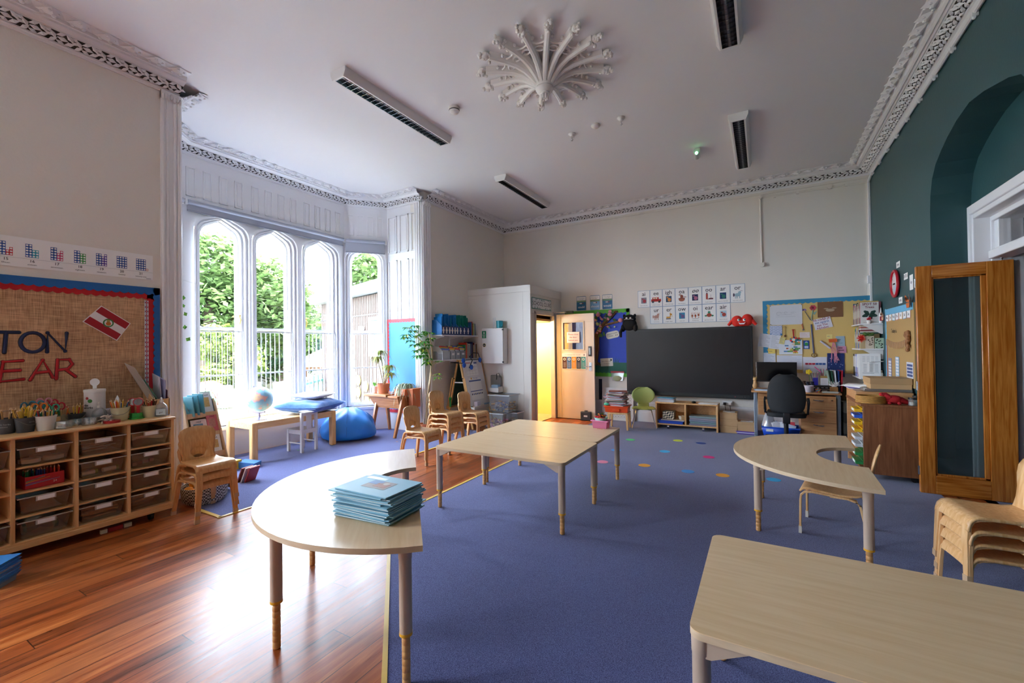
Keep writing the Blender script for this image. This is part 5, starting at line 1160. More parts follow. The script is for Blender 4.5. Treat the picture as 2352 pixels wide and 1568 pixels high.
for c in ((-.30, -.10, 1.62), (-.27, -.1, 1.73), (-.20, -.06, 1.68), (-.12, -.04, 1.60), (-.05, -.02, 1.62), (.02, .0, 1.66), (.06, .03, 1.64), (.08, .04, 1.55), (-.22, -.1, 1.52), (-.16, -.06, 1.45), (-.08, -.03, 1.47), (0, 0, 1.50), (.06, .02, 1.45), (-.12, -.04, 1.36), (-.04, -.02, 1.38), (-.10, -.05, 1.28), (.0, .0, 1.40), (-.02, 0, 1.28), (.03, .02, 1.22), (.02, .02, 1.16), (.0, .0, 1.33), (-.3, -.12, 1.58), (-.17, -.05, 1.76)): rosette(c, 8, random.uniform(.09, .13))
for c in ((.19, .11, 1.18), (.18, .10, .98), (.165, .10, .92)): rosette(c, 7, .09, 2)
m.build('foliage', [mat('#3f8a2a', .3, var=.3, scale=25), mat('#a8bc3a', .35), mat('#6f9a54', .4, var=.2)], t, smooth=0)
# blue display board on the cheek panel
t = thing('blue_board', 'tall blue display board with scalloped red border behind the plants', 'display board', (0, BY1-.022, 0)); m = MB(); m.box((-5.665, 0, .285), (-4.865, .02, 1.885)); m.build('backing', mat('#3f92dc', .5, var=.06, scale=2, bump=.2, bscale=3), t, smooth=0)
m = MB(); rc = mat('#d8323e', .55)
scallop(m, (-5.665, -.003, .285), UX, UZ, .8, .045, .016, .06, -.003); scallop(m, (-5.665, -.003, 1.885), UX, -UZ, .8, .045, .016, .06, .003); scallop(m, (-5.665, -.0035, .285), UZ, UX, 1.6, .045, .016, .06, .003); scallop(m, (-4.865, -.0035, .285), UZ, -UX, 1.6, .045, .016, .06, -.003); m.build('border', rc, t, smooth=0)
# picture-book rack beside the tray unit
t = thing('book_rack', 'pale wooden sloping rack of picture books beside the left bay column', 'rack', (0, 0, 0)); LB = wood('#d9b288', '#e8c8a2', .45, (5, 5, .6), 8, 'pale_birch')
for y in (2.07, 2.35):
    m = MB(); m.ext([(-5.02, y, .02), (-4.62, y, .02), (-4.60, y, .12), (-4.82, y, .60), (-4.93, y, .86), (-4.97, y, .90), (-5.02, y, .88)], (0, .015, 0)); m.build('side_panel', LB, t, bevel=.004)
m = MB()
for k in range(4): z = .15+k*.19; x = -4.66-k*.083; m.box((x-.09, 2.085, z), (x+.01, 2.35, z+.012)); m.box((x+.0, 2.085, z), (x+.012, 2.35, z+.05))
m.box((-5.02, 2.085, .03), (-5.01, 2.35, .88)); m.build('shelf', LB, t)
bcols = [('#8fc4c8', 'teal'), ('#d8a8b0', 'pink patterned'), ('#f0eef0', 'white'), ('#3f7ab0', 'blue'), ('#e8d0c8', 'peach'), ('#d8707a', 'rose'), ('#a8b0b8', 'grey speckled'), ('#2f4f8a', 'navy')]
for i, (k, dy, ci, w_, h_) in enumerate(((3, .0, 0, .15, .19), (3, .06, 1, .12, .21), (3, .15, 2, .10, .25), (3, .20, 3, .06, .19), (2, .02, 4, .14, .17), (2, .10, 6, .12, .17), (2, .165, 5, .10, .22), (1, .02, 0, .16, .18), (1, .15, 2, .1, .2))):
    z = .165+k*.19; x = -4.652-k*.083; m = MB(); m.box((-.004, 0, 0), (.004, w_, h_), 0); m.plate((.0042, w_*.15, h_*.35), UY, UZ, w_*.6, h_*.4, .0005, 1); m.text('read', (.0046, w_*.5, h_*.82), UY, UZ, .025, 2)
    o = m.build('picture_book', [mat(bcols[ci][0], .4, var=.15, scale=30), mat(('#c88a7a', '#7a9ab0', '#d8b070')[i % 3], .4, var=.3, scale=50), INK], smooth=0); o.location = (x-.012-.01*(i % 2), 2.09+dy, z); o.rotation_euler = (0, -.36, 0)
    tag(o, '%s book, %s from left on the %s shelf of sloping rack' % (bcols[ci][1], ('first', 'second', 'third', 'fourth')[[0, 1, 2, 3, 0, 1, 2, 0, 1][i]], ('', 'low', 'middle', 'top')[k]), 'book', 'picture books in the sloping rack')
for i in range(3):
    m = MB(); m.box((0, -.004, 0), (.13, .004, .20)); o = m.build('picture_book', mat('#6fb4c4', .4)); o.location = (-5.0, 2.11+.045*i, .74+.01*i); o.rotation_euler = (.12, 0, .3); tag(o, 'teal book sticking up at the back of the sloping rack', 'book', 'teal books at the rack top')
for i, (x, y, rz, c, lb) in enumerate(((-4.80, 2.50, .2, '#8a3a34', 'red spined book leaning beside the sloping rack'), (-4.765, 2.52, .2, '#d9d4d0', 'white book leaning between red ones by the rack'), (-4.73, 2.54, .25, '#b23a3a', 'bright red book leaning outermost by the rack'))):
    m = MB(); m.box((-.006, 0, 0), (.006, .13, .17)); o = m.build('picture_book', mat(c, .45, var=.1)); o.location = (x, y, .003); o.rotation_euler = (0, .42, rz); tag(o, lb, 'book')
t = thing('puzzle_box', 'yellow and blue toy box on the carpet behind the stacked chairs', 'box', (-5.45, 2.72, .0035), .3); m = MB(); m.box((-.13, -.09, 0), (.13, .09, .10)); m.build('carton', mat('#e8b83a', .5), t); m = MB(); m.plate((-.11, -.07, .1), UX, UY, .2, .14, .001, 0); m.plate((-.08, -.04, .1012), UX, UY, .1, .08, .0005, 1); m.build('printed_label', [mat('#d9dcf0', .5), mat('#5a80c8', .5)], t, smooth=0)
m = MB(); m.box((-.1, -.07, 0), (.1, .07, .07)); o = m.build('puzzle_box', mat('#3f7ab8', .5)); o.location = (-5.30, 2.90, .0035); o.rotation_euler = (0, .1, .5); tag(o, 'blue crumpled packet beside the yellow toy box', 'packet')
# woven basket behind the stacked chairs
bk_ = bpy.data.materials.new('woven_rope'); bk_.use_nodes = True; N = bk_.node_tree.nodes; L = bk_.node_tree.links; tc = N.new('ShaderNodeTexCoord'); ck = N.new('ShaderNodeTexChecker'); ck.inputs['Scale'].default_value = 70; ck.inputs['Color1'].default_value = lin('#d8d4cc')+(1,); ck.inputs['Color2'].default_value = lin('#55504c')+(1,); L.new(tc.outputs['Object'], ck.inputs[0]); L.new(ck.outputs[0], N['Principled BSDF'].inputs['Base Color']); N['Principled BSDF'].inputs['Roughness'].default_value = .9
t = thing('woven_basket', 'black and white woven rope basket behind the stacked chairs', 'basket', (-4.52, 2.07, .0035)); m = MB(); m.lathe([(.0, 0), (.15, 0), (.175, .03), (.185, .15), (.178, .15), (.165, .03), (0, .012)], n=28); m.build('basket', bk_, t)
m = MB(); random.seed(8)
for i in range(16): m.sph((random.uniform(-.11, .11), random.uniform(-.11, .11), .10+.05*random.random()), (.045, .04, .03), 8, 6)
o = m.build('orange_toys', mat('#e8962a', .5, var=.3, scale=40)); o.location = (-4.52, 2.07, .0035); tag(o, 'heap of orange toys inside the woven basket', 'toys', None, 'stuff')
# bits on the bay carpet
for i, (x, y, c, lb) in enumerate(((-5.56, 3.7, '#58b878', 'tiny green scrap on the carpet under the white chair'), (-4.72, 4.72, '#b08a78', 'small brown leaf on the bay carpet nearest the chairs'), (-4.80, 4.88, '#c0a090', 'small dry leaf on the bay carpet beside the desk leg'))):
    m = MB(); m.disc((0, 0, 0), UX, UY, .02, .002, 7, r2=.012); o = m.build('scrap', mat(c, .7)); o.location = (x, y, .0035); tag(o, lb, 'scrap')
# ================================================================== EASEL, CRATES
t = thing('easel', 'double-sided child easel with chalkboard and whiteboard, ear defenders hung on top', 'easel', (-4.53, 6.0, .0035)); ZA = 1.17
EW = wood('#d8a058', '#e8b878', .4, (5, 5, .5), 8, 'easel_pine'); L_ = .63
for y in (0, L_):
    for s in (-1, 1):
        m = MB(); m.tube([(s*.28, y, 0), (s*.02, y, ZA)], 0, flat=(.012, .016), up=UX); m.build('leg', EW, t, bevel=.003)
        if y == 0: m = MB(); m.tube([(s*.235, y-.018, .38), (s*.125, y-.018, .86)], 0, flat=(.006, .012), up=UX); m.build('extension_bar', EW, t, bevel=.002)
        for z in (.5, .85): m = MB(); x = s*(.28-.26*z/ZA); m.tube([(x, y-.03, z), (x, y+.0, z)], .009, 8); m.build('bolt', BLACKP, t)
m = MB(); m.tube([(-.13, .0, .78), (.13, .0, .78)], 0, flat=(.004, .009), up=UZ); m.build('spreader', PLW, t)
n1 = Vector((1, 0, .224)).normalized(); d1 = Vector((-.224, 0, 1)).normalized()
m = MB(); m.plate(Vector((.205, .02, .37)), UY, d1, L_-.04, .80, .012); m.build('whiteboard', mat('#ebe9ea', .2, var=.01), t)
m = MB(); m.plate(Vector((-.205, .02, .37)), UY, Vector((.224, 0, 1)).normalized(), L_-.04, .80, -.012); m.build('chalkboard', mat('#1f3a2c', .6, var=.1), t)
for s in (-1, 1): m = MB(); m.box((s*.21, .0, .33), (s*.31, L_, .345), 0); m.box((s*.30, 0, .33), (s*.315, L_, .38), 0); m.box((s*.2, -.005, .31), (s*.30, .012, .37), 0); m.build('tray', mat('#d9d4cc', .4) if s > 0 else EW, t, bevel=.004)
m = MB(); o0 = Vector((.205, .02, .37))+n1*.013
def wb(u, v): return o0+UY*u+d1*v
for u, v, w_, h_, c in ((.07, .53, .36, .21, 0), (.10, .28, .36, .20, 0), (.10, .10, .36, .18, 0)): m.plate(wb(u, v), UY, d1, w_, h_, .001, c)
m.plate(wb(.10, .74), UY, d1, .14, .025, .002, 2); m.plate(wb(.34, .735), UY, d1, .09, .025, .002, 1); m.plate(wb(.10, .42), UY, d1, .36, .025, .002, 1); m.plate(wb(.10, .245), UY, d1, .36, .014, .002, 1); m.disc(wb(.18, .475)+n1*.002, UY, d1, .018, .001, 12, 3); m.text('Time Table', wb(.3, .465)+n1*.002, UY, d1, .03, 1)
for i in range(4): m.plate(wb(.09+.085*i, .54), UY, d1, .002, .17, .0016, 4)
for i in range(3): m.plate(wb(.09, .56+.06*i), UY, d1, .32, .002, .0016, 4)
for i in range(7): m.disc(wb(.13+.05*i, .20)+n1*.0016, UY, d1, .016, .001, 10, 1 if i % 2 else 5)
m.build('chart_sheet', [PAPER, mat('#4a62a0', .5), mat('#c88a90', .5), mat('#e0a83a', .5), mat('#9a9aa0', .5), mat('#4a4a58', .5)], t, smooth=0)
o = MB().box((0, 0, 0), (.07, .10, .10)).build('note_cube', mat('#d4cde0', .6)); o.location = (-4.305, 6.12, .35); tag(o, 'lilac note block on the easel tray', 'note block')
o = MB().box((0, 0, 0), (.05, .12, .045)).build('board_eraser', mat('#7fa8cc', .5), bevel=.006); o.location = (-4.30, 6.42, .35); tag(o, 'blue board rubber at the far end of the easel tray', 'eraser')
o = MB().sph((0, 0, 0), (.016, .016, .016), 10, 8).build('magnet', mat('#1f8a4a', .4)); o.location = (-4.295, 6.02, .366); tag(o, 'small green magnet at the near end of the easel tray', 'magnet')
m = MB(); m.tube([(0, 0, .16), (.01, -.01, .1), (0, 0, .03)], .014, 8); m.sph((0, 0, .17), (.025, .025, .03), 8, 6); m.tube([(0, 0, .1), (.03, -.02, .07)], .009, 6); o = m.build('soft_toy', mat('#2fa84a', .6)); o.location = (-4.70, 5.97, .33); tag(o, 'green toy figure clipped on the chalkboard side of the easel', 'toy')
# ear defenders
def ears(lb, loc, ra, cups):
    t = thing('ear_defenders', lb, 'ear defenders', loc, 0, 'blue ear defenders on the easel'); bl = mat('#1f5ac0', .3)
    m = MB(); m.tube(ra, 0, flat=(.008, .004), up=UX); m.build('headband', BLACKP, t)
    for c in cups: m = MB(); m.sph(c, (.026, .042, .045), 12, 8); m.build('ear_cup', bl, t)
ears('blue ear defenders hooked flat over the near end of the easel', (-4.50, 5.965, 1.13), [(-.02, .02, 0), (-.10, -.01, .0), (-.15, -.04, .0), (-.10, -.07, 0), (.02, -.06, -.01), (.10, -.02, -.01)], [(.10, -.005, .03), (.125, -.02, -.045)])
ears('blue ear defenders hanging from the far top corner of the easel', (-4.46, 6.35, 1.16), [(.055, -.22, -.13), (.06, -.13, .0), (.05, -.2, .06), (.05, -.10, .13), (.06, .05, .12), (.06, .10, .03), (.07, .11, -.05)], [(.075, -.18, -.12), (.075, .08, .0)])
# clear crates of bricks
BRK = clear('crate_plastic', '#e4e8ea', .14, .05, .12); CRE = mat('#c9ced0', .3)
def crate(lb, loc, w_, d_, h_, cols, n, seed, rz=0, rr=.02):
    t = thing('clear_crate', lb, 'crate', loc, rz, 'clear plastic crates'); m = MB()
    m.loft([[(-w_/2*f, -d_/2*f, z), (w_/2*f, -d_/2*f, z), (w_/2*f, d_/2*f, z), (-w_/2*f, d_/2*f, z)] for f, z in ((.88, 0), (.98, h_))], caps=False); m.add([(-w_*.44, -d_*.44, 0), (w_*.44, -d_*.44, 0), (w_*.44, d_*.44, 0), (-w_*.44, d_*.44, 0)], [(0, 1, 2, 3)]); m.build('tub', BRK, t, smooth=0)
    m = MB(); m.loft([[(-w_/2*f, -d_/2*f, z), (w_/2*f, -d_/2*f, z), (w_/2*f, d_/2*f, z), (-w_/2*f, d_/2*f, z)] for f, z in ((.98, h_-.014), (1.03, h_-.014), (1.03, h_), (.98, h_))], caps=False, cyc=True); m.build('rim', CRE, t, smooth=0)
    m = MB(); random.seed(seed)
    for i in range(n):
        c = Vector((random.uniform(-.4, .4)*w_, random.uniform(-.4, .4)*d_, .012+random.random()*h_*.48)); a = random.uniform(0, 3); m.M = Matrix.Translation(c) @ Matrix.Rotation(a, 4, 'Z') @ Matrix.Rotation(random.uniform(-.6, .6), 4, 'X'); m.cbox((0, 0, 0), (.045, rr, rr), i % len(cols))
    o = m.build('toy_bricks', [mat(c, .4) for c in cols], smooth=0); o.location = loc; o.rotation_euler = (0, 0, rz); tag(o, 'loose '+lb.split(' full of ')[1].split(',')[0]+' inside its clear crate', 'toys', None, 'stuff')
crate('clear crate full of dark and yellow bricks, upper of the pair by the lobby wall', (-3.92, 6.47, .275), .42, .35, .29, ['#3a3448', '#d89a3a', '#8a6a4a', '#c9c2b8', '#4a3a58', '#e0b060'], 110, 3)
crate('clear crate full of pink and orange pieces, lower of the pair by the lobby wall', (-3.97, 6.35, .0035), .40, .32, .265, ['#d88aa0', '#e8a86a', '#e0c0a0', '#c87aa8'], 110, 4)
crate('clear crate full of brown pieces, squeezed between lower crate and lobby wall', (-3.74, 6.54, .0035), .22, .24, .26, ['#b0785a', '#c9a890', '#8a6a5a'], 60, 5)
t = thing('clear_crate', 'large clear lidded crate behind the chairs with a wooden tray on it', 'crate', (-5.0, 6.5, .0035), 0); m = MB(); m.box((-.2, -.14, 0), (.3, .14, .50)); m.build('tub', clear('crate_b', '#cfd6d8', .16, .05, .3), t, bevel=.01); m = MB(); m.box((-.22, -.16, .50), (.32, .16, .545)); m.build('lid', CRE, t, bevel=.008)
m = MB(); m.box((-.16, -.1, 0), (.16, .1, .012)); m.box((-.15, -.09, .014), (.14, .08, .03)); m.box((-.13, -.09, .032), (.15, .09, .045)); o = m.build('wooden_tray', wood('#9a7858', '#b89674', .6, (1, 5, 5), 8, 'tray_wood')); o.location = (-5.02, 6.5, .549); tag(o, 'stack of thin brown wooden trays on the lidded crate', 'tray')
t = thing('file_crate', 'small white crate of blue files beside the easel', 'crate', (-4.14, 6.58, .56)); m = MB(); m.box((-.09, -.07, 0), (.09, .07, .02)); m.box((-.09, -.07, 0), (-.084, .07, .12)); m.box((.084, -.07, 0), (.09, .07, .12)); m.box((-.09, -.07, 0), (.09, -.064, .1)); m.build('crate', PLW, t, smooth=0); m = MB(); m.box((-.07, -.05, .02), (.06, .05, .15)); m.build('files', mat('#8fb0cc', .5), t, smooth=0)
m = MB(); m.box((-.10, 0, -.15), (.12, .04, .12)); m.box((-.10, -.0, .10), (.11, .045, .135)); o = m.build('grey_bag', mat('#8a857e', .8, var=.15, bump=.4, bscale=12), bevel=.015, seg=3); o.location = (-4.19, 6.62, .74); tag(o, 'grey cloth bag with dark strap hanging on the lobby wall', 'bag')
m = MB(); m.tube([(.03, -.0, .06), (.05, -.02, .16), (.09, -.02, .18), (.11, -.0, .10)], .007, 6); m.build('strap', BLACKP, o)
# ================================================================== SHELVES ON THE LEFT WALL
for k, z in enumerate((1.60, 1.185)):
    t = thing('wall_shelf', ('upper white wall shelf carrying blue magazine files', 'lower white wall shelf carrying wallets and books')[k], 'shelf', (0, 0, 0)); m = MB(); m.box((XL, 5.625, z-.018), (-4.575, 6.66, z)); m.build('board', WHITE, t, bevel=.002)
    for y in (5.70, 6.1, 6.5): m = MB(); m.ext([(XL, y, z-.018), (-4.60, y, z-.018), (-4.60, y, z-.03), (XL, y, z-.075)], (0, .006, 0)); m.build('bracket', PLW, t, smooth=0)
if 1:
    t = thing('shelf_track', 'white slotted track holding the wall shelves', 'track', (0, 0, 0)); m = MB()
    for y in (5.70, 6.1, 6.5): m.box((XL, y-.01, 1.0), (XL+.008, y+.016, 1.85))
    m.build('track', PLW, t, smooth=0)
NAVY = mat('#1f3670', .5); MBL = mat('#2f80cc', .4); 
def magfile(y, w_, lb, nlab):
    t = thing('magazine_file', lb, 'file', (0, y, 1.6005), 0, 'blue magazine files on the upper shelf'); m = MB()
    for yy in (0, w_-.003): m.ext([(-4.80, yy, 0), (-4.59, yy, 0), (-4.59, yy, .145), (-4.70, yy, .25), (-4.80, yy, .25)], (0, .003, 0), 1)
    m.box((-4.593, 0, 0), (-4.59, w_, .145), 0); m.box((-4.80, 0, 0), (-4.59, w_, .003), 0); m.box((-4.80, 0, 0), (-4.797, w_, .25), 0); m.build('file_box', [NAVY, MBL], t, smooth=0)
    m = MB()
    for k in range(nlab):
        yc = w_*(k+.5)/nlab; m.plate((-4.589, yc-.012, .022), UY, UZ, .024, .105, .0008, 0); m.plate((-4.5885, yc-.025, .062), UY, UZ, .05, .028, .0008, 0); m.disc((-4.5872, yc, .076), UY, UZ, .007, .0005, 8, 1)
    m.build('label', [PAPER, mat('#b8642a', .5)], t, smooth=0)
    random.seed(int(y*100))
ys = [5.63, 5.80, 5.95, 6.09, 6.20, 6.31, 6.43]
cn_ = ['first', 'second', 'third', 'fourth', 'fifth', 'sixth', 'seventh']
for k in range(6):
    w_ = ys[k+1]-ys[k]-.004; magfile(ys[k], w_, 'blue magazine file, %s from the plant end of the upper shelf' % cn_[k], 1 if w_ < .13 else 2)
    for j in range(4):
        c = ('#2f86d0', '#3f98da', '#2a9a8a', '#3fae96')[(j % 2)+(2 if k > 2 or (k == 1 and j > 2) else 0)]; m = MB(); yy = ys[k]+.015+j*(w_-.03)/4; m.box((-4.77, yy, .01), (-4.605-.01*(j % 2), yy+.008, .30+.018*((j*7+k*3) % 4))); o = m.build('wallet', clear('wallet_'+c, c, .1, .1, .75), smooth=0); o.location = (0, 0, 1.6005)
        tag(o, ('clear blue wallet standing in a blue file on the upper shelf' if c in ('#2f86d0', '#3f98da') else 'clear green wallet standing in a blue file on the upper shelf'), 'wallet', ('blue' if c in ('#2f86d0', '#3f98da') else 'green')+' wallets on the upper shelf')
for k, (c, y, h_) in enumerate((('#2a6aa8', 6.47, .24), ('#b23a2a', 6.50, .25), ('#5a8a3a', 6.53, .22), ('#c9c0a8', 6.56, .23), ('#3a7a9a', 6.59, .22))):
    m = MB(); m.box((-4.77, 0, 0), (-4.60, .02, h_)); o = m.build('book', mat(c, .5, var=.2, scale=40), smooth=0); o.location = (0, y, 1.6005); tag(o, 'thin %s book at the right end of the upper shelf' % ('blue', 'red', 'green', 'cream', 'teal')[k], 'book', 'books at the upper shelf end')
BIN = clear('bin_plastic', '#e6eaee', .15, .05, .3)
for k, y in enumerate((5.64, 5.86, 6.00, 6.14)):
    w_ = (.20, .13, .13, .14)[k]; t = thing('clear_bin', 'clear bin of zip wallets, %s on the lower shelf' % cn_[k], 'bin', (0, y, 1.1855), 0, 'clear bins on the lower shelf'); m = MB(); m.box((-4.79, 0, 0), (-4.59, w_, .004)); m.box((-4.594, 0, 0), (-4.59, w_, .14)); m.box((-4.79, 0, 0), (-4.59, .004, .14)); m.box((-4.79, w_-.004, 0), (-4.59, w_, .14)); m.build('tub', BIN, t, smooth=0)
    if k: m = MB(); m.plate((-4.589, w_*.25, .07), UY, UZ, w_*.5, .035, .001); m.build('label', PAPER, t, smooth=0)
    for j in range(3):
        c = ('#2f5ac0', '#e8c02a', '#d8342a', '#e8c82a')[(k+j) % 4]; m = MB(); m.add([(-4.77, .01, .02), (-4.61, .01, .02), (-4.61, w_-.01, .02), (-4.77, w_-.01, .02), (-4.76, .0, .20), (-4.60, -.01, .17), (-4.60, w_-.03, .17), (-4.76, w_-.02, .20)], [(0, 1, 5, 4), (1, 2, 6, 5), (2, 3, 7, 6), (3, 0, 4, 7)], 0)
        m.ext([(-4.60, -.02, .165), (-4.60, w_-.02, .155), (-4.60, w_-.02, .18), (-4.60, -.02, .19)], (.006, 0, 0), 1); o = m.build('zip_wallet', [clear('zw', '#eef0f2', .1, .1, .55), mat(c, .4)], smooth=0); o.location = (-.03*j, y+.01*j, 1.1875+.02*j); tag(o, 'zip wallet with coloured edge in bin %s of the lower shelf' % cn_[k], 'wallet', 'zip wallets, bin %s' % cn_[k])
random.seed(31); y = 6.29; k = 0; bcs = ['#3a8a5a', '#d8402a', '#e84a2a', '#9a8a7a', '#c9bfa8', '#2f4a8a', '#d8d0c0', '#3f6a9a', '#b0483a', '#1f2f6a', '#6a5a4a', '#d9c9a0', '#8a3a3a', '#e0dcd0', '#4a6a8a', '#b09060', '#d8b84a']
while y < 6.645 and k < 17:
    w_ = random.uniform(.013, .025); h_ = random.uniform(.24, .30); m = MB(); m.box((-4.78, 0, 0), (-4.595+random.uniform(-.015, .005), w_, h_)); o = m.build('book', mat(bcs[k], .5, var=.2, scale=30), smooth=0); o.location = (0, y, 1.1855); tag(o, 'thin upright %s book in the row on the lower shelf' % ['green', 'red', 'orange red', 'taupe', 'cream', 'dark blue', 'ivory', 'steel blue', 'brick red', 'navy', 'brown', 'straw', 'maroon', 'white', 'slate blue', 'ochre', 'yellow'][k], 'book', 'books on the lower shelf'); y += w_+.003; k += 1
# first aid cabinet on the lobby front
t = thing('first_aid_cabinet', 'white metal first aid cabinet on the lobby wall', 'cabinet', (0, BYF-.012, 0)); m = MB(); m.box((-4.39, -.14, 1.09), (-3.95, 0, 1.72)); m.build('body', PLW, t, bevel=.005); m = MB(); m.box((-4.392, -.155, 1.092), (-3.952, -.142, 1.718)); m.build('door', PLW, t, bevel=.004)
m = MB(); m.plate((-4.388, -.156, 1.545), UX, UZ, .09, .13, .001, 0); m.plate((-4.362, -.158, 1.634), UX, UZ, .038, .012, .001, 1); m.plate((-4.349, -.158, 1.621), UX, UZ, .012, .038, .001, 1); m.text('FIRST', (-4.343, -.158, 1.592), UX, UZ, .026, 1, .01); m.text('AID', (-4.343, -.158, 1.560), UX, UZ, .03, 1, .01); m.build('sign', [mat('#16855a', .5), PAPER], t, smooth=0)
m = MB(); m.disc((-4.34, -.156, 1.42), UX, UZ, .035, .002, 20, 0); m.disc((-4.34, -.1585, 1.42), UX, UZ, .029, .001, 20, 1); m.text('Daily', (-4.34, -.160, 1.412), UX, UZ, .022, 2); m.build('sticker', [mat('#d9c88a', .5), BLACKP, PAPER], t, smooth=0)
for z in (1.69, 1.12): m = MB(); m.box((-3.968, -.158, z-.012), (-3.945, -.135, z+.012)); m.build('hinge', BLACKP, t)
for k, x in enumerate((-4.19, -4.155)):
    m = MB(); m.tube([(0, 0, 0), (0, 0, .12)], .009, 8); m.tube([(0, 0, .12), (0, 0, .19)], .005, 8); o = m.build('cleaner_bottle', clear('spray', '#f2f0f2', .1, .1, .6)); o.location = (x, BYF-.09, 1.7205); tag(o, ('left', 'right')[k]+' slim clear tube standing on the first aid cabinet', 'tube')
t = thing('jug', 'turquoise plastic jug on top of the first aid cabinet', 'jug', (-4.06, BYF-.09, 1.7205)); m = MB(); JT = mat('#2f9aa8', .3); m.lathe([(.0, 0), (.055, 0), (.062, .13), (.058, .13), (.05, .006)], n=20); m.build('body', JT, t); m = MB(); m.tube([(.05, -.03, .12), (.09, -.05, .11), (.085, -.05, .04), (.05, -.03, .03)], .008, 6); m.build('handle', JT, t)
m = MB(); m.disc((-4.11, BYF-.01, 1.35), UX, UZ, .003, .002, 6)
# lobby sign above the door
t = thing('clubs_sign', 'teal framed sign reading school clubs above the lobby door', 'sign', (BX+.016, 6.90, 0)); m = MB(); m.plate((0, -.19, 2.05), UY, UZ, .80, .20, .004, 0); m.plate((.0045, -.175, 2.063), UY, UZ, .77, .174, .001, 1)
for k in range(26):
    random.seed(k); y = -.165+.75*random.random(); z = random.choice((2.07, 2.08, 2.215, 2.225)); a = random.uniform(0, 3); d = Vector((0, math.cos(a), math.sin(a))); m.tube([Vector((.0065, y, z))-d*.02, Vector((.0065, y, z))+d*.02], 0, flat=(.006, .0005), up=UX, m=2)
m.text('SCHOOL CLUBS', (.006, .21, 2.115), UY, UZ, .105, 3); m.build('sheet', [mat('#2f8a7a', .5), mat('#e6e8e6', .5), mat('#7a9a90', .5), INK], t, smooth=0)
# ================================================================== BACK WALL
WB = YB-.0025
def flatpart(name, m, mats, par): return m.build(name, mats, par, smooth=0)
# interactive screen
t = thing('interactive_screen', 'huge dark interactive touch screen on the back wall', 'screen', (0, 0, 0)); SX0, SX1 = -2.15, -.14; y = 7.86
m = MB(); m.box((SX0, y, .50), (SX1, y+.07, 1.668)); m.box((SX0+.3, y+.07, .7), (SX1-.3, WB, 1.4)); m.build('casing', mat('#26282b', .35, var=.05), t, bevel=.008)
m = MB(); m.box((SX0+.035, y-.006, .572), (SX1-.035, y, 1.625)); m.build('panel', mat('#1b1b1e', .3, var=0), t)
m = MB(); m.box((SX0+.05, y-.007, .51), (SX1-.05, y, .56)); m.build('control_bar', mat('#2e3436', .3), t, bevel=.004)
m = MB()
for k in range(14): m.box((-.72+k*.012, y-.009, .525), (-.714+k*.012, y-.006, .545), 0)
m.disc((-.40, y-.0075, .535), UX, UZ, .008, .002, 10, 1)
for x in (-.30, -.26): m.disc((x, y-.0075, .535), UX, UZ, .005, .002, 8, 2)
flatpart('speaker', m, [BLACKP, mat('#a83a4a', .4), CHROME], t)
m = MB(); m.tube([(SX0+.2, y-.0, .50), (SX0+.22, y+.05, .38), (SX0+.3, y+.1, .25)], .006, 6); m.build('cable', BLACKP, t)
# plush toys on the screen
t = thing('black_cat_toy', 'black plush cat perched on the left corner of the screen', 'soft toy', (-2.09, 7.885, 1.66)); BKP = mat('#0e0e11', .9, var=.3, scale=60)
m = MB(); m.sph((0, 0, .10), (.135, .07, .12), 18, 12); m.sph((0, .0, .20), (.12, .065, .085), 18, 10)
for s in (-1, 1): m.loft([[(s*.085-.05, -.02, .22), (s*.085+.05, -.02, .22), (s*.085+.05, .03, .22), (s*.085-.05, .03, .22)], [(s*.10-.02, -.008, .30), (s*.10+.02, -.008, .30), (s*.10+.02, .015, .30), (s*.10-.02, .015, .30)]]); m.sph((s*.11, -.02, .04), (.045, .04, .07), 10, 8)
m.build('body', BKP, t, sub=1)
m = MB(); m.tube([(-.12, -.02, .04), (-.145, -.075, -.04), (-.14, -.08, -.13)], [.03, .028, .02], 8); m.build('leg', BKP, t)
for s in (-1, 1): m = MB(); m.sph((s*.035, -.065, .215), (.017, .008, .017), 10, 8, 0); m.sph((s*.032, -.073, .213), (.006, .003, .006), 8, 6, 1); m.build('eye', [PAPER, INK], t)
m = MB(); m.tube([(-.085, -.055, .19), (-.04, -.068, .198), (0, -.07, .194), (.04, -.068, .198), (.085, -.055, .19)], .005, 6); m.build('whiskers', mat('#9a9a9c', .6), t)
t = thing('red_plush_toy', 'red smiling plush toy lying on the right corner of the screen', 'soft toy', (-.285, 7.885, 1.668)); RP = mat('#dd2a1c', .8, var=.08)
m = MB(); m.sph((-.07, 0, .085), (.085, .055, .09), 16, 10); m.sph((.075, 0, .10), (.085, .055, .095), 16, 10); m.sph((0, -.005, .06), (.12, .055, .06), 16, 10); m.build('body', RP, t)
for s in (-1, 1): m = MB(); m.tube([(s*.14, 0, .09), (s*.17, -.01, .05), (s*.20, -.01, .02)], [.03, .026, .02], 8); m.build('arm', RP, t)
for s in (-1, 1): m = MB(); m.sph((s*.04-.005, -.052, .10), (.021, .01, .021), 10, 8, 0); m.sph((s*.04, -.061, .105), (.009, .004, .009), 8, 6, 1); m.build('eye', [PAPER, INK], t)
m = MB(); m.ext([(-.05, -.058, .065), (-.02, -.063, .048), (.03, -.063, .05), (.055, -.058, .07), (.03, -.062, .03), (-.03, -.062, .03)], (0, -.004, 0)); m.build('mouth', PAPER, t)
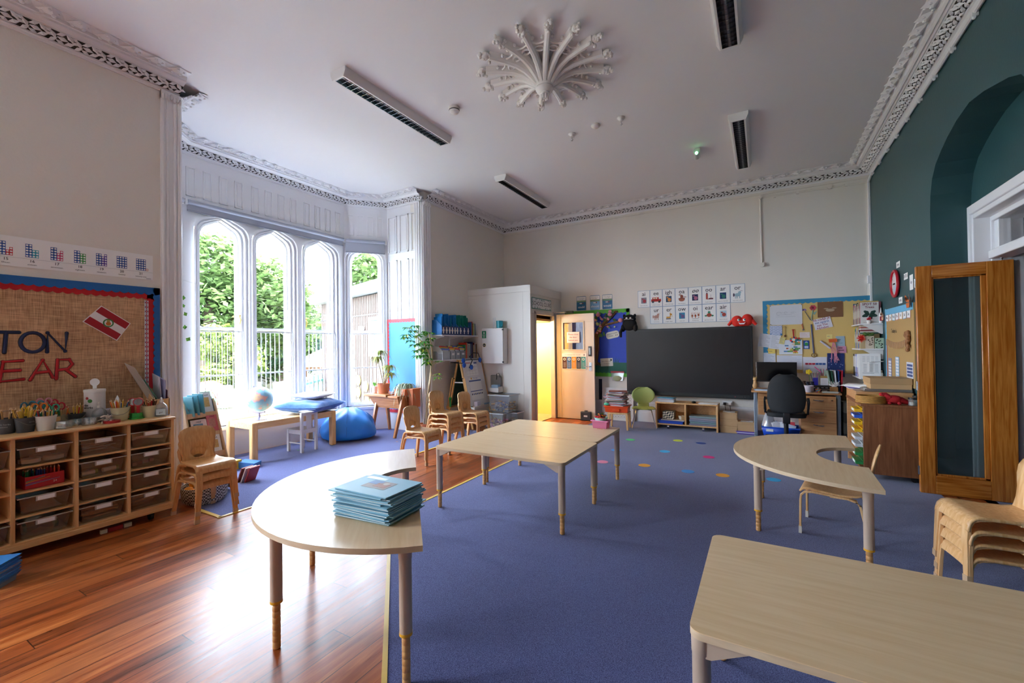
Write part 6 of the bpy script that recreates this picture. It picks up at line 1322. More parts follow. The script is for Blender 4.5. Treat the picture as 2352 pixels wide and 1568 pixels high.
# sound cards above the screen
CW, CH = .2156, .304; SKY = mat('#7f9cc0', .6)
cards = [['ai', 'ee', 'igh', 'oa', 'oo', 'oo', 'ar', 'or'], ['ur', 'er', 'ow', 'oi', 'ear', 'air']]
caps = [['rain in the lane', 'sheep in a jeep', 'a light in the night', 'soap that goat', 'moon in the room', 'hook a book', 'march in the dark', 'horn with a horn'], ['curl the fur', 'a bigger digger', 'wow owl', 'boing boing', 'get near to hear', 'chair in the air']]
pic = {'ai': ('sq', '#8a8a9a', '#b0384a'), 'ee': ('car', '#c42a2a', '#c42a2a'), 'igh': ('sq', '#1f4a6a', '#e0903a'), 'oa': ('tub', '#a8604a', '#8a4a3a'), 'oo0': ('sq', '#1a2a58', '#b06a8a'), 'oo1': ('tee', '#b0453a', '#6a3a4a'), 'ar': ('sq', '#163a70', '#2f7a6a'), 'or': ('animal', '#9fc0cc', '#4a3a5a'), 'ur': ('animal', '#c99a8c', '#c99a8c'), 'er': ('digger', '#e0a030', '#c8862a'), 'ow': ('sq', '#2f8ab0', '#6a5a8a'), 'oi': ('trio', '#a85a3a', '#c07a5a'), 'ear': ('bug', '#3a8a6a', '#b0503a'), 'air': ('sq', '#a8d0e0', '#b0453a')}
for r in range(2):
    for c, s in enumerate(cards[r]):
        x0 = -1.963+(c+r)*CW; z0 = 2.066-r*.303; t = thing('sound_card', 'white phonics card reading %s%s' % (s, (' with a slanted moon picture' if c == 4 else ' with a fishing hook picture') if s == 'oo' else ''), 'card', (x0, WB, z0), 0, 'phonics cards above the screen')
        m = MB(); m.plate((.001, 0, 0), UX, UZ, CW-.002, CH, .0012, 1); m.plate((.006, -.0013, .005), UX, UZ, CW-.012, CH-.010, .0006, 0); flatpart('sheet', m, [PAPER, SKY], t)
        m = MB(); m.text(s, (CW/2, -.0024, CH-.095), UX, UZ, .10, 0, .004, shear=.35 if (s == 'oo' and c == 4) else 0); m.text(caps[r][c], (CW/2, -.0024, .028), UX, UZ, .021, 1); flatpart('lettering', m, [INK, mat('#77777c', .7)], t)
        k, a, b = pic[s if s != 'oo' else ('oo0' if c == 4 else 'oo1')]; m = MB(); cx, cz, yy = CW/2, .125, -.0023
        def R_(x, z, w_, h_, i): m.plate((cx+x-w_/2, yy-.0004*i, cz+z-h_/2), UX, UZ, w_, h_, .0004, i)
        def E_(x, z, rx, rz, i): m.disc((cx+x, yy-.0004*i, cz+z), UX, UZ, rx, .0004, 14, i, rz)
        if k == 'sq': R_(0, 0, .095, .105, 0); E_(.01, -.012, .03, .032, 1); R_(-.02, .025, .03, .02, 1)
        elif k == 'car': R_(0, -.01, .17, .045, 0); R_(-.01, .025, .11, .04, 0); R_(-.035, .027, .03, .022, 2); R_(.005, .027, .03, .022, 2); E_(-.055, -.035, .02, .02, 3); E_(.055, -.035, .02, .02, 3)
        elif k == 'tub': E_(0, -.02, .05, .035, 0); R_(0, -.005, .105, .015, 1); E_(0, .03, .025, .03, 1); E_(-.03, .06, .02, .008, 1); E_(.05, .02, .03, .006, 0)
        elif k == 'tee': R_(-.03, .0, .03, .09, 0); R_(-.03, .055, .02, .025, 1); E_(.03, -.035, .04, .012, 1); R_(.02, -.045, .09, .006, 0); R_(.03, .0, .003, .07, 1)
        elif k == 'animal':
            E_(0, 0, .045, .028, 0); E_(.03, .035, .022, .022, 0); R_(-.03, -.035, .012, .05, 0); R_(-.008, -.035, .012, .05, 0); R_(.03, -.035, .012, .05, 0); E_(-.055, .0, .012, .03, 1); R_(.055, .06, .035, .005, 1)
        elif k == 'digger': R_(-.01, -.02, .07, .025, 0); R_(-.01, -.045, .08, .014, 3); R_(.02, .025, .014, .07, 0); R_(.035, .03, .03, .03, 0); R_(.05, .0, .02, .02, 2)
        elif k == 'trio':
            for q in (-.05, 0, .05): E_(q, -.01+.01*(q > 0), .016, .022, 0); R_(q-.012, .03, .006, .03, 1); R_(q+.012, .03, .006, .03, 1); R_(q, -.04, .02, .012, 1)
            R_(0, -.062, .10, .004, 3)
        elif k == 'bug': E_(0, -.01, .04, .032, 1); E_(0, .035, .022, .022, 0); R_(-.012, .065, .003, .03, 0); R_(.012, .065, .003, .03, 0); E_(-.05, -.02, .02, .014, 0); E_(.05, -.02, .02, .014, 0)
        flatpart('drawing', m, [mat(a, .6), mat(b, .6), mat('#e8dcc0', .6), mat('#3a3a44', .6)], t)
# could / should / would cards
for k, (w_, x) in enumerate((('could', -3.152), ('should', -2.875), ('would', -2.632))):
    t = thing('word_card', 'rounded blue word card reading %s above the green board' % w_, 'card', (x, WB, 2.075), 0, 'blue word cards'); m = MB(); W_ = .195; H_ = .275
    P = [(a+W_/2, b+H_/2) for a, b in rpoly(W_, H_, .015)]; m.ext([(a, 0, b) for a, b in P], (0, -.0015, 0), 0); m.plate((.006, -.0015, .006), UX, UZ, W_-.012, .155, .0004, 1); m.plate((.006, -.0015, .16), UX, UZ, W_-.012, .035, .0004, 2); m.plate((.006, -.0015, .19), UX, UZ, W_-.012, .075, .0004, 3); flatpart('sheet', m, [mat('#4a7a9a', .5), mat(('#1a6a9a', '#6fa0c8', '#1a6a9a')[k], .4, var=.3, scale=9), mat('#7aa07a', .5, var=.2), PAPER], t)
    m = MB(); m.text(w_, (W_/2, -.0022, .045), UX, UZ, .06, 0, .015); m.text('Do we really know', (W_/2, -.0022, .235), UX, UZ, .018, 1); m.text('to do it again?', (W_/2, -.0022, .212), UX, UZ, .018, 1); m.disc((W_*.45, -.0021, .135), UX, UZ, .03, .0004, 12, 2, .012); m.disc((W_*.65, -.0021, .135), UX, UZ, .014, .0004, 12, 3); flatpart('lettering', m, [PAPER, INK, mat('#d9d0c8', .5), mat('#7a3a34', .5)], t)
# green bordered tree board
t = thing('tree_board', 'blue display board with green scalloped border and a twig tree', 'display board', (0, WB, 0)); GB = mat('#5ab52f', .55)
m = MB(); m.box((-3.40, -.015, .80), (-2.12, 0, 2.065)); flatpart('backing', m, [mat('#1a44c4', .5, var=.03)], t); m = MB(); m.plate((-3.38, -.0155, .83), UX, UZ, 1.24, .235, .0004, 0)
for k in range(7): a = (k-3)*.35; m.ext([(-2.43+.02*k-.06, -.0165, 1.04), (-2.41+.02*k-.06, -.0165, 1.04), (-2.42+.02*k-.06+.07*math.sin(a), -.0165, 1.13+.05*math.cos(a))], (0, -.0004, 0), 0)
flatpart('grass', m, [mat('#12604e', .6)], t)
m = MB(); scallop(m, (-3.40, -.018, 2.065), UX, -UZ, 1.28, .06, .016, .075, .003); scallop(m, (-3.40, -.018, .80), UX, UZ, 1.28, .06, .016, .075, -.003); scallop(m, (-2.12, -.018, .80), UZ, -UX, 1.265, .045, .016, .075, -.003); scallop(m, (-3.40, -.018, .80), UZ, UX, 1.265, .045, .016, .075, .003); flatpart('border', m, [GB], t)
m = MB(); random.seed(6); tw = [(-2.73, 1.02), (-2.78, 1.08), (-2.76, 1.3), (-2.74, 1.55), (-2.66, 1.72), (-2.52, 1.88), (-2.42, 1.97), (-2.35, 2.02)]; br = [(-2.62, 1.77), (-2.5, 1.79), (-2.35, 1.82), (-2.25, 1.86)]
for P, n_, s in ((tw, 26, .055), (br, 12, .03)):
    for i in range(n_):
        ox = random.uniform(-1, 1)*s; m.tube([(x+ox*(1.2-.8*j/len(P))+random.uniform(-.01, .01), -.022-.02*random.random(), z+random.uniform(-.015, .015)) for j, (x, z) in enumerate(P)], .007, 5, i % 2)
m.build('twig_tree', [mat('#6a4a34', .9, var=.3), mat('#9a7448', .9, var=.3)], t)
m = MB(); random.seed(16)
for i in range(46):
    x, z = random.choice(((-2.74, 1.85), (-2.7, 1.95), (-2.6, 1.9), (-2.68, 1.75), (-2.5, 1.95), (-2.6, 1.65), (-2.75, 1.65), (-2.45, 1.8))); x += random.uniform(-.07, .09); z += random.uniform(-.08, .08); k = random.choice((0, 0, 0, 1, 2, 3)); rr = random.uniform(.02, .04); a = random.uniform(0, 3)
    ux = Vector((math.cos(a), -.3, math.sin(a))).normalized(); uz = Vector((-math.sin(a), -.1, math.cos(a))); m.disc((x, -.05-.02*random.random(), z), ux, uz, rr, .002, 9, k, rr*.7)
for x, z in ((-2.47, 1.97), (-2.27, 1.85), (-2.7, 1.97)): m.sph((x, -.06, z), (.045, .03, .04), 10, 8, 1)
m.build('paper_leaves', [mat('#4a7a44', .7, var=.3), mat('#d88a98', .7, var=.2), mat('#b098b8', .7), mat('#a8bc8a', .7)], t, smooth=0)
for x, z, w_, h_, s in ((-2.44, 1.585, .25, .13, "TODAY'S SUPER STARS"), (-2.56, 1.07, .24, .15, 'Star of the week')):
    m = MB(); P = [(a+x, b+z) for a, b in rpoly(w_, h_, .05 if h_ < .14 else .008)]; m.M = Matrix.Translation((x, 0, z)) @ Matrix.Rotation(-.2 if h_ < .14 else -.05, 4, 'Y') @ Matrix.Translation((-x, 0, -z)); m.ext([(a, -.017, b) for a, b in P], (0, -.002, 0), 0)
    if h_ < .14: m.text("TODAY'S SUPER", (x, -.0195, z+.012), UX, UZ, .028, 1); m.text('STARS', (x-.03, -.0195, z-.028), UX, UZ, .028, 1); m.disc((x+.06, -.0195, z-.02), UX, UZ, .009, .0005, 5, 1); m.disc((x+.09, -.0195, z-.02), UX, UZ, .009, .0005, 5, 1)
    else: m.text(s, (x, -.0195, z+.01), UX, UZ, .028, 1); m.text('for being kind', (x, -.0195, z-.03), UX, UZ, .02, 1); m.disc((x+.09, -.0195, z+.04), UX, UZ, .018, .0005, 8, 1)
    flatpart('notice', m, [mat('#e6e2d4', .6), INK], t)
t = thing('zip_bag', 'clear zip bag of pale green clay pinned below the tree board', 'bag', (-2.355, WB-.02, .71)); m = MB(); m.loft([[(-.125, -.01, .17), (.125, -.01, .17), (.125, .01, .17), (-.125, .01, .17)], [(-.10, -.02, .02), (.10, -.02, .02), (.10, .015, .02), (-.10, .015, .02)]]); m.build('bag', clear('zip_bag', '#e6eaea', .2, .08, .2), t); m = MB(); m.box((-.125, -.012, .165), (.125, .012, .195)); m.build('zip_strip', mat('#a82430', .4), t); m = MB(); m.sph((0, -.012, .06), (.085, .022, .05), 14, 10); m.build('clay', mat('#a8b088', .7, bump=.3), t)
# notices on the door leaf
t = thing('door_notice', 'white paper notice taped on the door window', 'notice', (0, DY-.0105, 0)); m = MB(); m.plate((-3.235, 0, 1.445), UX, UZ, .255, .205, .001, 0)
for i, s in enumerate(('Please close', 'the door', 'behind you.')): m.text(s, (-3.105, -.0012, 1.592-.056*i), UX, UZ, .042, 1)
flatpart('sheet', m, [mat('#e8dce0', .5), mat('#8a3a5a', .6)], t)
t = thing('values_poster', 'strip poster of five coloured value panels on the door', 'poster', (0, DY-.005, 0)); m = MB(); m.plate((-3.345, 0, .945), UX, UZ, .495, .30, .0012, 0)
for i, c in enumerate(('#4a1a24', '#2a62a8', '#f0902a', '#26304e', '#3a9aa0')):
    x = -3.335+i*.095; m.plate((x, -.0013, .955), UX, UZ, .09, .225, .0006, i+1); m.disc((x+.045, -.002, 1.135), UX, UZ, .025, .0005, 14, 0); m.disc((x+.045, -.0026, 1.135), UX, UZ, .015, .0004, 10, i+1)
    for j in range(4): m.plate((x+.02, -.002, 1.06-.025*j), UX, UZ, .05, .006, .0004, 6)
m.text('OUR PURPOSE AND VALUES', (-3.14, -.0014, 1.208), UX, UZ, .027, 7)
for a in range(5): m.tube([(-2.895+.02*math.cos(a*1.256), -.002, 1.215+.02*math.sin(a*1.256)), (-2.895, -.002, 1.215)], 0, flat=(.004, .0004), up=UY, m=7)
flatpart('sheet', m, [PAPER]+[mat(c, .5) for c in ('#4a1a24', '#2a62a8', '#f0902a', '#26304e', '#3a9aa0')]+[mat('#c9c4c8', .5), mat('#8a7a7a', .5)], t)
t = thing('door_stop_box', 'black box with small label leaning at the foot of the door', 'box', (-2.855, DY-.055, .002)); m = MB(); m.box((-.10, -.03, 0), (.10, .03, .165)); m.build('case', BLACKP, t, bevel=.008); m = MB(); m.plate((-.035, -.0305, .07), UX, UZ, .07, .03, .001, 0); m.build('label', mat('#c9c9c9', .5), t); m = MB(); m.box((-.025, -.015, .165), (.025, .015, .185)); m.build('catch', BLACKP, t)
# things left of the screen
t = thing('leaning_chart', 'white squared chart board leaning against the back wall', 'chart', (-2.345, 7.90, .003)); m = MB(); m.M = Matrix.Rotation(-.08, 4, 'X'); m.plate((-.29, 0, 0), UX, UZ, .585, .60, .012, 0); flatpart('board', m, [mat('#e0dedc', .5)], t); m = MB(); m.M = Matrix.Rotation(-.08, 4, 'X')
for i in range(11): m.plate((-.26, -.0125, .05+i*.05), UX, UZ, .52, .003, .0004, 0); m.plate((-.26+i*.052, -.0125, .05), UX, UZ, .003, .50, .0004, 0)
for i in range(10):
    for j in range(10): m.text(str(j*10+i+1), (-.234+i*.052, -.0125, .515-j*.05), UX, UZ, .024, 1)
flatpart('grid', m, [mat('#a8aab4', .5), INK], t)
o = MB().box((-.03, 0, 0), (.03, .012, .45)).build('dark_banner', mat('#1a2238', .6)); o.location = (-2.69, WB-.0145, .30); tag(o, 'narrow dark blue banner on the wall behind the door', 'banner')
t = thing('stool', 'small square wooden stool carrying the orange tray', 'stool', (-2.095, 7.17, .0035), .12); m = MB(); P = rpoly(.34, .32, .03); m.ext([(a, b, .255) for a, b in P], (0, 0, .025)); m.build('seat', TB, t, bevel=.005)
for sx in (-1, 1):
    for sy in (-1, 1): m = MB(); m.tube([(sx*.155, sy*.145, 0), (sx*.145, sy*.135, .26)], 0, flat=[(.018, .014), (.025, .02)], up=UX); m.build('leg', TBV, t, bevel=.003)
t = thing('orange_tray', 'bright orange plastic tray full of magazines on the stool', 'tray', (-2.12, 7.17, .285), .12); m = MB(); OR = mat('#e8501c', .35)
m.loft([[(-.18, -.14, 0), (.18, -.14, 0), (.18, .14, 0), (-.18, .14, 0)], [(-.19, -.15, .10), (.19, -.15, .10), (.19, .15, .10), (-.19, .15, .10)]]); m.box((-.205, -.165, .088), (.205, .165, .104)); m.box((-.06, -.17, .02), (.06, -.145, .06)); m.build('tub', OR, t, bevel=.004)
random.seed(44); mg = ['#c9d0d8', '#8a4a44', '#d8a0a8', '#5a6a7a', '#e0e0e0', '#9a3a3a', '#4a5a4a', '#d8d0c0', '#a86a5a', '#b8c8d8']
for i in range(22):
    w_, d_ = random.uniform(.26, .34), random.uniform(.2, .24); m = MB(); m.box((-w_/2, -d_/2, 0), (w_/2, d_/2, .0105)); o = m.build('magazine', mat(mg[i % 10], .4, var=.3, scale=25), smooth=0); o.location = (-2.13+random.uniform(-.03, .03), 7.17+random.uniform(-.02, .02), .390+i*.0108); o.rotation_euler = (0, 0, random.uniform(-.35, .35)); tag(o, 'magazine in the untidy pile on the orange tray', 'magazine', 'magazines on the orange tray')
o = MB().sph((0, 0, 0), (.05, .04, .025), 10, 8).build('green_net', mat('#4ac0a0', .6, bump=.5)); o.location = (-2.27, 7.06, .411); tag(o, 'mint green scrap hanging at the left of the orange tray', 'net')
# green shell chair
t = thing('shell_chair', 'lime green plastic shell chair with thin chrome legs', 'chair', (-1.77, 7.50, .0035), .25); LG = mat('#a9b86a', .35, var=.03)
def shell(u, v):
    s = 2*u-1
    if v < .5: f = v/.5; y = -.20+.36*f; z = .315-.02*math.sin(PI*f)+.02*(1-f)**3*0; hw = .195*(1-abs(2*f-1)**3.2*.45)
    elif v < .62: f = (v-.5)/.12; y = .16+.05*f; z = .315+.06*f; hw = .10-.01*math.sin(PI*f)
    else: f = (v-.62)/.38; y = .21+.05*f; z = .375+.27*f; hw = .19*math.sqrt(max(0, 1-(2*f*.93-.93+.0)**2))+.003; hw = max(hw, .085*(1-f*3)) if f < .33 else hw
    if v < .02: hw *= .5
    return (s*hw, y-.03*s*s*(v > .6), z+.012*s*s*(v < .5))
m = MB(); m.grid(shell, 14, 40); m.build('seat_shell', LG, t, solid=.008)
for sx in (-1, 1):
    for yy, yt in ((-.19, -.10), (.20, .10)): m = MB(); m.tube([(sx*.05, yt*.6, .30), (sx*.12, yt, .29), (sx*.19, yy, 0)], .009, 8); m.build('leg', CHROME, t)
# low bench unit under the screen
t = thing('bench_unit', 'low birch bench unit on castors under the screen', 'storage unit', (0, 0, .0035)); bx0, bx1, by0, by1 = -1.575, -.62, 7.47, 7.80
m = MB(); m.box((bx0, by0, .41), (bx1, by1, .432)); m.build('top', BIRCH, t, bevel=.006); m = MB(); m.box((bx0+.02, by0+.01, .062), (bx1-.02, by1, .084)); m.build('base', BIRCH, t, bevel=.003); m = MB(); m.box((bx0+.02, by1-.01, .08), (bx1-.02, by1, .41)); m.build('back_panel', BIRCH, t)
for x in (bx0+.004, -1.115, bx1-.03): m = MB(); m.box((x, by0, .0 if abs(x+1.115) > .1 else .08), (x+.026, by1-.01, .41)); m.build('upright', BIRCHV, t, bevel=.003)
for x in (bx0+.2, bx1-.22): m = MB(); m.tube([(x-.015, by0+.03, .03), (x+.015, by0+.03, .03)], .029, 14); m.box((x-.02, by0+.02, .03), (x+.02, by0+.04, .062)); m.build('castor', CHROME, t)
t = thing('wicker_box', 'black and white zigzag box inside the bench unit', 'box', (-1.375, 7.60, .155)); zz = bpy.data.materials.new('zigzag'); zz.use_nodes = True; N = zz.node_tree.nodes; L = zz.node_tree.links; tc = N.new('ShaderNodeTexCoord'); ck = N.new('ShaderNodeTexChecker'); ck.inputs['Scale'].default_value = 45; ck.inputs['Color1'].default_value = lin('#e0d0b0')+(1,); ck.inputs['Color2'].default_value = lin('#1e1a18')+(1,); mp = N.new('ShaderNodeMapping'); mp.inputs['Rotation'].default_value = (0, .78, .3); L.new(tc.outputs['Object'], mp.inputs[0]); L.new(mp.outputs[0], ck.inputs[0]); L.new(ck.outputs[0], N['Principled BSDF'].inputs['Base Color'])
m = MB(); m.box((-.09, -.09, 0), (.09, .09, .13)); m.build('box', zz, t, bevel=.004)
o = MB().box((-.19, -.12, 0), (.17, .12, .012)).build('card_sheets', mat('#d8cbb8', .6)); o.location = (-1.30, 7.62, .145); o.location.z = .139; tag(o, 'cream card sheets under the zigzag box', 'card')
t = thing('small_basket', 'small cream basket of bits inside the bench unit', 'basket', (-1.175, 7.58, .155)); m = MB(); m.lathe([(.04, 0), (.055, .06), (.05, .06), (.035, .006)], n=4); m.build('basket', mat('#d8d0bc', .7), t, smooth=0)
t = thing('blue_tray', 'blue plastic tray at the bottom left of the bench unit', 'tray', (-1.335, 7.61, .0885)); m = MB(); m.box((-.19, -.13, 0), (.19, .13, .045)); m.box((-.205, -.145, .038), (.205, .14, .048)); m.build('tub', mat('#1f4fc0', .35), t, bevel=.004)
for i in range(5):
    o = MB().box((-.20, -.12, 0), (.20, .12, .028)).build('clear_folder', clear('folder_%d' % i, ('#c9c4d8', '#a8d0d4', '#b8c8e0', '#d8d0e0', '#c0d8d8')[i], .15, .08, .4), bevel=.003); o.location = (-.85+.01*(i % 2), 7.61, .0885+i*.030); tag(o, 'clear pastel zip folder lying in the bench unit', 'folder', 'zip folders in the bench unit')
random.seed(3)
for i in range(6): o = MB().box((-.13, -.09, 0), (.13, .09, .011)).build('booklet', mat(('#d8d8dc', '#b8c4d0', '#e0d8d0', '#a8b8c8', '#c9a0a0', '#5fa0c0')[i], .4, var=.15, scale=30), smooth=0); o.location = (-1.41, 7.60, .436+i*.0113); o.rotation_euler = (0, 0, random.uniform(-.2, .2)); tag(o, 'booklet in the small pile on top of the bench unit', 'booklet', 'booklets on the bench unit')
o = MB().sph((0, 0, 0), (.035, .055, .018), 12, 8).build('computer_mouse', BLACKP); o.location = (-.985, 7.56, .452); tag(o, 'black computer mouse on the bench unit', 'mouse')
for i in range(2): o = MB().box((-.14, -.1, 0), (.14, .1, .004)).build('paper_sheet', PAPER); o.location = (-.77, 7.58, .436+.0045*i); o.rotation_euler = (0, 0, .1-.2*i); tag(o, 'white paper sheet on the right end of the bench unit', 'paper', 'papers on the bench unit')
t = thing('wall_socket', 'white double wall socket with plugs below the screen', 'socket', (-.525, YB-.046, .405)); m = MB(); m.box((-.075, 0, -.03), (.075, .01, .045)); m.build('plate', PLW, t, bevel=.003)
for x in (-.035, .04): m = MB(); m.box((x-.022, -.03, -.02), (x+.022, 0, .02)); m.build('plug', BLACKP if x < 0 else PLW, t, bevel=.004); m = MB(); m.tube([(x, -.02, -.02), (x+.01, -.03, -.1), (x+.05, -.03, -.18)], .004, 6); m.build('cable', BLACKP, t)
CARD = mat('#c9a274', .7, var=.06)
for k, (x, z, lb) in enumerate(((-.485, .0035, 'cardboard box at the bottom of the stack of three by the bench'), (-.48, .1095, 'cardboard box in the middle of the stack by the bench'), (-.485, .2155, 'labelled cardboard box on top of the stack by the bench'), (-.24, .0485, 'flat cardboard box on purple folders beside the box stack'))):
    t = thing('cardboard_box', lb, 'box', (x, 7.64, z)); h_ = .105 if k < 3 else .14; m = MB(); m.box((-.12, -.10, 0), (.12, .10, h_*.72)); m.build('base', CARD, t, bevel=.002); m = MB(); m.box((-.124, -.104, h_*.72), (.124, .104, h_)); m.build('lid', CARD, t, bevel=.002)
    if k > 1: m = MB(); m.plate((-.08, -.08, h_), UX, UY, .17, .15, .001, 0); [m.plate((-.03+.012*j, .0, h_+.001), UX, UY, .006, .03, .0005, 1) for j in range(6)]; flatpart('label', m, [PAPER, INK], t)
for i in range(3): o = MB().box((-.12, -.11, 0), (.14, .11, .0145)).build('purple_folder', mat(('#5a3aa0', '#d0cce0', '#6a48b0')[i], .4)); o.location = (-.24-.01*i, 7.63, .0035+.015*i); tag(o, ('purple folder lying at the bottom under the flat box', 'white folder lying between two purple ones', 'purple folder lying directly under the flat box')[i], 'folder')
# pink tub with felt pens on the middle table
t = thing('pink_tub', 'translucent pink tub holding a mint bowl on the middle table', 'tub', (-1.475, 4.385, .5375)); m = MB(); m.loft([[(-.07, -.05, 0), (.07, -.05, 0), (.07, .05, 0), (-.07, .05, 0)], [(-.08, -.058, .075), (.08, -.058, .075), (.08, .058, .075), (-.08, .058, .075)]]); m.build('tub', clear('pink_plastic', '#f090b8', .12, .1, .55), t); m = MB(); m.tube([(-.09, -.06, .076), (.09, -.06, .076), (.09, .06, .076), (-.09, .06, .076)], .006, 6, cyc=True); m.build('rim', mat('#e88ab4', .4), t)
t = thing('mint_bowl', 'mint green bowl of red and orange pens on the pink tub', 'bowl', (-1.475, 4.385, .590)); m = MB(); m.lathe([(0, 0), (.045, 0), (.072, .055), (.068, .055), (.04, .006)], n=20); m.build('bowl', mat('#a8d4c8', .4), t)
random.seed(2)
for i in range(14):
    a = random.uniform(0, PI); c = ('#d8202e', '#c81a26', '#e8701e', '#f0b020', '#1a1a1e', '#2f9a4a', '#d8202e')[i % 7]; m = MB(); d = Vector((math.cos(a), math.sin(a), random.uniform(-.1, .1)))*.05; m.tube([-d, d], .007, 6); o = m.build('felt_pen', mat(c, .4)); o.location = (-1.475+random.uniform(-.015, .015), 4.385+random.uniform(-.015, .015), .642+.012*(i//4)); tag(o, '%s felt pen lying in the mint bowl' % {'#d8202e': 'red', '#c81a26': 'crimson', '#e8701e': 'orange', '#f0b020': 'yellow', '#1a1a1e': 'black', '#2f9a4a': 'green'}[c], 'pen', 'pens in the mint bowl')
o = MB().tube([(-.03, 0, 0), (0, .006, 0), (.03, -.004, 0)], .002, 4).build('red_thread', mat('#d8705a', .6)); o.location = (-1.46, 4.30, .5395); tag(o, 'scrap of red thread on the middle table beside pink tub', 'thread')
# coloured spots on the carpet
SPC = {'g': ('#4ac07a', 'green'), 'y': ('#c9d84a', 'yellow green'), 'n': ('#2f4a9a', 'dark blue'), 'b': ('#3f8ad0', 'blue'), 'c': ('#38a8e0', 'sky blue'), 'm': ('#e03a8a', 'magenta'), 'p': ('#e88aa8', 'pink'), 'o': ('#e8a03a', 'orange')}
for i, (x, y, c, ex) in enumerate(((-1.705, 6.383, 'g', 'by the bench unit'), (-1.086, 6.629, 'y', 'in the far row'), (-.775, 6.597, 'n', 'in the far row'), (-1.707, 5.669, 'b', 'nearest the middle tables'), (-1.127, 5.884, 'c', 'in the middle row'), (-.599, 5.833, 'm', 'in the middle row'), (-1.68, 5.029, 'p', 'beside the middle table leg'), (-1.207, 5.103, 'o', 'in the near row, left'), (-.733, 5.077, 'b', 'in the near row'), (-.391, 5.094, 'o', 'in the near row, right'), (.072, 5.168, 'c', 'beside the half-round table'))):
    m = MB(); m.disc((0, 0, 0), UX, UY, .066, .0015, 28); o = m.build('carpet_spot', mat(SPC[c][0], .7)); o.location = (x, y, .0032); tag(o, 'round %s spot on the carpet %s' % (SPC[c][1], ex), 'floor spot', 'coloured spots on the carpet')
# ================================================================== YELLOW BOARD AND TEACHER'S CORNER
t = thing('yellow_board', 'yellow display board with blue scalloped border above the desk', 'display board', (0, WB, 0)); m = MB(); m.box((.005, -.014, .93), (1.36, 0, 2.06)); flatpart('backing', m, [mat('#e0c078', .6, var=.05, scale=3, bump=.25, bscale=5)], t); m = MB(); bb_ = mat('#3a8fb8', .55)
scallop(m, (.005, -.017, 2.062), UX, -UZ, 1.35, .055, .016, .07, .003); scallop(m, (.005, -.0175, .93), UZ, UX, 1.13, .05, .016, .07, .003); flatpart('border', m, [bb_], t)
YP = WB-.0185
def sheet(name, lb, cat, x0, z0, x1, z1, cols, fn=None, tilt=0, dy=0, group=None):
    t = MB(); cx, cz = (x0+x1)/2, (z0+z1)/2; w_, h_ = x1-x0, z1-z0; t.plate((-w_/2, 0, -h_/2), UX, UZ, w_, h_, .0012, 0)
    if fn: fn(t, w_, h_)
    o = t.build(name, [mat(c, .6, var=.04) if isinstance(c, str) else c for c in cols], smooth=0); o.location = (cx, YP-dy, cz); o.rotation_euler = (0, -tilt, 0); return tag(o, lb, cat, group)
def lines(n, m0=.12, k=1, th=.004):
    def f(t, w_, h_):
        for i in range(n): t.plate((-w_/2+w_*m0, -.0013, h_/2-h_*(i+1)/(n+1)), UX, UZ, w_*(1-2*m0)*(.6+.4*((i*7) % 3)/2), th, .0004, k)
    return f
GREYI = '#9a9aa2'
def draw(t, w_, h_):
    for i, (x, z, a, b) in enumerate(((-.09, .02, .03, .03), (0, .03, .02, .02), (.10, .03, .035, .01))):
        t.tube([(x+a*math.cos(q), -.002, z+b*math.sin(q)) for q in [2*PI*k/10 for k in range(9)]], .0012, 4, 1)
    lines(3, .2, 1, .002)(t, w_, h_*.4)
sheet('drawing', 'large white sheet of faint pencil drawings pinned top left on yellow board', 'drawing', .103, 1.676, .529, 1.985, ['#dad9de', GREYI], draw)
for i, (x, z, lb) in enumerate(((.11, 1.975, 'upper left of'), (.522, 1.978, 'upper right of'), (.112, 1.685, 'lower left of'))): o = MB().sph((0, 0, 0), (.006, .008, .006), 8, 6).build('push_pin', BLACKP); o.location = (x, YP-.006, z); tag(o, 'black push pin at the %s the white drawing' % lb, 'pin')
def engr(t, w_, h_):
    t.disc((-.0, -.0013, -.01), UX, UZ, .055, .0006, 14, 1, .022); t.disc((.05, -.0013, .02), UX, UZ, .03, .0006, 12, 1, .008); t.disc((-.05, -.0013, .015), UX, UZ, .03, .0006, 12, 1, .008)
sheet('wood_picture', 'brown wood picture with a pale beetle shape on the yellow board', 'picture', .723, 1.768, 1.031, 2.0, ['#80583a', '#b09a80'], engr)
def alph(t, w_, h_):
    for i, (s, k) in enumerate((('Ab cdefgh JK', 1), ('mn opqrst', 2), ('xyz The', 1), ('Alphabet', 1))): t.text(s, (-.005*i, -.0013, .05-.042*i), UX, UZ, .042, k, .01)
sheet('alphabet_sheet', 'tilted hand-lettered alphabet sheet in red and blue on yellow board', 'drawing', .672, 1.600, .893, 1.760, ['#e2e0ea', '#a02a44', '#2f5aa0'], alph, .22, .004)
def facesq(t, w_, h_):
    for i in range(3):
        for j in range(4): t.tube([(-w_/2+w_*(i+.5)/3+.022*math.cos(q), -.0014, -h_/2+h_*(j+.5)/4+.014*math.sin(q)) for q in [2*PI*k/8 for k in range(9)]], .0018, 4, 1)
    t.plate((-w_/2, -.0013, -h_/2), UX, UZ, .025, .03, .0005, 2); t.plate((w_/2-.025, -.0013, -h_/2), UX, UZ, .025, .03, .0005, 2)
sheet('face_chart', 'blue and white chart of little faces on the yellow board', 'chart', .097, 1.510, .263, 1.668, ['#c9d0e4', '#5a6a9a', '#2a78b8'], facesq, 0, .002)
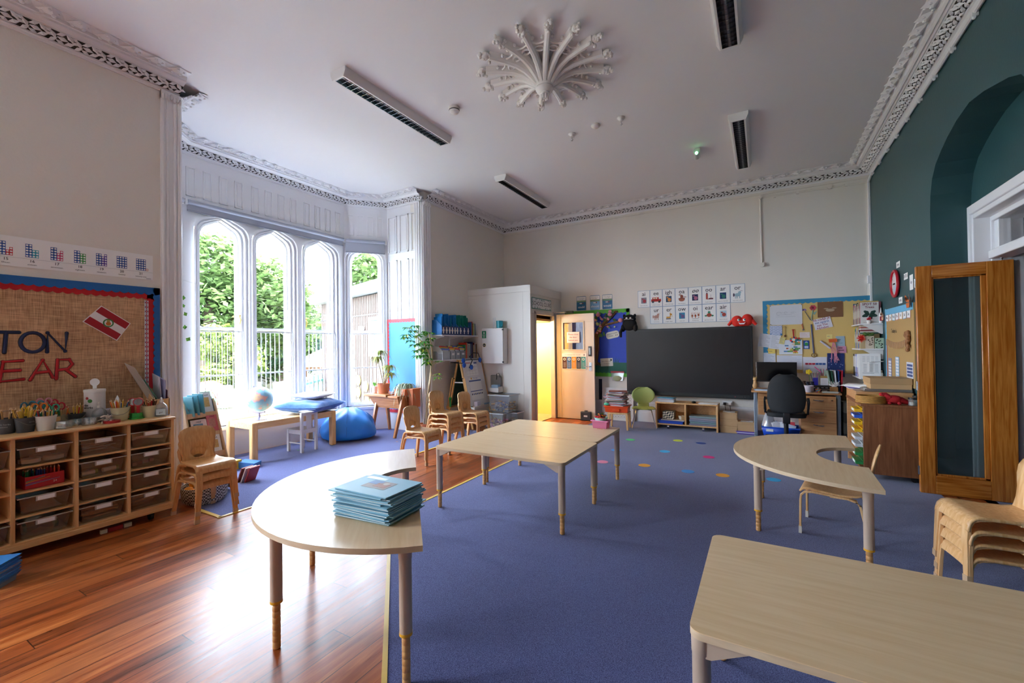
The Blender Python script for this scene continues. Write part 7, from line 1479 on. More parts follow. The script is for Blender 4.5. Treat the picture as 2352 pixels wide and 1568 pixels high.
sheet('typed_sheet', 'tilted typed white sheets overlapping the left border of the yellow board', 'paper', -.055, 1.33, .115, 1.54, ['#d6d6de', GREYI], lines(9), -.16, .004); sheet('typed_sheet', 'typed white sheet right of the tilted sheets, below the face chart', 'paper', .095, 1.30, .235, 1.515, ['#dcdce4', GREYI], lines(9), -.12, .007)
def lego(t, w_, h_):
    random.seed(11)
    for i in range(24): c = random.randrange(1, 6); a = random.choice((.03, .05, .07)); t.plate((-.09+random.uniform(0, .17), -.0013-.0002*(i % 3), -.095+.022*random.randrange(0, 8)), UX, UZ, a, .02, .0005, c)
sheet('brick_picture', 'white sheet printed with coloured brick blocks on the yellow board', 'picture', .218, 1.212, .521, 1.436, ['#dfe2ea', '#c85a2a', '#e0c83a', '#5a8ac0', '#5a9a4a', '#e8d0b0'], lego, 0, .010)
sheet('yellow_note', 'yellow lined note pinned over the brick picture', 'note', .225, 1.375, .295, 1.475, ['#e8d88a', GREYI], lines(6), -.2, .014); sheet('pink_note', 'pale pink note in the middle of the yellow board', 'note', .492, 1.468, .621, 1.553, ['#e8d8d4', '#c9a8a8'], lines(3)); sheet('yellow_note', 'small yellow sticky note upper right on yellow board', 'note', .825, 1.447, .897, 1.513, ['#ecd98a', '#4a4a8a'], lines(1)); sheet('yellow_note', 'yellow sticky note at the lower left of the yellow board', 'note', .071, 1.227, .165, 1.295, ['#ecd070', '#4a4a3a'], lines(1), 0, .012)
def bluef(t, w_, h_): t.disc((0, -.0013, .03), UX, UZ, .018, .0005, 12, 1); t.disc((0, -.0016, .01), UX, UZ, .024, .0005, 10, 2); t.plate((-.025, -.0013, -.055), UX, UZ, .05, .035, .0005, 1)
sheet('blue_card', 'small blue picture card with a green figure on yellow board', 'card', .538, 1.296, .611, 1.427, ['#24509a', '#c9d0e8', '#3a9a4a'], bluef)
sheet('map_leaflet', 'pale blue leaflet at right of the yellow board', 'leaflet', .937, 1.27, 1.045, 1.483, ['#9ab4c4', '#4a6a7a'], lines(3, .1), 0, .003); sheet('pink_leaflet', 'pink and grey leaflet below the pale blue leaflet', 'leaflet', .955, 1.235, 1.06, 1.335, ['#c98aa4', '#5a3a4a'], lines(2, .1, 1, .012), 0, .006)
sheet('timetable_sheet', 'white typed sheet below the left end of the yellow board', 'paper', .008, 1.05, .169, 1.241, ['#d9dae4', '#8a9ac0'], lines(8), 0, .005); sheet('planner_sheet', 'wide white gridded planner sheet behind the monitor', 'paper', .184, .98, .519, 1.201, ['#dcdde8', '#b4b8cc'], lines(9, .03), 0, .005)
def bus(t, w_, h_):
    for i in range(6): t.plate((-.12+i*.043, -.0014, .0), UX, UZ, .038, .032, .0005, 1 if i < 3 else 2); [t.disc((-.112+i*.043+dx, -.0018, .0), UX, UZ, .006, .0004, 8, 0) for dx in (0, .02)]
    lines(3, .1, 3, .003)(t, w_, h_)
sheet('bus_chart', 'white chart with a row of red and blue buses behind the desk', 'chart', .524, .93, .826, 1.174, ['#dcdde8', '#c0304a', '#2f5aa0', '#a8acc0'], bus, 0, .005)
def stars(t, w_, h_):
    random.seed(1)
    for i in range(14): t.disc((random.uniform(-.09, .09), -.0013, random.uniform(-.08, .13)), UX, UZ, .005, .0004, 5, 1)
    for i in range(6): t.ext([(-.06+.02*i, -.0014, -.15), (-.05+.02*i, -.0014, -.15), (-.045+.022*i, -.0014, .03-.01*(i % 3))], (0, -.0004, 0), 2)
sheet('night_poster', 'dark blue starry poster at the right end of the desk', 'poster', .83, .88, 1.036, 1.231, ['#16306e', '#d8dcf0', '#0e1a3a'], stars, 0, .006)
# paper flowers, spoon, hanging bits
t = thing('paper_flower', 'red paper flower cut-out with green stem on the yellow board', 'flower', (.666, YP-.002, 1.92)); m = MB(); [m.disc((.026*math.cos(a), -.001, .026*math.sin(a)), UX, UZ, .018, .001, 10, 0) for a in [2*PI*k/6 for k in range(6)]]; m.disc((0, -.003, 0), UX, UZ, .014, .001, 10, 1); flatpart('bloom', m, [mat('#d04a5e', .6), mat('#7a2030', .6)], t); m = MB(); m.tube([(0, 0, -.03), (-.015, 0, -.12), (-.02, 0, -.20)], .006, 5); m.ext([(-.005, -.001, -.08), (.05, -.001, -.05), (.02, -.001, -.11)], (0, -.001, 0)); m.build('stem', mat('#8ab0a0', .6), t)
t = thing('paper_flower', 'small purple paper flower left of the red one', 'flower', (.556, YP-.002, 1.885)); m = MB(); [m.disc((.016*math.cos(a), 0, .012*math.sin(a)+.005), UX, UZ, .012, .001, 8, 0) for a in (0, 1.2, 2.4, 3.1)]; flatpart('bloom', m, [mat('#9a7ac0', .6)], t); m = MB(); m.tube([(.005, 0, -.01), (.045, 0, -.09), (.075, 0, -.15)], .005, 5); m.build('stem', mat('#5a5a6a', .6), t)
t = thing('wooden_spoon', 'long wooden spoon with a striped ribbon pinned on yellow board', 'spoon', (.66, YP-.004, 1.2)); m = MB(); m.tube([(-.02, 0, .47), (.005, 0, .03)], .009, 6); m.build('handle', mat('#5a6288', .6, var=.1), t); m = MB(); m.disc((.008, 0, .0), UX, UZ, .038, .006, 20, 0, .034); m.disc((.008, -.007, 0), UX, UZ, .024, .001, 16, 1, .02); m.disc((.008, -.0085, 0), UX, UZ, .008, .001, 12, 0, .02); flatpart('bowl', m, [mat('#8a6a34', .5), mat('#c9b480', .5)], t)
t = thing('rosette', 'multicoloured ribbon rosette on a red strap on the yellow board', 'rosette', (.41, YP-.012, 1.44)); m = MB(); [m.disc((.036*math.cos(a), -.004*(k % 2), .034*math.sin(a)), UX, UZ, .016, .003, 8, k % 4) for k, a in enumerate([2*PI*k/9 for k in range(9)])]; m.disc((.0, -.008, 0), UX, UZ, .022, .002, 12, 4); [m.disc((.07+.012*math.cos(a), -.003, -.01+.03*math.sin(a)), UX, UZ, .013, .003, 8, k) for k, a in enumerate((0, 1.5, 3, 4.6))]; flatpart('ribbon', m, [mat(c, .5) for c in ('#3aa0a8', '#d8343a', '#2a3a6a', '#e8903a', '#e0e4d8')], t); m = MB(); m.tube([(-.003, 0, .16), (.003, 0, .03)], 0, flat=(.008, .001), up=UY); m.tube([(-.02, 0, .155), (.02, 0, .155)], .004, 5); m.build('strap', mat('#c42a2a', .5), t)
t = thing('pendant', 'brown disc hanging on a thread left on the yellow board', 'pendant', (.30, YP-.004, 1.5)); m = MB(); m.disc((.003, 0, 0), UX, UZ, .016, .004, 12); m.build('disc', mat('#6a3a1e', .5), t); m = MB(); m.tube([(0, 0, .01), (0, 0, .14)], .003, 4); m.tube([(-.025, 0, .125), (-.01, 0, .15), (.01, 0, .15), (.025, 0, .12)], .003, 4); m.build('thread', mat('#a8824a', .6), t)
t = thing('key_ring', 'small red fob with silver key pinned on the yellow board', 'key', (.53, YP-.004, 1.62)); m = MB(); m.tube([(.006*math.cos(a)-.003, 0, .045+.018*math.sin(a)) for a in [2*PI*k/10 for k in range(11)]], .003, 5); m.tube([(0, 0, .03), (.006, 0, -.02)], .005, 5); m.build('fob', mat('#c0402a', .5), t); m = MB(); m.disc((.008, 0, -.03), UX, UZ, .013, .003, 10); m.build('key', CHROME, t)
t = thing('paper_jellyfish', 'orange paper tag with pink ribbons trailing from yellow board', 'craft', (.90, YP-.02, 1.42)); m = MB(); m.M = Matrix.Rotation(-.1, 4, 'Y'); m.box((-.05, -.01, -.025), (.05, 0, .025)); m.build('tag', mat('#d8622a', .5), t); m = MB(); random.seed(3); [m.tube([(random.uniform(-.01, .02), -.01, -.03), (random.uniform(-.02, .05), -.015, -.12), (random.uniform(-.03, .07), -.02, -.26-random.random()*.08)], 0, flat=(.003, .0008), up=UY) for _ in range(10)]; m.build('ribbons', mat('#d88a98', .6), t)
m = MB(); m.tube([(-.06, 0, .055), (.06, 0, -.055)], .014, 8); o = m.build('paper_roll', mat('#cfc8d8', .6, var=.15, scale=40)); o.location = (.808, YP-.016, 1.36); tag(o, 'patterned rolled paper pinned diagonally on the yellow board', 'roll')
# ---- teacher's desk
t = thing('teacher_desk', 'beech teacher desk with three drawers and grey metal legs', 'desk', (0, 0, .0035)); dy0, dy1 = 7.40, 7.95
m = MB(); m.box((-.162, dy0, .66), (.925, dy1, .685)); m.build('desktop', BEECH, t, bevel=.003); m = MB(); m.box((-.08, dy0+.25, .30), (.45, dy0+.268, .655)); m.build('modesty_panel', BEECH, t)
MG = mat('#9aa6b2', .35, .5)
for x in (-.13, .875): m = MB(); m.box((x, dy0+.05, .635), (x+.04, dy1-.05, .66)); m.tube([(x+.02, dy0+.07, .64), (x+.02, dy0+.09, .06), (x+.02, dy0+.02, .02)], 0, flat=(.03, .022), up=UX); m.box((x, dy0, .0), (x+.04, dy1-.02, .025)); m.build('leg', MG, t, bevel=.004)
m = MB(); m.box((.452, dy0+.03, .03), (.862, dy1-.05, .635)); m.build('pedestal', BEECH, t)
for k, (z0, z1) in enumerate(((.455, .615), (.27, .45), (.035, .265))):
    m = MB(); m.box((.452, dy0+.008, z0), (.862, dy0+.028, z1)); d = m.build('drawer', wood('#c98c58', '#dba672', .4, (.5, 6, 6), 9, 'beech_laminate'), t, bevel=.002); m = MB(); zz_ = z1-.035; m.tube([(.60, dy0+.008, zz_+.004), (.62, dy0-.012, zz_), (.66, dy0-.016, zz_-.003), (.70, dy0-.012, zz_-.004), (.72, dy0+.008, zz_-.002)], .006, 6); m.build('handle', CHROME, d)
    if k == 0: m = MB(); m.disc((.815, dy0+.008, z1-.03), UX, UZ, .011, .008, 12); m.build('lock', CHROME, d)
ZD = .689
t = thing('monitor', 'black flat computer monitor on the teacher desk', 'monitor', (.17, 7.68, ZD)); m = MB(); m.box((-.262, 0, .115), (.262, .03, .415)); m.build('casing', BLACKP, t, bevel=.004); m = MB(); m.box((-.252, -.003, .135), (.252, 0, .405)); m.build('screen', mat('#06070a', .15, var=0), t); m = MB(); m.box((-.27, .003, .11), (-.262, .03, .42)); m.box((-.0, -.004, .118), (.09, -.001, .13)); m.build('bezel_edge', CHROME, t); m = MB(); m.box((-.03, .02, .01), (.03, .045, .2)); m.box((-.11, -.06, 0), (.11, .09, .012)); m.build('stand', BLACKP, t)
m = MB(); m.box((-.22, -.07, 0), (.22, .07, .018)); o = m.build('keyboard', BLACKP, bevel=.004); o.location = (.13, 7.50, ZD); tag(o, 'black keyboard in front of the monitor', 'keyboard')
for i in range(3): o = MB().box((-.13, -.05, 0), (.13, .05, .006)).build('paper_sheet', mat('#c9d4e4', .6)); o.location = (.02-.01*i, 7.462-.0*i, ZD+.0+.0065*i); o.location.y = 7.458; tag(o, 'pale blue paper at the front left edge of the desk', 'paper', 'papers on the desk edge')
t = thing('cat_figure', 'leopard spotted cat figure beside the monitor', 'ornament', (-.115, 7.68, ZD)); m = MB(); m.sph((0, 0, .05), (.035, .03, .05), 10, 8); m.sph((.0, -.01, .15), (.028, .025, .03), 10, 8); m.tube([(0, 0, .05), (0, -.005, .15)], [.03, .02], 8); [m.loft([[(s*.015-.01, -.01, .17), (s*.015+.01, -.01, .17), (s*.015, .005, .17)], [(s*.02, -.005, .20), (s*.02+.001, -.005, .20), (s*.02, -.004, .2)]]) for s in (-1, 1)]; lp = mat('#c9a06a', .5, var=.6, scale=60); m.build('body', lp, t)
t = thing('office_chair', 'black office chair with armrests pulled up to the teacher desk', 'chair', (.262, 6.98, .0035)); BK = mat('#1c1e22', .75, var=.15, scale=40, bump=.1)
def bk2(u, v):
    s = 2*u-1; z = .455+.505*v; hw = (.155+.075*math.sin(PI*min(1, v*.75+.12))) if v < .75 else .225*math.sqrt(max(.02, 1-((v-.62)/.42)**2)); hw = [.17, .195, .21, .218, .222, .222, .22, .216, .208, .195, .175, .14, .06][round(v*12)]
    return (s*hw, -.055+.03*(1-abs(s)**2)*-1-.05*v*.6+.10*v-.03*s*s*-1, z-.02*(1-s*s)*(v < .05))
m = MB(); m.grid(bk2, 14, 12); m.build('backrest', BK, t, solid=.05, sub=1)
m = MB(); P = rpoly(.46, .44, .12); m.loft([[(a, b+.20, .375) for a, b in P], [(a*1.02, b*1.02+.20, .40) for a, b in P], [(a*.96, b*.96+.20, .43) for a, b in P]]); m.build('seat', BK, t)
m = MB(); m.tube([(0, -.075, .52), (0, -.085, .42), (0, -.07, .31), (0, .05, .30), (0, .18, .35)], 0, flat=(.04, .012), up=UY); m.build('back_bar', BLACKP, t, bevel=.008); m = MB(); m.disc((0, -.095, .475), UX, UZ, .012, .004, 8); m.build('bolt', CHROME, t)
m = MB(); m.tube([(0, .17, .37), (0, .17, .08)], .028, 12); m.build('gas_column', BLACKP, t)
for k in range(5): a = 2*PI*k/5+.3; m = MB(); m.tube([(0, .17, .085), (.26*math.cos(a), .17+.26*math.sin(a), .065)], [.028, .018], 8); l = m.build('leg', BLACKP, t); m = MB(); m.sph((.26*math.cos(a), .17+.26*math.sin(a), .028), (.026, .026, .028), 10, 8); m.build('castor', BLACKP, l)
for s in (-1, 1):
    m = MB(); m.tube([(s*.235, .07, .62), (s*.25, -.0, .635), (s*.255, -.02, .60), (s*.245, .03, .47), (s*.25, .10, .43), (s*.255, .15, .46), (s*.255, .13, .60)], 0, flat=(.018, .012), up=UX, cyc=True); m.build('armrest', BLACKP, t, bevel=.004); m = MB(); m.tube([(s*.245, .10, .43), (s*.21, .12, .385), (s*.1, .15, .37)], .012, 6); m.build('arm_bracket', BLACKP, t)
t = thing('blue_tub', 'blue tub full of papers and bags under the desk', 'tub', (.20, 7.47, .0035)); m = MB(); m.loft([[(-.20, -.13, 0), (.20, -.13, 0), (.20, .13, 0), (-.20, .13, 0)], [(-.235, -.16, .17), (.235, -.16, .17), (.235, .16, .17), (-.235, .16, .17)]], caps=False); m.box((-.20, -.13, 0), (.20, .13, .01)); m.build('tub', mat('#1f4fc4', .35), t, solid=.004); m = MB(); m.tube([(-.235, -.16, .17), (.235, -.16, .17), (.235, .16, .17), (-.235, .16, .17)], .010, 6, cyc=True); m.build('rim', mat('#2a5fd8', .35), t); m = MB(); m.plate((-.18, -.158, .11), UX, UZ, .09, .035, .003, 0); m.build('label', PAPER, t)
random.seed(10)
for i in range(12):
    c = ('#e6e6ea', '#d8d4d8', '#c02a3a', '#c9d0e0', '#e8e0d0', '#a8b8cc')[i % 6]; m = MB(); m.box((-.09, -.002, 0), (.09, .004, .20)); o = m.build('loose_paper', mat(c, .5)); o.location = (.20+random.uniform(-.1, .1), 7.47+random.uniform(-.09, .1), .03+random.random()*.03); o.rotation_euler = (random.uniform(-.4, .2), random.uniform(-.3, .3), random.uniform(-.5, .5)); tag(o, 'loose paper sticking out of the blue tub under the desk', 'paper', 'papers in the blue tub')
m = MB(); random.seed(2); m.grid(lambda u, v: (.09*math.cos(6.28*u)*(1-.5*v)+.012*math.sin(18*u+5*v), .06*math.sin(6.28*u)*(1-.5*v)+.01*math.cos(14*u), .24*v), 18, 8); o = m.build('plastic_bag', clear('bag_film', '#e6e8ee', .25, .15, .45)); o.location = (.055, 7.43, .12); tag(o, 'crumpled clear plastic bag at the left of the blue tub', 'bag')
# desk clutter
t = thing('mug', 'pale lilac mug on the teacher desk', 'mug', (.555, 7.45, ZD)); MU = mat('#dcd0da', .3); m = MB(); m.lathe([(0, 0), (.042, 0), (.056, .02), (.058, .095), (.053, .095), (.048, .012)], n=22); m.build('cup', MU, t); m = MB(); m.tube([(-.055, 0, .08), (-.085, 0, .075), (-.088, 0, .03), (-.05, 0, .02)], .007, 6); m.build('handle', MU, t)
m = MB(); random.seed(7)
for i in range(60):
    z = random.uniform(-1, 1); a = random.uniform(0, 6.28); r = math.sqrt(1-z*z); d = Vector((r*math.cos(a), r*math.sin(a), z)); m.tube([d*.012, d*.034], [.007, .004], 5, i % 4)
o = m.build('spiky_ball', [mat(c, .4) for c in ('#e83a1e', '#e8c02a', '#3ab0c0', '#e0408a')]); o.location = (.66, 7.44, ZD+.034); tag(o, 'rainbow spiky rubber ball beside the mug', 'ball')
for i in range(2): o = MB().box((-.09, -.05, 0), (.09, .05, .008)).build('leaflet', mat(('#b8c8c0', '#d8dcd8')[i], .5, var=.2, scale=40)); o.location = (.80, 7.46, ZD+.0085*i); o.rotation_euler = (0, 0, .15*i-.1); tag(o, 'leaflet lying at the right front of the teacher desk', 'leaflet', 'leaflets on the desk')
t = thing('document_case', 'black flat case with pale lettering on the desk behind the mug', 'case', (.72, 7.66, ZD)); m = MB(); m.box((-.13, -.08, 0), (.12, .08, .085)); m.build('case', BLACKP, t, bevel=.004); m = MB(); [m.plate((-.11+.05*k, -.0805, .055), UX, UZ, .03, .006, .001) for k in range(4)]; m.plate((-.05, -.0805, .03), UX, UZ, .14, .004, .001); m.plate((.0, -.0805, .012), UX, UZ, .06, .007, .001); flatpart('lettering', m, [mat('#c9c9cc', .5)], t)
for i, (x, c, r, h_) in enumerate(((.46, '#d8d8dc', .022, .13), (.515, '#3a2a26', .024, .14), (.565, '#1a1c30', .026, .13), (.615, '#20243a', .024, .135))): t = thing('ornament_pot', ('white', 'dark brown', 'navy speckled', 'blue black')[i]+' painted pot in the row behind the mug', 'pot', (x, 7.70, ZD), 0, 'small pots behind the mug'); m = MB(); m.lathe([(0, 0), (r, 0), (r, h_*.75), (r*.8, h_*.8), (r, h_), (0, h_)], n=14); m.build('pot', mat(c, .3, var=.5, scale=80), t); m = MB(); m.lathe([(r*1.02, h_*.5), (r*1.02, h_*.62)], n=14); m.build('band', mat('#d8c8a0', .4), t)
t = thing('pen_pot', 'royal blue box of pens on the desk', 'pot', (.655, 7.72, ZD+.0)); m = MB(); m.box((-.03, -.03, .085), (.03, .03, .19)); m.box((-.03, -.03, 0), (.03, .03, .085)); m.build('box', mat('#2a2a9a', .35), t)
for i in range(6): pencil(('#2a2a30', '#8a3a4a', '#3a5a3a', '#d8408a', '#1a1a1e', '#5a3a6a')[i], 'pen sticking out of the desk pen box', (.655+.008*(i-3), 7.72, ZD+.12), .25*((i % 3)-1), i, .16, 'pens in the desk box')
t = thing('desk_calendar', 'white square card calendar on the desk with kraft pen box', 'calendar', (.76, 7.71, ZD+.0865)); m = MB(); m.box((-.045, -.004, 0), (.045, 0, .10), 0); [m.plate((-.035, -.0045, .02+.018*k), UX, UZ, .07, .004, .0005, 1) for k in range(4)]; m.box((-.045, .005, 0), (.05, .06, .13), 2); flatpart('card', m, [mat('#d8d4d8', .5), mat('#9a8a90', .5), mat('#a8864a', .6)], t)
for i in range(5): pencil(('#1a1a1e', '#8a2a3a', '#e8e0e0', '#3a2a4a', '#d83a7a')[i], 'pen in the kraft box behind the desk calendar', (.745+.012*i, 7.745, ZD+.19), .18*((i % 3)-1), i*1.3, .14, 'pens in the kraft box')
t = thing('cloth_flower', 'yellow cloth flower standing among the desk pots', 'flower', (.58, 7.76, ZD)); m = MB(); [m.sph((.022*math.cos(a), -.01, .27+.02*math.sin(a)), (.02, .012, .02), 8, 6) for a in [2*PI*k/5 for k in range(5)]]; m.sph((0, -.015, .27), (.018, .015, .018), 8, 6); m.build('bloom', mat('#ecc82a', .6), t); m = MB(); m.tube([(0, 0, 0), (.01, 0, .14), (0, 0, .26)], .004, 5); m.build('stem', mat('#5a7a3a', .6), t)
t = thing('pipe_cleaner', 'pink bent pipe cleaner poking up from the desk pens', 'craft', (.70, 7.75, ZD+.15)); m = MB(); m.tube([(.05, 0, 0), (.03, 0, .12), (-.02, -.01, .17), (-.05, -.01, .20)], .006, 5); m.build('stem', mat('#e0408a', .7), t)
t = thing('gift_box', 'small brown box topped with white twigs on the desk', 'box', (.855, 7.58, ZD)); m = MB(); m.box((-.045, -.045, 0), (.045, .045, .075)); m.build('box', mat('#a87440', .6), t); m = MB(); random.seed(5); [m.tube([(random.uniform(-.03, .03), random.uniform(-.03, .03), .075), (random.uniform(-.06, .08), random.uniform(-.05, .05), .10+random.random()*.06)], .003, 4) for _ in range(22)]; m.build('twigs', PLW, t)
for i in range(5): o = MB().box((-.006, -.10, 0), (.006, .10, .30)).build('folder', mat(('#8aa090', '#2f5a44', '#e0e0e4', '#1f3f7a', '#c02a3a')[i], .4)); o.location = (.83+.028*i, 7.76, ZD+.001); o.rotation_euler = (0, -.16+.05*i, .15); tag(o, ('grey green', 'dark green', 'white', 'navy', 'red')[i]+' folder in the upright row at the right end of desk', 'folder', 'folders on the desk end')
o = MB().tube([(0, 0, 0), (.02, -.03, .28)], .05, 14).build('grey_roll', mat('#b8b4ac', .6)); o.location = (1.0, 7.5, .36); o.rotation_euler = (.3, .3, 0); tag(o, 'grey rolled sheet leaning between desk and cupboard', 'roll')
o = MB().tube([(0, 0, 0), (0, 0, .78)], .04, 14).build('card_tube', mat('#6a5434', .7)); o.location = (1.0, 7.82, .0035); tag(o, 'brown card tube standing behind the desk end', 'tube')
for i in range(4): o = MB().box((-.08, -.14, 0), (.08, .14, .14)).build('storage_box', mat(('#2a2628', '#5a544c', '#3a342e', '#6a645a')[i], .6, var=.2)); o.location = (1.02, 7.55, .0035+.141*i); o.rotation_euler = (0, 0, .03*i); tag(o, ('black', 'grey brown', 'dark brown', 'taupe')[i]+' box in the dim stack between desk and cupboard', 'box', 'boxes between desk and cupboard')
# ---- white corner shelves
for k, z in enumerate((1.637, 1.302, .912)): t = thing('corner_shelf', ('top', 'middle', 'bottom')[k]+' white corner shelf right of the yellow board', 'shelf', (0, 0, 0), 0, 'white corner shelves'); m = MB(); m.box((1.125, 7.373, z-.018), (1.372, 7.98, z)); m.build('board', WHITE, t, bevel=.002); m = MB(); m.box((1.355, 7.40, z-.14), (1.372, 7.42, z-.018)); m.ext([(1.355, 7.40, z-.14), (1.355, 7.40, z-.018), (1.16, 7.40, z-.018)], (0, .006, 0)); m.build('bracket', PLW, t)
random.seed(23)
def brow(x0, y0, y1, z, hs, cols, lbf, grp):
    y = y1; i = 0
    while y > y0:
        w_ = random.uniform(.012, .03); h_ = random.uniform(*hs); c, nm = cols[i % len(cols)]; m = MB(); m.box((0, 0, 0), (.19+random.uniform(0, .03), w_, h_), 0); m.plate((-.0005, w_*.8, h_*.3), -UY, UZ, w_*.6, h_*.4, .0004, 1); o = m.build('book', [mat(c, .5, var=.1), mat('#d8d4c8', .5)], smooth=0); o.location = (x0, y-w_, z+.0005); tag(o, lbf % nm, 'book', grp); y -= w_+.0015; i += 1
CL = [('#5a6a7a', 'slate'), ('#c06a7a', 'rose'), ('#2a2a30', 'black'), ('#8a9ab0', 'pale blue'), ('#d8c8a0', 'cream'), ('#b8424a', 'red'), ('#7a8a5a', 'olive'), ('#e0dcd8', 'white'), ('#4a5a8a', 'blue'), ('#c9a84a', 'mustard'), ('#6a5a7a', 'plum')]
brow(1.14, 7.42, 7.93, 1.637, (.24, .31), CL, '%s spined book in the row on the top corner shelf', 'books on the top corner shelf')
brow(1.15, 7.50, 7.93, 1.302, (.2, .3), [('#e0c83a', 'yellow'), ('#3a7a7a', 'teal'), ('#c9b48a', 'tan'), ('#3a6ab0', 'blue'), ('#7ab0d0', 'sky'), ('#1f4a9a', 'dark blue'), ('#c02a2a', 'red'), ('#e0d8d0', 'ivory')], '%s spined book in the row on the middle corner shelf', 'books on the middle corner shelf')
t = thing('tree_book', 'white picture book with dark green leaves standing on top corner shelf', 'book', (1.142, 7.385, 1.6375)); m = MB(); m.box((0, 0, 0), (.19, .02, .285), 0); m.text('SPOT 50', (.095, -.0005, .245), UX, UZ, .042, 1, .02); m.text('Trees', (.095, -.0005, .205), UX, UZ, .042, 1, .02); m.text('Find out more about trees', (.095, -.0005, .012), UX, UZ, .013, 1)
for a, s in ((.6, 1), (2.5, 1), (-.35, 1.1), (3.5, 1.1), (-1.3, .9)): d = Vector((math.cos(a), 0, math.sin(a))); q = Vector((-d.z, 0, d.x)); c = Vector((.095, -.001, .125)); m.ext([c, c+d*.035*s+q*.024*s, c+d*.07*s+q*.012*s, c+d*.078*s, c+d*.07*s-q*.012*s, c+d*.035*s-q*.024*s], (0, -.0006, 0), 2)
flatpart('cover', m, [mat('#dedcd8', .4), mat('#7a2030', .5), mat('#1f4038', .5)], t)
t = thing('glue_bottle', 'white squeezy glue bottle on the top corner shelf', 'bottle', (1.355, 7.395, 1.6375)); m = MB(); m.lathe([(0, 0), (.024, 0), (.024, .12), (.012, .145), (.010, .155)], n=16); m.build('bottle', PLW, t); m = MB(); m.lathe([(.011, .155), (.008, .18), (.003, .205)], n=12); m.build('nozzle', PLW, t); m = MB(); m.plate((-.018, -.0245, .03), UX, UZ, .036, .06, .0008); m.build('label', mat('#c94a5a', .5), t)
t = thing('red_pot', 'small white pot of red flowers in front of the tree book', 'pot', (1.225, 7.372, 1.6375)); m = MB(); m.lathe([(0, 0), (.02, 0), (.024, .04)], n=12); m.build('pot', PLW, t); m = MB(); random.seed(4); [m.sph((random.uniform(-.02, .02), random.uniform(-.01, .01), .05+.03*random.random()), (.011, .011, .011), 6, 5) for _ in range(10)]; m.build('flowers', mat('#c02a3a', .6), t)
m = MB(); random.seed(4)
for i in range(70): z = random.uniform(-1, 1); a = random.uniform(0, 6.28); r = math.sqrt(1-z*z); d = Vector((r*math.cos(a), r*math.sin(a), z)); m.tube([d*.012, d*random.uniform(.045, .06)], [.006, .002], 4)
o = m.build('pom_pom', mat('#e02a1a', .7)); o.location = (1.14, 7.38, 1.44); tag(o, 'fluffy red pom-pom hanging on the middle corner shelf', 'pom-pom')
for i, (x, w_, h_, c1, c2, lb) in enumerate(((1.19, .085, .165, '#d8ccb8', '#6a5a4a', 'cream picture card standing on the middle corner shelf'), (1.285, .09, .14, '#b8d0b4', '#26302a', 'green and black patterned box on the middle corner shelf'))):
    m = MB(); m.box((0, 0, 0), (w_, .03, h_), 0); random.seed(i); [m.disc((random.uniform(.1, .9)*w_, -.0004, random.uniform(.1, .9)*h_), UX, UZ, .008, .0004, 7, 1) for _ in range(12)]; o = m.build('card_box', [mat(c1, .5), mat(c2, .5)], smooth=0); o.location = (x, 7.38, 1.3025); tag(o, lb, 'box')
m = MB(); random.seed(8); [m.sph((.0+.1*random.random(), random.uniform(-.02, .02), random.uniform(-.01, .03)), (.018, .012, .010), 6, 4) for _ in range(24)]; o = m.build('leaf_garland', mat('#5a7a3a', .6, var=.4, scale=50)); o.location = (1.17, 7.40, 1.485); tag(o, 'green leaf garland along the middle corner shelf', 'garland')
for i in range(5): o = MB().box((0, -.08, 0), (.19, .08, .018)).build('book', mat(('#d8d0c4', '#8a3a44', '#e0dcd8', '#b0605a', '#c9b8a0')[i], .5), smooth=0); o.location = (1.15, 7.52, 1.52+.019*i); tag(o, ('cream', 'dark red', 'white', 'brick', 'buff')[i]+' book lying flat over the middle corner shelf row', 'book', 'flat books on the middle corner shelf')
for i, (c, nm) in enumerate((('#16181c', 'black'), ('#16181c', 'second black'), ('#e0e0e4', 'white'), ('#2a5ac8', 'blue'), ('#e0e0e4', 'second white'), ('#6a3a9a', 'purple'), ('#6a3a9a', 'second purple'))):
    t = thing('lever_file', nm+' lever arch file in the row on the bottom corner shelf', 'file', (1.13, 7.93-.062*(i+1), .9125), 0, 'lever arch files'); m = MB(); m.box((0, 0, 0), (.23, .058, .31)); m.build('cover', mat(c, .4), t, bevel=.002); m = MB(); m.plate((-.0005, .045, .13), -UY, UZ, .032, .15, .001, 0); m.disc((-.001, .029, .05), -UY, UZ, .010, .001, 10, 1); flatpart('label', m, [PAPER, CHROME], t)
for i in range(3):
    m = MB(); m.plate((0, 0, 0), UX, UZ, .22, .32, .002, 0); m.M = None
    if i == 2:
        for j in range(4):
            for k in range(4): m.plate((.03+.045*k, -.0022, .22+.02*j), UX, UZ, .03, .003, .0004, 1)
        for j in range(7): [m.plate((.04+.06*k, -.0022, .18-.016*j), UX, UZ, .035, .004, .0004, 1) for k in range(3)]
        m.plate((.03, -.0022, .07), UX, UZ, .17, .003, .0004, 1); m.plate((.03, -.0022, .06), UX, UZ, .12, .003, .0004, 1)
    o = m.build('typed_sheet', [PAPER, mat('#8a8a92', .6)], smooth=0); o.location = (1.105+.006*i, 7.385-.006*i, .9135); o.rotation_euler = (-.02, -.03+.02*i, 0); tag(o, ('typed sheet at the back of the stack on the bottom corner shelf', 'typed sheet in the middle of the stack on the bottom corner shelf', 'front typed table sheet standing on the bottom corner shelf')[i], 'paper')
t = thing('shelf_hook', 'white wire bookend in front of the typed sheets', 'bookend', (0, 7.355, 0)); m = MB(); m.tube([(1.365, .015, 1.135), (1.215, 0, 1.125), (1.215, 0, 1.0)], .005, 6); m.build('wire', PLW, t)
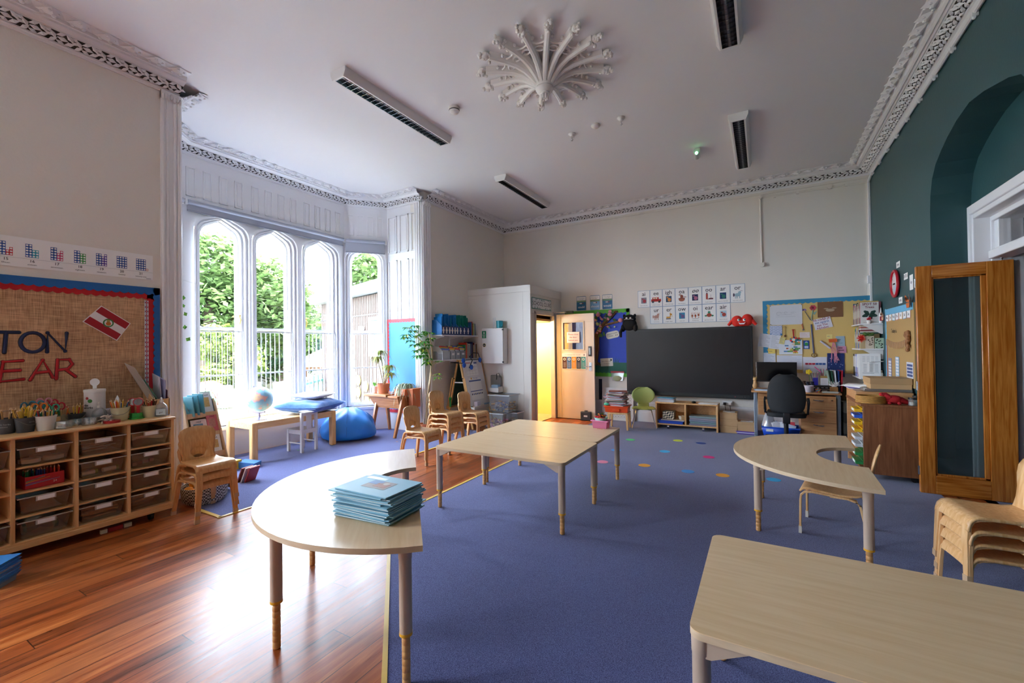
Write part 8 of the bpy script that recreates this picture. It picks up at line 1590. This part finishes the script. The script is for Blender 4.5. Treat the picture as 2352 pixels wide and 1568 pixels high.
t = thing('penguin_toy', 'small penguin toy on the bottom corner shelf', 'toy', (1.352, 7.40, .9125)); m = MB(); m.sph((0, 0, .045), (.026, .024, .045), 12, 10); m.sph((0, 0, .095), (.02, .02, .02), 10, 8); m.build('body', BLACKP, t); m = MB(); m.sph((-.004, -.012, .045), (.019, .016, .036), 10, 8); m.sph((-.004, -.013, .093), (.012, .010, .012), 8, 6); m.build('belly', mat('#d8d0c4', .7), t); m = MB(); m.sph((-.004, -.026, .092), (.004, .008, .004), 6, 5); m.build('beak', mat('#d8a03a', .5), t)
# ---- right wall: clock, cards, kraft board
xw = XR-.0015; UYm = -UY
t = thing('wall_clock', 'round wall clock with a red rim on the green wall', 'clock', (xw, 6.68, 2.075)); m = MB(); m.tube([(-.02, .150*math.cos(a), .150*math.sin(a)) for a in [2*PI*k/32 for k in range(32)]], .016, 8, cyc=True); m.build('rim', mat('#c02030', .3), t); m = MB(); m.disc((-.012, 0, 0), UYm, UZ, .145, .004, 32, 0); m.disc((-.0165, 0, -.06), UYm, UZ, .07, .0005, 14, 2, .05)
for k in range(12): a = k*PI/6; m.text(str(k or 12), (-.0165, -.115*math.sin(a), .115*math.cos(a)-.01), UYm, UZ, .028, 1)
flatpart('face', m, [mat('#dfdcdc', .4), INK, mat('#b8c8dc', .5)], t); m = MB(); m.box((-.020, -.004, -.01), (-.018, .075, .006)); m.box((-.021, -.004, -.006), (-.0195, .055, .008)); m.build('hand', INK, t)
for i, (y, z, s, lb) in enumerate(((6.60, 2.285, 'time', 'white word card above the clock'), (6.30, 2.11, 'DATE is', 'white word card right of the clock'), (6.53, 1.865, 'what', 'white word card below the clock'), (6.10, 2.02, 'day', 'white word card right of the date card'))):
    m = MB(); w_, h_ = (.15, .07) if i < 3 else (.12, .16); m.plate((0, w_/2, -h_/2), UYm, UZ, w_, h_, .0012, 0); m.text(s, (-.0013, 0, -.012), UYm, UZ, .045, 1, .01); o = m.build('word_card', [PAPER, mat('#4a3a5a', .5)], smooth=0); o.location = (xw, y, z); tag(o, lb, 'card', 'word cards round the clock')
t = thing('kraft_board', 'brown kraft display board with pale blue border on the green wall', 'display board', (xw-.01, 0, 0)); m = MB(); m.box((-.0, 6.0, .90), (.01, 7.20, 1.80)); flatpart('backing', m, [mat('#b8955e', .7, var=.04, scale=3)], t); m = MB(); scallop(m, (-.002, 7.205, .88), UZ, UYm, .93, .04, .012, .06, .003); scallop(m, (-.002, 7.205, 1.80), UYm, -UZ, 1.2, .065, .012, .05, -.003); flatpart('border', m, [mat('#6fb8dc', .5)], t); m = MB(); scallop(m, (-.0025, 7.165, .88), UZ, UYm, .5, .015, .006, .06, .003); flatpart('red_edge', m, [mat('#a82a34', .5)], t)
m = MB(); m.text('Today is', (-.0012, 6.80, 1.50), UYm, UZ, .07, 0); flatpart('lettering', m, [INK], t)
for i, s in enumerate(('Mon', 'Tue', 'Wed', 'Thu', 'Fri', 'Sat', 'Sun')):
    m = MB(); m.plate((0, .065, -.045), UYm, UZ, .13, .09, .0012, 1+i % 3); m.plate((-.0013, .058, -.038), UYm, UZ, .116, .076, .0006, 0); m.text(s, (-.002, 0, -.014), UYm, UZ, .045, 4, .01); o = m.build('day_card', [PAPER, mat('#d89a9a', .5), mat('#e0b87a', .5), mat('#8ab4d0', .5), INK], smooth=0); o.location = (xw-.0122, 7.10-.155*i, 1.69); o.rotation_euler = (.05*(-1)**i, 0, 0); tag(o, 'small day card reading %s along the top of the kraft board' % s, 'card', 'day cards on the kraft board')
m = MB(); m.tube([(0, 7.10-.94*k/12, 1.40-.045*math.sin(PI*k/12)) for k in range(13)], .0025, 4); o = m.build('peg_string', mat('#c9a878', .7)); o.location = (xw-.014, 0, 0); tag(o, 'string of pegs drooping across the kraft board', 'string')
for i in range(14): m = MB(); m.box((-.008, -.006, -.04), (.004, .006, .035)); o = m.build('peg', mat('#c09a72', .6)); f = (i+.5)/14; o.location = (xw-.026, 7.10-.94*f, 1.395-.045*math.sin(PI*f)); o.rotation_euler = (random.uniform(-.2, .2), 0, 0); tag(o, 'wooden peg clipped on the string across the kraft board', 'peg', 'pegs on the string')
for i, (y, w_, z0, z1, c, lb) in enumerate(((7.09, .16, .935, 1.19, '#8a84a0', 'narrow lilac word strip at the left of the kraft board'), (6.75, .16, .95, 1.215, '#8fb4cc', 'narrow blue word strip in the middle of the kraft board'), (6.29, .24, 1.0, 1.17, '#d8d8e0', 'white calendar sheet at the right of the kraft board'))):
    m = MB(); m.plate((0, 0, 0), UYm, UZ, w_, z1-z0, .0012, 0); [m.plate((-.0013, -.02, .015+.036*k), UYm, UZ, w_-.04, .026, .0005, 1) for k in range(int((z1-z0)/.037))]; o = m.build('word_strip', [mat(c, .5), mat('#e6e6ea', .5) if i < 2 else mat('#4a5a8a', .5)], smooth=0); o.location = (xw-.0122, y, z0); tag(o, lb, 'strip')
def butterfly(lb, loc, cs, s):
    t = thing('paper_butterfly', lb, 'butterfly', loc); m = MB()
    for sg in (-1, 1): m.ext([(0, 0, 0), (-.02*s, sg*.05*s, .06*s), (-.02*s, sg*.075*s, .03*s), (-.012*s, sg*.05*s, 0)], (.001, 0, 0), 0); m.ext([(0, 0, 0), (-.015*s, sg*.055*s, -.01*s), (-.012*s, sg*.05*s, -.05*s), (-.005*s, sg*.015*s, -.045*s)], (.001, 0, 0), 0); m.disc((-.024*s, sg*.045*s, .028*s), UYm, UZ, .016*s, .0006, 8, 1)
    m.tube([(-.004, 0, -.03*s), (-.004, 0, .03*s)], .004*s, 5, 1); flatpart('wings', m, [mat(cs[0], .5), mat(cs[1], .5)], t)
butterfly('orange and black paper butterfly beside the folding door', (xw-.016, 6.09, 1.815), ('#c8642a', '#1e1a18'), 1.3); butterfly('small peach paper butterfly on the edge of the kraft board', (xw-.02, 7.24, 1.72), ('#d8a080', '#8a5a44'), 1.0)
m = MB(); random.seed(6); [m.sph((random.uniform(-.02, 0), random.uniform(-.03, .03), random.uniform(-.1, .1)), (.02, .02, .025), 7, 5) for _ in range(16)]; o = m.build('dried_bunch', mat('#9a6a44', .8, var=.4, scale=40)); o.location = (xw-.025, 6.14, 1.40); tag(o, 'dried brown bunch hanging at the right of the kraft board', 'bunch')
# ---- cherry cupboard with trays
t = thing('tray_cupboard', 'cherry coloured cupboard on castors with coloured trays beside folding door', 'cupboard', (0, 0, .0035)); c0, c1, k0, k1 = .872, 1.35, 5.63, 6.52
m = MB(); m.box((c0, k0, .075), (c1, k0+.02, .735)); m.build('side_panel', WALNUT, t, bevel=.002); m = MB(); m.box((c0-.01, k1, .0), (c1, k1+.02, .85)); m.build('side_panel', BEECH, t, bevel=.002); m = MB(); m.box((c0-.02, k0-.005, .735), (c1, k1, .758)); m.build('top', WALNUT, t, bevel=.003); m = MB(); m.box((c0, k0, .055), (c1, k1, .075)); m.build('base', WALNUT, t); m = MB(); m.box((c1-.01, k0+.02, .075), (c1, k1, .735)); m.build('back_panel', WALNUT, t); m = MB(); m.box((c0, 6.05, .075), (c1-.01, 6.07, .735)); m.build('divider', BEECH, t); m = MB(); m.box((c0-.0, 6.00, .758), (c1, 6.52, .85)); m.build('riser', BEECH, t, bevel=.003)
for x in (c0+.06, c1-.08):
    for y in (k0+.06, k1-.06): m = MB(); m.tube([(x, y-.012, .027), (x, y+.012, .027)], .027, 12); m.box((x-.015, y-.015, .03), (x+.015, y+.015, .056)); m.build('castor', BLACKP, t)
for i, (z, c, nm) in enumerate(((.665, '#e8b820', 'top yellow'), (.60, '#2f5fc0', 'blue'), (.53, '#e8b820', 'second yellow'), (.455, '#e8b820', 'lowest yellow'), (.375, '#c9ccd0', 'grey'), (.30, '#c9ccd0', 'lower grey'), (.21, '#2f8a4a', 'green'), (.12, '#2f8a4a', 'bottom green'))):
    t = thing('paper_tray', nm+' tray sticking out of the cherry cupboard', 'tray', (c0, 5.86, z), 0, 'trays in the cherry cupboard'); pm = mat(c, .4); m = MB(); m.box((.01, -.17, 0), (.38, .17, .004)); m.box((-.05, -.12, 0), (.01, .12, .03)); m.box((.01, -.18, .03), (.38, .18, .036)); m.build('tray', pm, t, smooth=0); m = MB(); m.box((.02, -.16, .006), (.36, .15, .026)); m.build('papers', PAPER, t, smooth=0); m = MB(); m.box((-.053, -.07, .004), (-.05, .05, .026)); m.build('label', PAPER, t, smooth=0)
t = thing('round_basket', 'low round rattan basket on the cherry cupboard', 'basket', (.965, 5.78, .7625)); m = MB(); RA = mat('#b0803e', .7, var=.3, scale=60)
for k in range(7): m.tube([(.125*math.cos(a), .105*math.sin(a), .007+.0105*k) for a in [2*PI*i/30 for i in range(30)]], .0062, 6, cyc=True)
m.lathe([(0, .001), (.12, .001), (.12, .004)], n=20); m.build('basket', RA, t)
t = thing('dinosaur_toy', 'red plush dinosaur lying on the cherry cupboard', 'soft toy', (1.14, 5.74, .7625)); RD = mat('#b0141c', .85, var=.2, scale=50); m = MB(); m.sph((0, 0, .045), (.07, .045, .045), 14, 10); m.tube([(-.04, -.01, .06), (-.075, -.01, .095), (-.10, -.01, .092)], [.03, .024, .016], 10); m.sph((-.09, -.012, .095), (.032, .022, .02), 10, 8); m.tube([(.05, 0, .04), (.11, .0, .02), (.15, .01, .012)], [.035, .02, .008], 10); [m.sph((x, y, .012), (.018, .014, .014), 8, 6) for x in (-.04, .035) for y in (-.035, .035)]; m.build('body', RD, t)
m = MB(); m.sph((-.10, -.033, .10), (.004, .003, .004), 6, 5); m.build('eye', INK, t)
for i, (x, y, r, h_) in enumerate(((1.275, 5.70, .035, .075), (1.325, 5.80, .03, .085))): t = thing('glass_jar', ('front', 'rear')[i]+' glass jar with black lid on the cherry cupboard', 'jar', (x, y, .7625), 0, 'jars on the cherry cupboard'); m = MB(); m.lathe([(0, 0), (r, 0), (r, h_*.8)], n=16); m.build('jar', GJ, t); m = MB(); m.lathe([(r*1.05, h_*.78), (r*1.05, h_), (0, h_)], n=16); m.build('lid', BLACKP, t); m = MB(); m.lathe([(0, .004), (r*.9, .004), (r*.9, h_*.4), (0, h_*.42)], n=12); m.build('beads', mat('#a89a88', .6, var=.4, scale=80), t)
t = thing('cardboard_box', 'flat brown cardboard box on the raised back of the cupboard', 'box', (1.17, 6.26, .884)); m = MB(); m.box((-.16, -.2, 0), (.18, .18, .055)); m.build('base', CARD, t); m = MB(); m.box((-.165, -.205, .05), (.185, .185, .115)); m.build('lid', mat('#b89468', .7), t, bevel=.002)
o = MB().box((-.2, -.22, 0), (.2, .2, .03)).build('clear_case', clear('case_plastic', '#b8b0a8', .2, .05, .3), bevel=.004); o.location = (1.15, 6.26, .8538); tag(o, 'clear flat case under the cardboard box', 'case')
for i in range(6): o = MB().box((-.09, -.12, 0), (.09, .12, .008)).build('paper_sheet', mat(('#e0dcd8', '#5a3a8a', '#d8d8e0', '#e6e2da', '#c9c4c0', '#e8e6e4')[i], .5)); o.location = (.945+.01*(i % 3), 6.40, .8538+.0085*i); o.rotation_euler = (0, 0, .25*i); tag(o, 'sheet in the fanned paper pile at the far end of the cupboard', 'paper', 'papers on the cupboard')
o = MB().sph((0, 0, 0), (.025, .025, .022), 10, 8).build('cotton_ball', PLW); o.location = (.885, 5.80, .785); tag(o, 'white cotton ball left of the rattan basket', 'ball')
# ---- the open folding door leaf
t = thing('door_leaf', 'varnished pine folding door leaf with tall glass pane standing open', 'door', (0, 5.352, .003)); PN = PINE; PH = wood('#a85a16', '#d58a3a', .25, (.45, 8, 8), 7, 'varnished_pine_rail', coat=.4)
for x0, x1 in ((1.238, 1.345), (1.70, 1.868)): m = MB(); m.box((x0, 0, 0), (x1, .045, 2.083)); m.build('stile', PN, t, bevel=.003)
for z0, z1 in ((0, .165), (1.975, 2.083)): m = MB(); m.box((1.345, 0, z0), (1.70, .045, z1)); m.build('rail', PH, t, bevel=.003)
m = MB()
for q in (((1.345, .165), (1.36, 1.975)), ((1.665, .165), (1.70, 1.975)), ((1.345, .165), (1.70, .185)), ((1.345, 1.96), (1.70, 1.975))): m.box((q[0][0], .010, q[0][1]), (q[1][0], .035, q[1][1]))
m.build('glazing_bead', PN, t, bevel=.004); m = MB(); m.box((1.355, .02, .18), (1.68, .024, 1.965)); m.build('pane', clear('door_pane', '#cfd8d8', .10, .02, .04), t)
for z in (1.93, .98, .2): m = MB(); m.box((1.232, .01, z-.04), (1.24, .04, z+.04)); m.tube([(1.231, .025, z-.04), (1.231, .025, z+.04)], .006, 6); m.build('hinge', CHROME, t)
m = MB(); m.tube([(1.80, .022, 2.083), (1.80, .022, 2.115)], .008, 8); m.sph((1.80, .022, 2.105), .014, 8, 6); m.build('roller', CHROME, t)
# posters on the passage wall
def poster(nm, lb, z0, z1, title, rows, bgc, cl):
    t = thing(nm, lb, 'poster', (1.825, 5.438 if z0 < .4 else 5.4735, z0)); w_, h_ = .31, z1-z0; m = MB(); m.plate((0, 0, 0), UX, UZ, w_, h_, .0012, 0); n_ = len(rows)
    m.text(title, (w_/2, -.0013, h_-.036), UX, UZ, .034, 2, .012); rh = (h_-.075)/n_
    for i, s in enumerate(rows): z = h_-.055-rh*(i+1); m.plate((.03, -.0013, z), UX, UZ, w_-.06, rh*.72, .0005, 1); m.text(s, (w_/2, -.002, z+rh*.18), UX, UZ, rh*.62, 3+i % len(cl), .012)
    m.plate((0, -.0013, 0), UX, UZ, w_, .018, .0005, 3+len(cl)); flatpart('sheet', m, [mat(bgc, .5, var=.1), PAPER, PAPER]+[mat(c, .5) for c in cl]+[mat('#5a9a3a', .5)], t)
poster('week_poster', 'upper blue poster listing the days of the week behind the folding door', 1.532, 1.916, 'Days of the Week', ['Monday', 'Tuesday', 'Wednesday', 'Thursday', 'Friday', 'Saturday', 'Sunday'], '#8ab0d8', ('#7a2a3a', '#c9802a', '#d8b03a', '#2a4a7a', '#3a3a7a', '#5a2a6a'))
poster('months_poster', 'lower blue poster listing the months of the year behind the folding door', 1.073, 1.486, 'Months of the Year', ['January', 'February', 'March', 'April', 'May', 'June', 'July', 'August', 'September', 'October', 'November', 'December'], '#3f8ac8', ('#a82a3a', '#b05a2a', '#3a3a3a', '#2a5a8a'))
# ================================================================== OUTSIDE THE BAY
GZ = -.15
def leafmat(c1, c2):
    m, N, L, b = _new('leaves'); oi = N.new('ShaderNodeTexCoord'); n = N.new('ShaderNodeTexNoise'); n.inputs['Scale'].default_value = 2.2; n.inputs['Detail'].default_value = 6; L.new(oi.outputs['Object'], n.inputs[0])
    r = N.new('ShaderNodeValToRGB'); r.color_ramp.elements[0].position = .35; r.color_ramp.elements[1].position = .65; r.color_ramp.elements[0].color = lin(c1)+(1,); r.color_ramp.elements[1].color = lin(c2)+(1,); L.new(n.outputs['Fac'], r.inputs[0]); L.new(r.outputs[0], b.inputs['Base Color'])
    b.inputs['Roughness'].default_value = .6; b.inputs['Specular IOR Level'].default_value = .2
    t = N.new('ShaderNodeBsdfTranslucent'); L.new(r.outputs[0], t.inputs[0]); x = N.new('ShaderNodeMixShader'); x.inputs[0].default_value = .4; L.new(b.outputs[0], x.inputs[1]); L.new(t.outputs[0], x.inputs[2]); L.new(x.outputs[0], N['Material Output'].inputs[0]); return m
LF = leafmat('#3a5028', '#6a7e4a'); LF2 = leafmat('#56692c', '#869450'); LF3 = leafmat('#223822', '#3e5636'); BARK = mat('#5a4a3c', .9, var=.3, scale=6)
def crown(blobs, n, s, seed):
    random.seed(seed); m = MB(); V = sum(b[3]**2 for b in blobs)
    for cx, cy_, cz, r, fz in blobs:
        for i in range(int(n*r*r/V)):
            z = random.uniform(-1, 1); a = random.uniform(0, 6.283); q = math.sqrt(1-z*z); k = r*random.uniform(.72, 1.04)*(1+.12*math.sin(5*a+7*z)); p = Vector((cx+k*q*math.cos(a), cy_+k*q*math.sin(a), cz+k*z*fz))
            ux = Vector((random.gauss(0, 1), random.gauss(0, 1), random.gauss(0, .5))).normalized(); uy = ux.cross(Vector((random.gauss(0, .4), random.gauss(0, .4), 1))).normalized(); l = s*random.uniform(.6, 1.3)
            m.add([p-ux*l*.5, p-uy*l*.38, p+ux*l*.6-UZ*l*.1, p+uy*l*.38], [(0, 1, 2, 3)])
    return m
def tree(lb, loc, blobs, n, s, trunk, lm, seed, nm='tree'):
    t = thing(nm, lb, 'tree', loc); crown(blobs, n, s, seed).build('crown', lm, t, smooth=0); m = MB()
    for p, r in trunk: m.tube(p, r, 8)
    m.build('trunk', BARK, t)
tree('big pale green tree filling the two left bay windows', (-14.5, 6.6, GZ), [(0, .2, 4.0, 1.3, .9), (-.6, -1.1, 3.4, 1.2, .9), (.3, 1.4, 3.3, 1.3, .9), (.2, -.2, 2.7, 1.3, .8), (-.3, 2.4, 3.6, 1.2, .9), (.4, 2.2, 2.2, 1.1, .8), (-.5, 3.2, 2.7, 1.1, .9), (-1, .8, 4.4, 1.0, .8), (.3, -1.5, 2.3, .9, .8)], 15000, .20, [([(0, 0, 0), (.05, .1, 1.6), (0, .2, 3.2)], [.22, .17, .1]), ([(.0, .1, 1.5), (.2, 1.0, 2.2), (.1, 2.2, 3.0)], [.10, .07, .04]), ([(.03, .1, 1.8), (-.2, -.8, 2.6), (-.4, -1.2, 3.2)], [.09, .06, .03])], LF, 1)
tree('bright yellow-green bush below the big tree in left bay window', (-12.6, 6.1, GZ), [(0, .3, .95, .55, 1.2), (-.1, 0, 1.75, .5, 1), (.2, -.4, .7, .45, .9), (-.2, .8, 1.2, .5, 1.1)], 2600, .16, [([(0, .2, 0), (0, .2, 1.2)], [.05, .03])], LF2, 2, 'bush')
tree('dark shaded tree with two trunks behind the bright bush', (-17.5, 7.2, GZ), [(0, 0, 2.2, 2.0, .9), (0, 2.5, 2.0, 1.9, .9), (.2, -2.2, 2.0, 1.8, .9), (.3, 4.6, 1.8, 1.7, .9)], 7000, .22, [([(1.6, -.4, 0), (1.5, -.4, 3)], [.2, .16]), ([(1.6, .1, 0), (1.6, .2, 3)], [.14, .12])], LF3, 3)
tree('green tree seen low in the third arched window', (-17.0, 11.0, GZ), [(0, -.6, 3.0, 1.3, .9), (.3, .3, 2.0, 1.0, .9), (.0, -1.4, 3.4, 1.2, .9), (.4, .9, 1.4, .8, .8), (0, -.3, 1.2, 1.0, .9)], 5500, .20, [([(0, -.4, 0), (0, -.5, 2.6)], [.16, .10])], LF, 4)
tree('green tree top rising above the clad building', (-15.2, 13.6, GZ), [(0, 0, 5.0, 1.6, .8), (.8, -.9, 4.6, 1.2, .8), (-.6, 1.0, 4.6, 1.3, .8)], 4500, .22, [([(0, 0, 0), (0, 0, 4)], [.18, .12])], LF, 5)
m = MB(); m.box((-30, -14, GZ-.1), (-6.3, 24, GZ)); struct('floor_garden', m, mat('#5a5f40', .95, var=.25, scale=1.2), smooth=0)
m = MB(); m.ext([(-6.2, -2, GZ), (-10.6, 2, GZ), (-11.4, 7.0, GZ), (-6.2, 10, GZ)], (0, 0, .006)); o = m.build('patio', mat('#716c62', .9, var=.1, scale=3), smooth=0); tag(o, 'pale paved patio outside the bay windows', 'patio')
# clad building
u = Vector((-.963, .271, 0)); n_ = Vector((.271, .963, 0)); P = Vector((-7.0, 6.985, 0)); SM = Matrix(((u.x, n_.x, 0, P.x), (u.y, n_.y, 0, P.y), (0, 0, 1, 0), (0, 0, 0, 1)))
t = thing('clad_building', 'brown timber clad building with white roof edge seen through the right window', 'building'); CL1 = mat('#54443c', .7, var=.1); m = MB(); m.M = SM; m.box((-.3, 0, GZ), (4.2, 2.4, 2.66)); m.build('wall', mat('#5e4f48', .8), t, smooth=0)
m = MB(); m.M = SM
for k in range(50): m.box((-.3+.09*k, -.025, GZ), (-.3+.09*k+.056, 0, 2.66))
m.build('cladding', CL1, t, smooth=0); m = MB(); m.M = SM; m.ext([(-.3, -.25, 2.70), (4.45, -.25, 2.66), (4.45, -.25, 2.86), (-.3, -.25, 2.94)], (0, 2.6, 0)); m.build('roof', mat('#9a9ea6', .5), t, smooth=0); m = MB(); m.M = SM; m.box((-.3, -.035, 2.18), (4.2, -.02, 2.21)); m.build('band', mat('#3a3434', .6), t)
m = MB(); m.M = SM
for q in ((.62, 1.2, .70, 2.12), (1.10, 1.2, 1.18, 2.12), (.62, 1.2, 1.18, 1.27), (.62, 2.05, 1.18, 2.12)): m.box((q[0], -.06, q[1]), (q[2], 0, q[3]))
w_ = m.build('window', PLW, t); m = MB(); m.M = SM; m.box((.70, -.03, 1.27), (1.10, -.02, 2.05)); m.build('pane', mat('#5a6a72', .1), w_)
m = MB(); m.M = SM; m.box((1.95, -.05, GZ), (2.25, -.026, .8)); m.build('white_door', PLW, t)
for k, (a, z) in enumerate(((1.765, .596), (1.37, .467), (1.77, .30), (1.30, .10), (1.77, .02))): m = MB(); m.M = SM; m.disc((a, -.04, z), UX, UZ, .13, .012, 24); m.build('yellow_disc', mat('#968a3c', .5), t)
m = MB(); m.M = SM; m.box((1.4, -.16, 1.80), (1.52, -.06, 1.92)); m.box((1.44, -.06, 1.84), (1.48, 0, 1.88)); m.build('floodlight', mat('#b8bcc0', .4), t)
m = MB(); m.M = SM; m.box((1.98, -.10, 1.13), (2.08, -.02, 1.23)); m.build('tap_box', mat('#7a7a80', .4), t)
# garden things
t = thing('play_hut', 'small orange roofed play hut seen low in the third window', 'hut', (-13.0, 9.6, GZ), .6); OW = mat('#84583a', .7, var=.15); m = MB(); m.loft([[(-1, -.8, .95), (1, -.8, .95), (1, .8, .95), (-1, .8, .95)], [(-.1, -.1, 1.5), (.1, -.1, 1.5), (.1, .1, 1.5), (-.1, .1, 1.5)]]); m.build('roof', mat('#74644a', .8, var=.2), t, smooth=0)
for x in (-.8, .8):
    for y in (-.6, .6): m = MB(); m.box((x-.05, y-.05, 0), (x+.05, y+.05, .97)); m.build('post', OW, t)
m = MB(); [m.box((-.8, y-.02, z), (.8, y+.02, z+.1)) for y in (-.6, .6) for z in (.35, .86)]; m.build('rail', OW, t)
t = thing('garden_fence', 'low teal picket fence in front of the play hut', 'fence', (-10.6, 7.6, GZ), -.9); m = MB(); m.box((-.9, -.02, .62), (.9, .02, .68)); m.box((-.9, -.02, .2), (.9, .02, .26)); m.build('rail', mat('#5fa8a8', .6), t)
for k in range(9): m = MB(); m.box((-.88+.2*k, -.03, 0), (-.80+.2*k, -.01, .82)); m.build('picket', mat(('#d8d4c8', '#6fb0b0')[k % 2], .6), t)
t = thing('play_tunnel', 'red and green play tunnel on the grass in the left window', 'play tunnel', (-11.6, 5.42, GZ), .35); m = MB(); m.tube([(.45*math.cos(a), 0, .25+.40*math.sin(a)) for a in [PI*k/12 for k in range(13)]], .16, 10); m.build('arch', mat('#c8483a', .5), t); m = MB(); m.sph((.05, -.18, .33), (.30, .08, .28), 16, 10); m.build('door', mat('#3faa5a', .5), t)
o = MB().box((-.3, -.6, 0), (.3, .6, .62)).build('stone_planter', mat('#9a988c', .9, var=.2), bevel=.05); o.location = (-12.6, 6.55, GZ); o.rotation_euler = (0, 0, .3); tag(o, 'grey stone planter on the grass beside the play tunnel', 'planter')
o = MB().box((-.03, -.24, 0), (.03, .24, .82)).build('white_panel', PLW, bevel=.01); o.location = (-9.35, 5.80, GZ); o.rotation_euler = (0, 0, .5); tag(o, 'white upright panel outside, seen behind the globe', 'panel')
o = MB().box((-.15, -4.5, 0), (.15, 4.5, 1.0)).build('garden_wall', mat('#716c62', .9, var=.2, scale=3)); o.location = (-19.0, 9.5, GZ); tag(o, 'low grey stone wall at the back of the garden', 'wall')
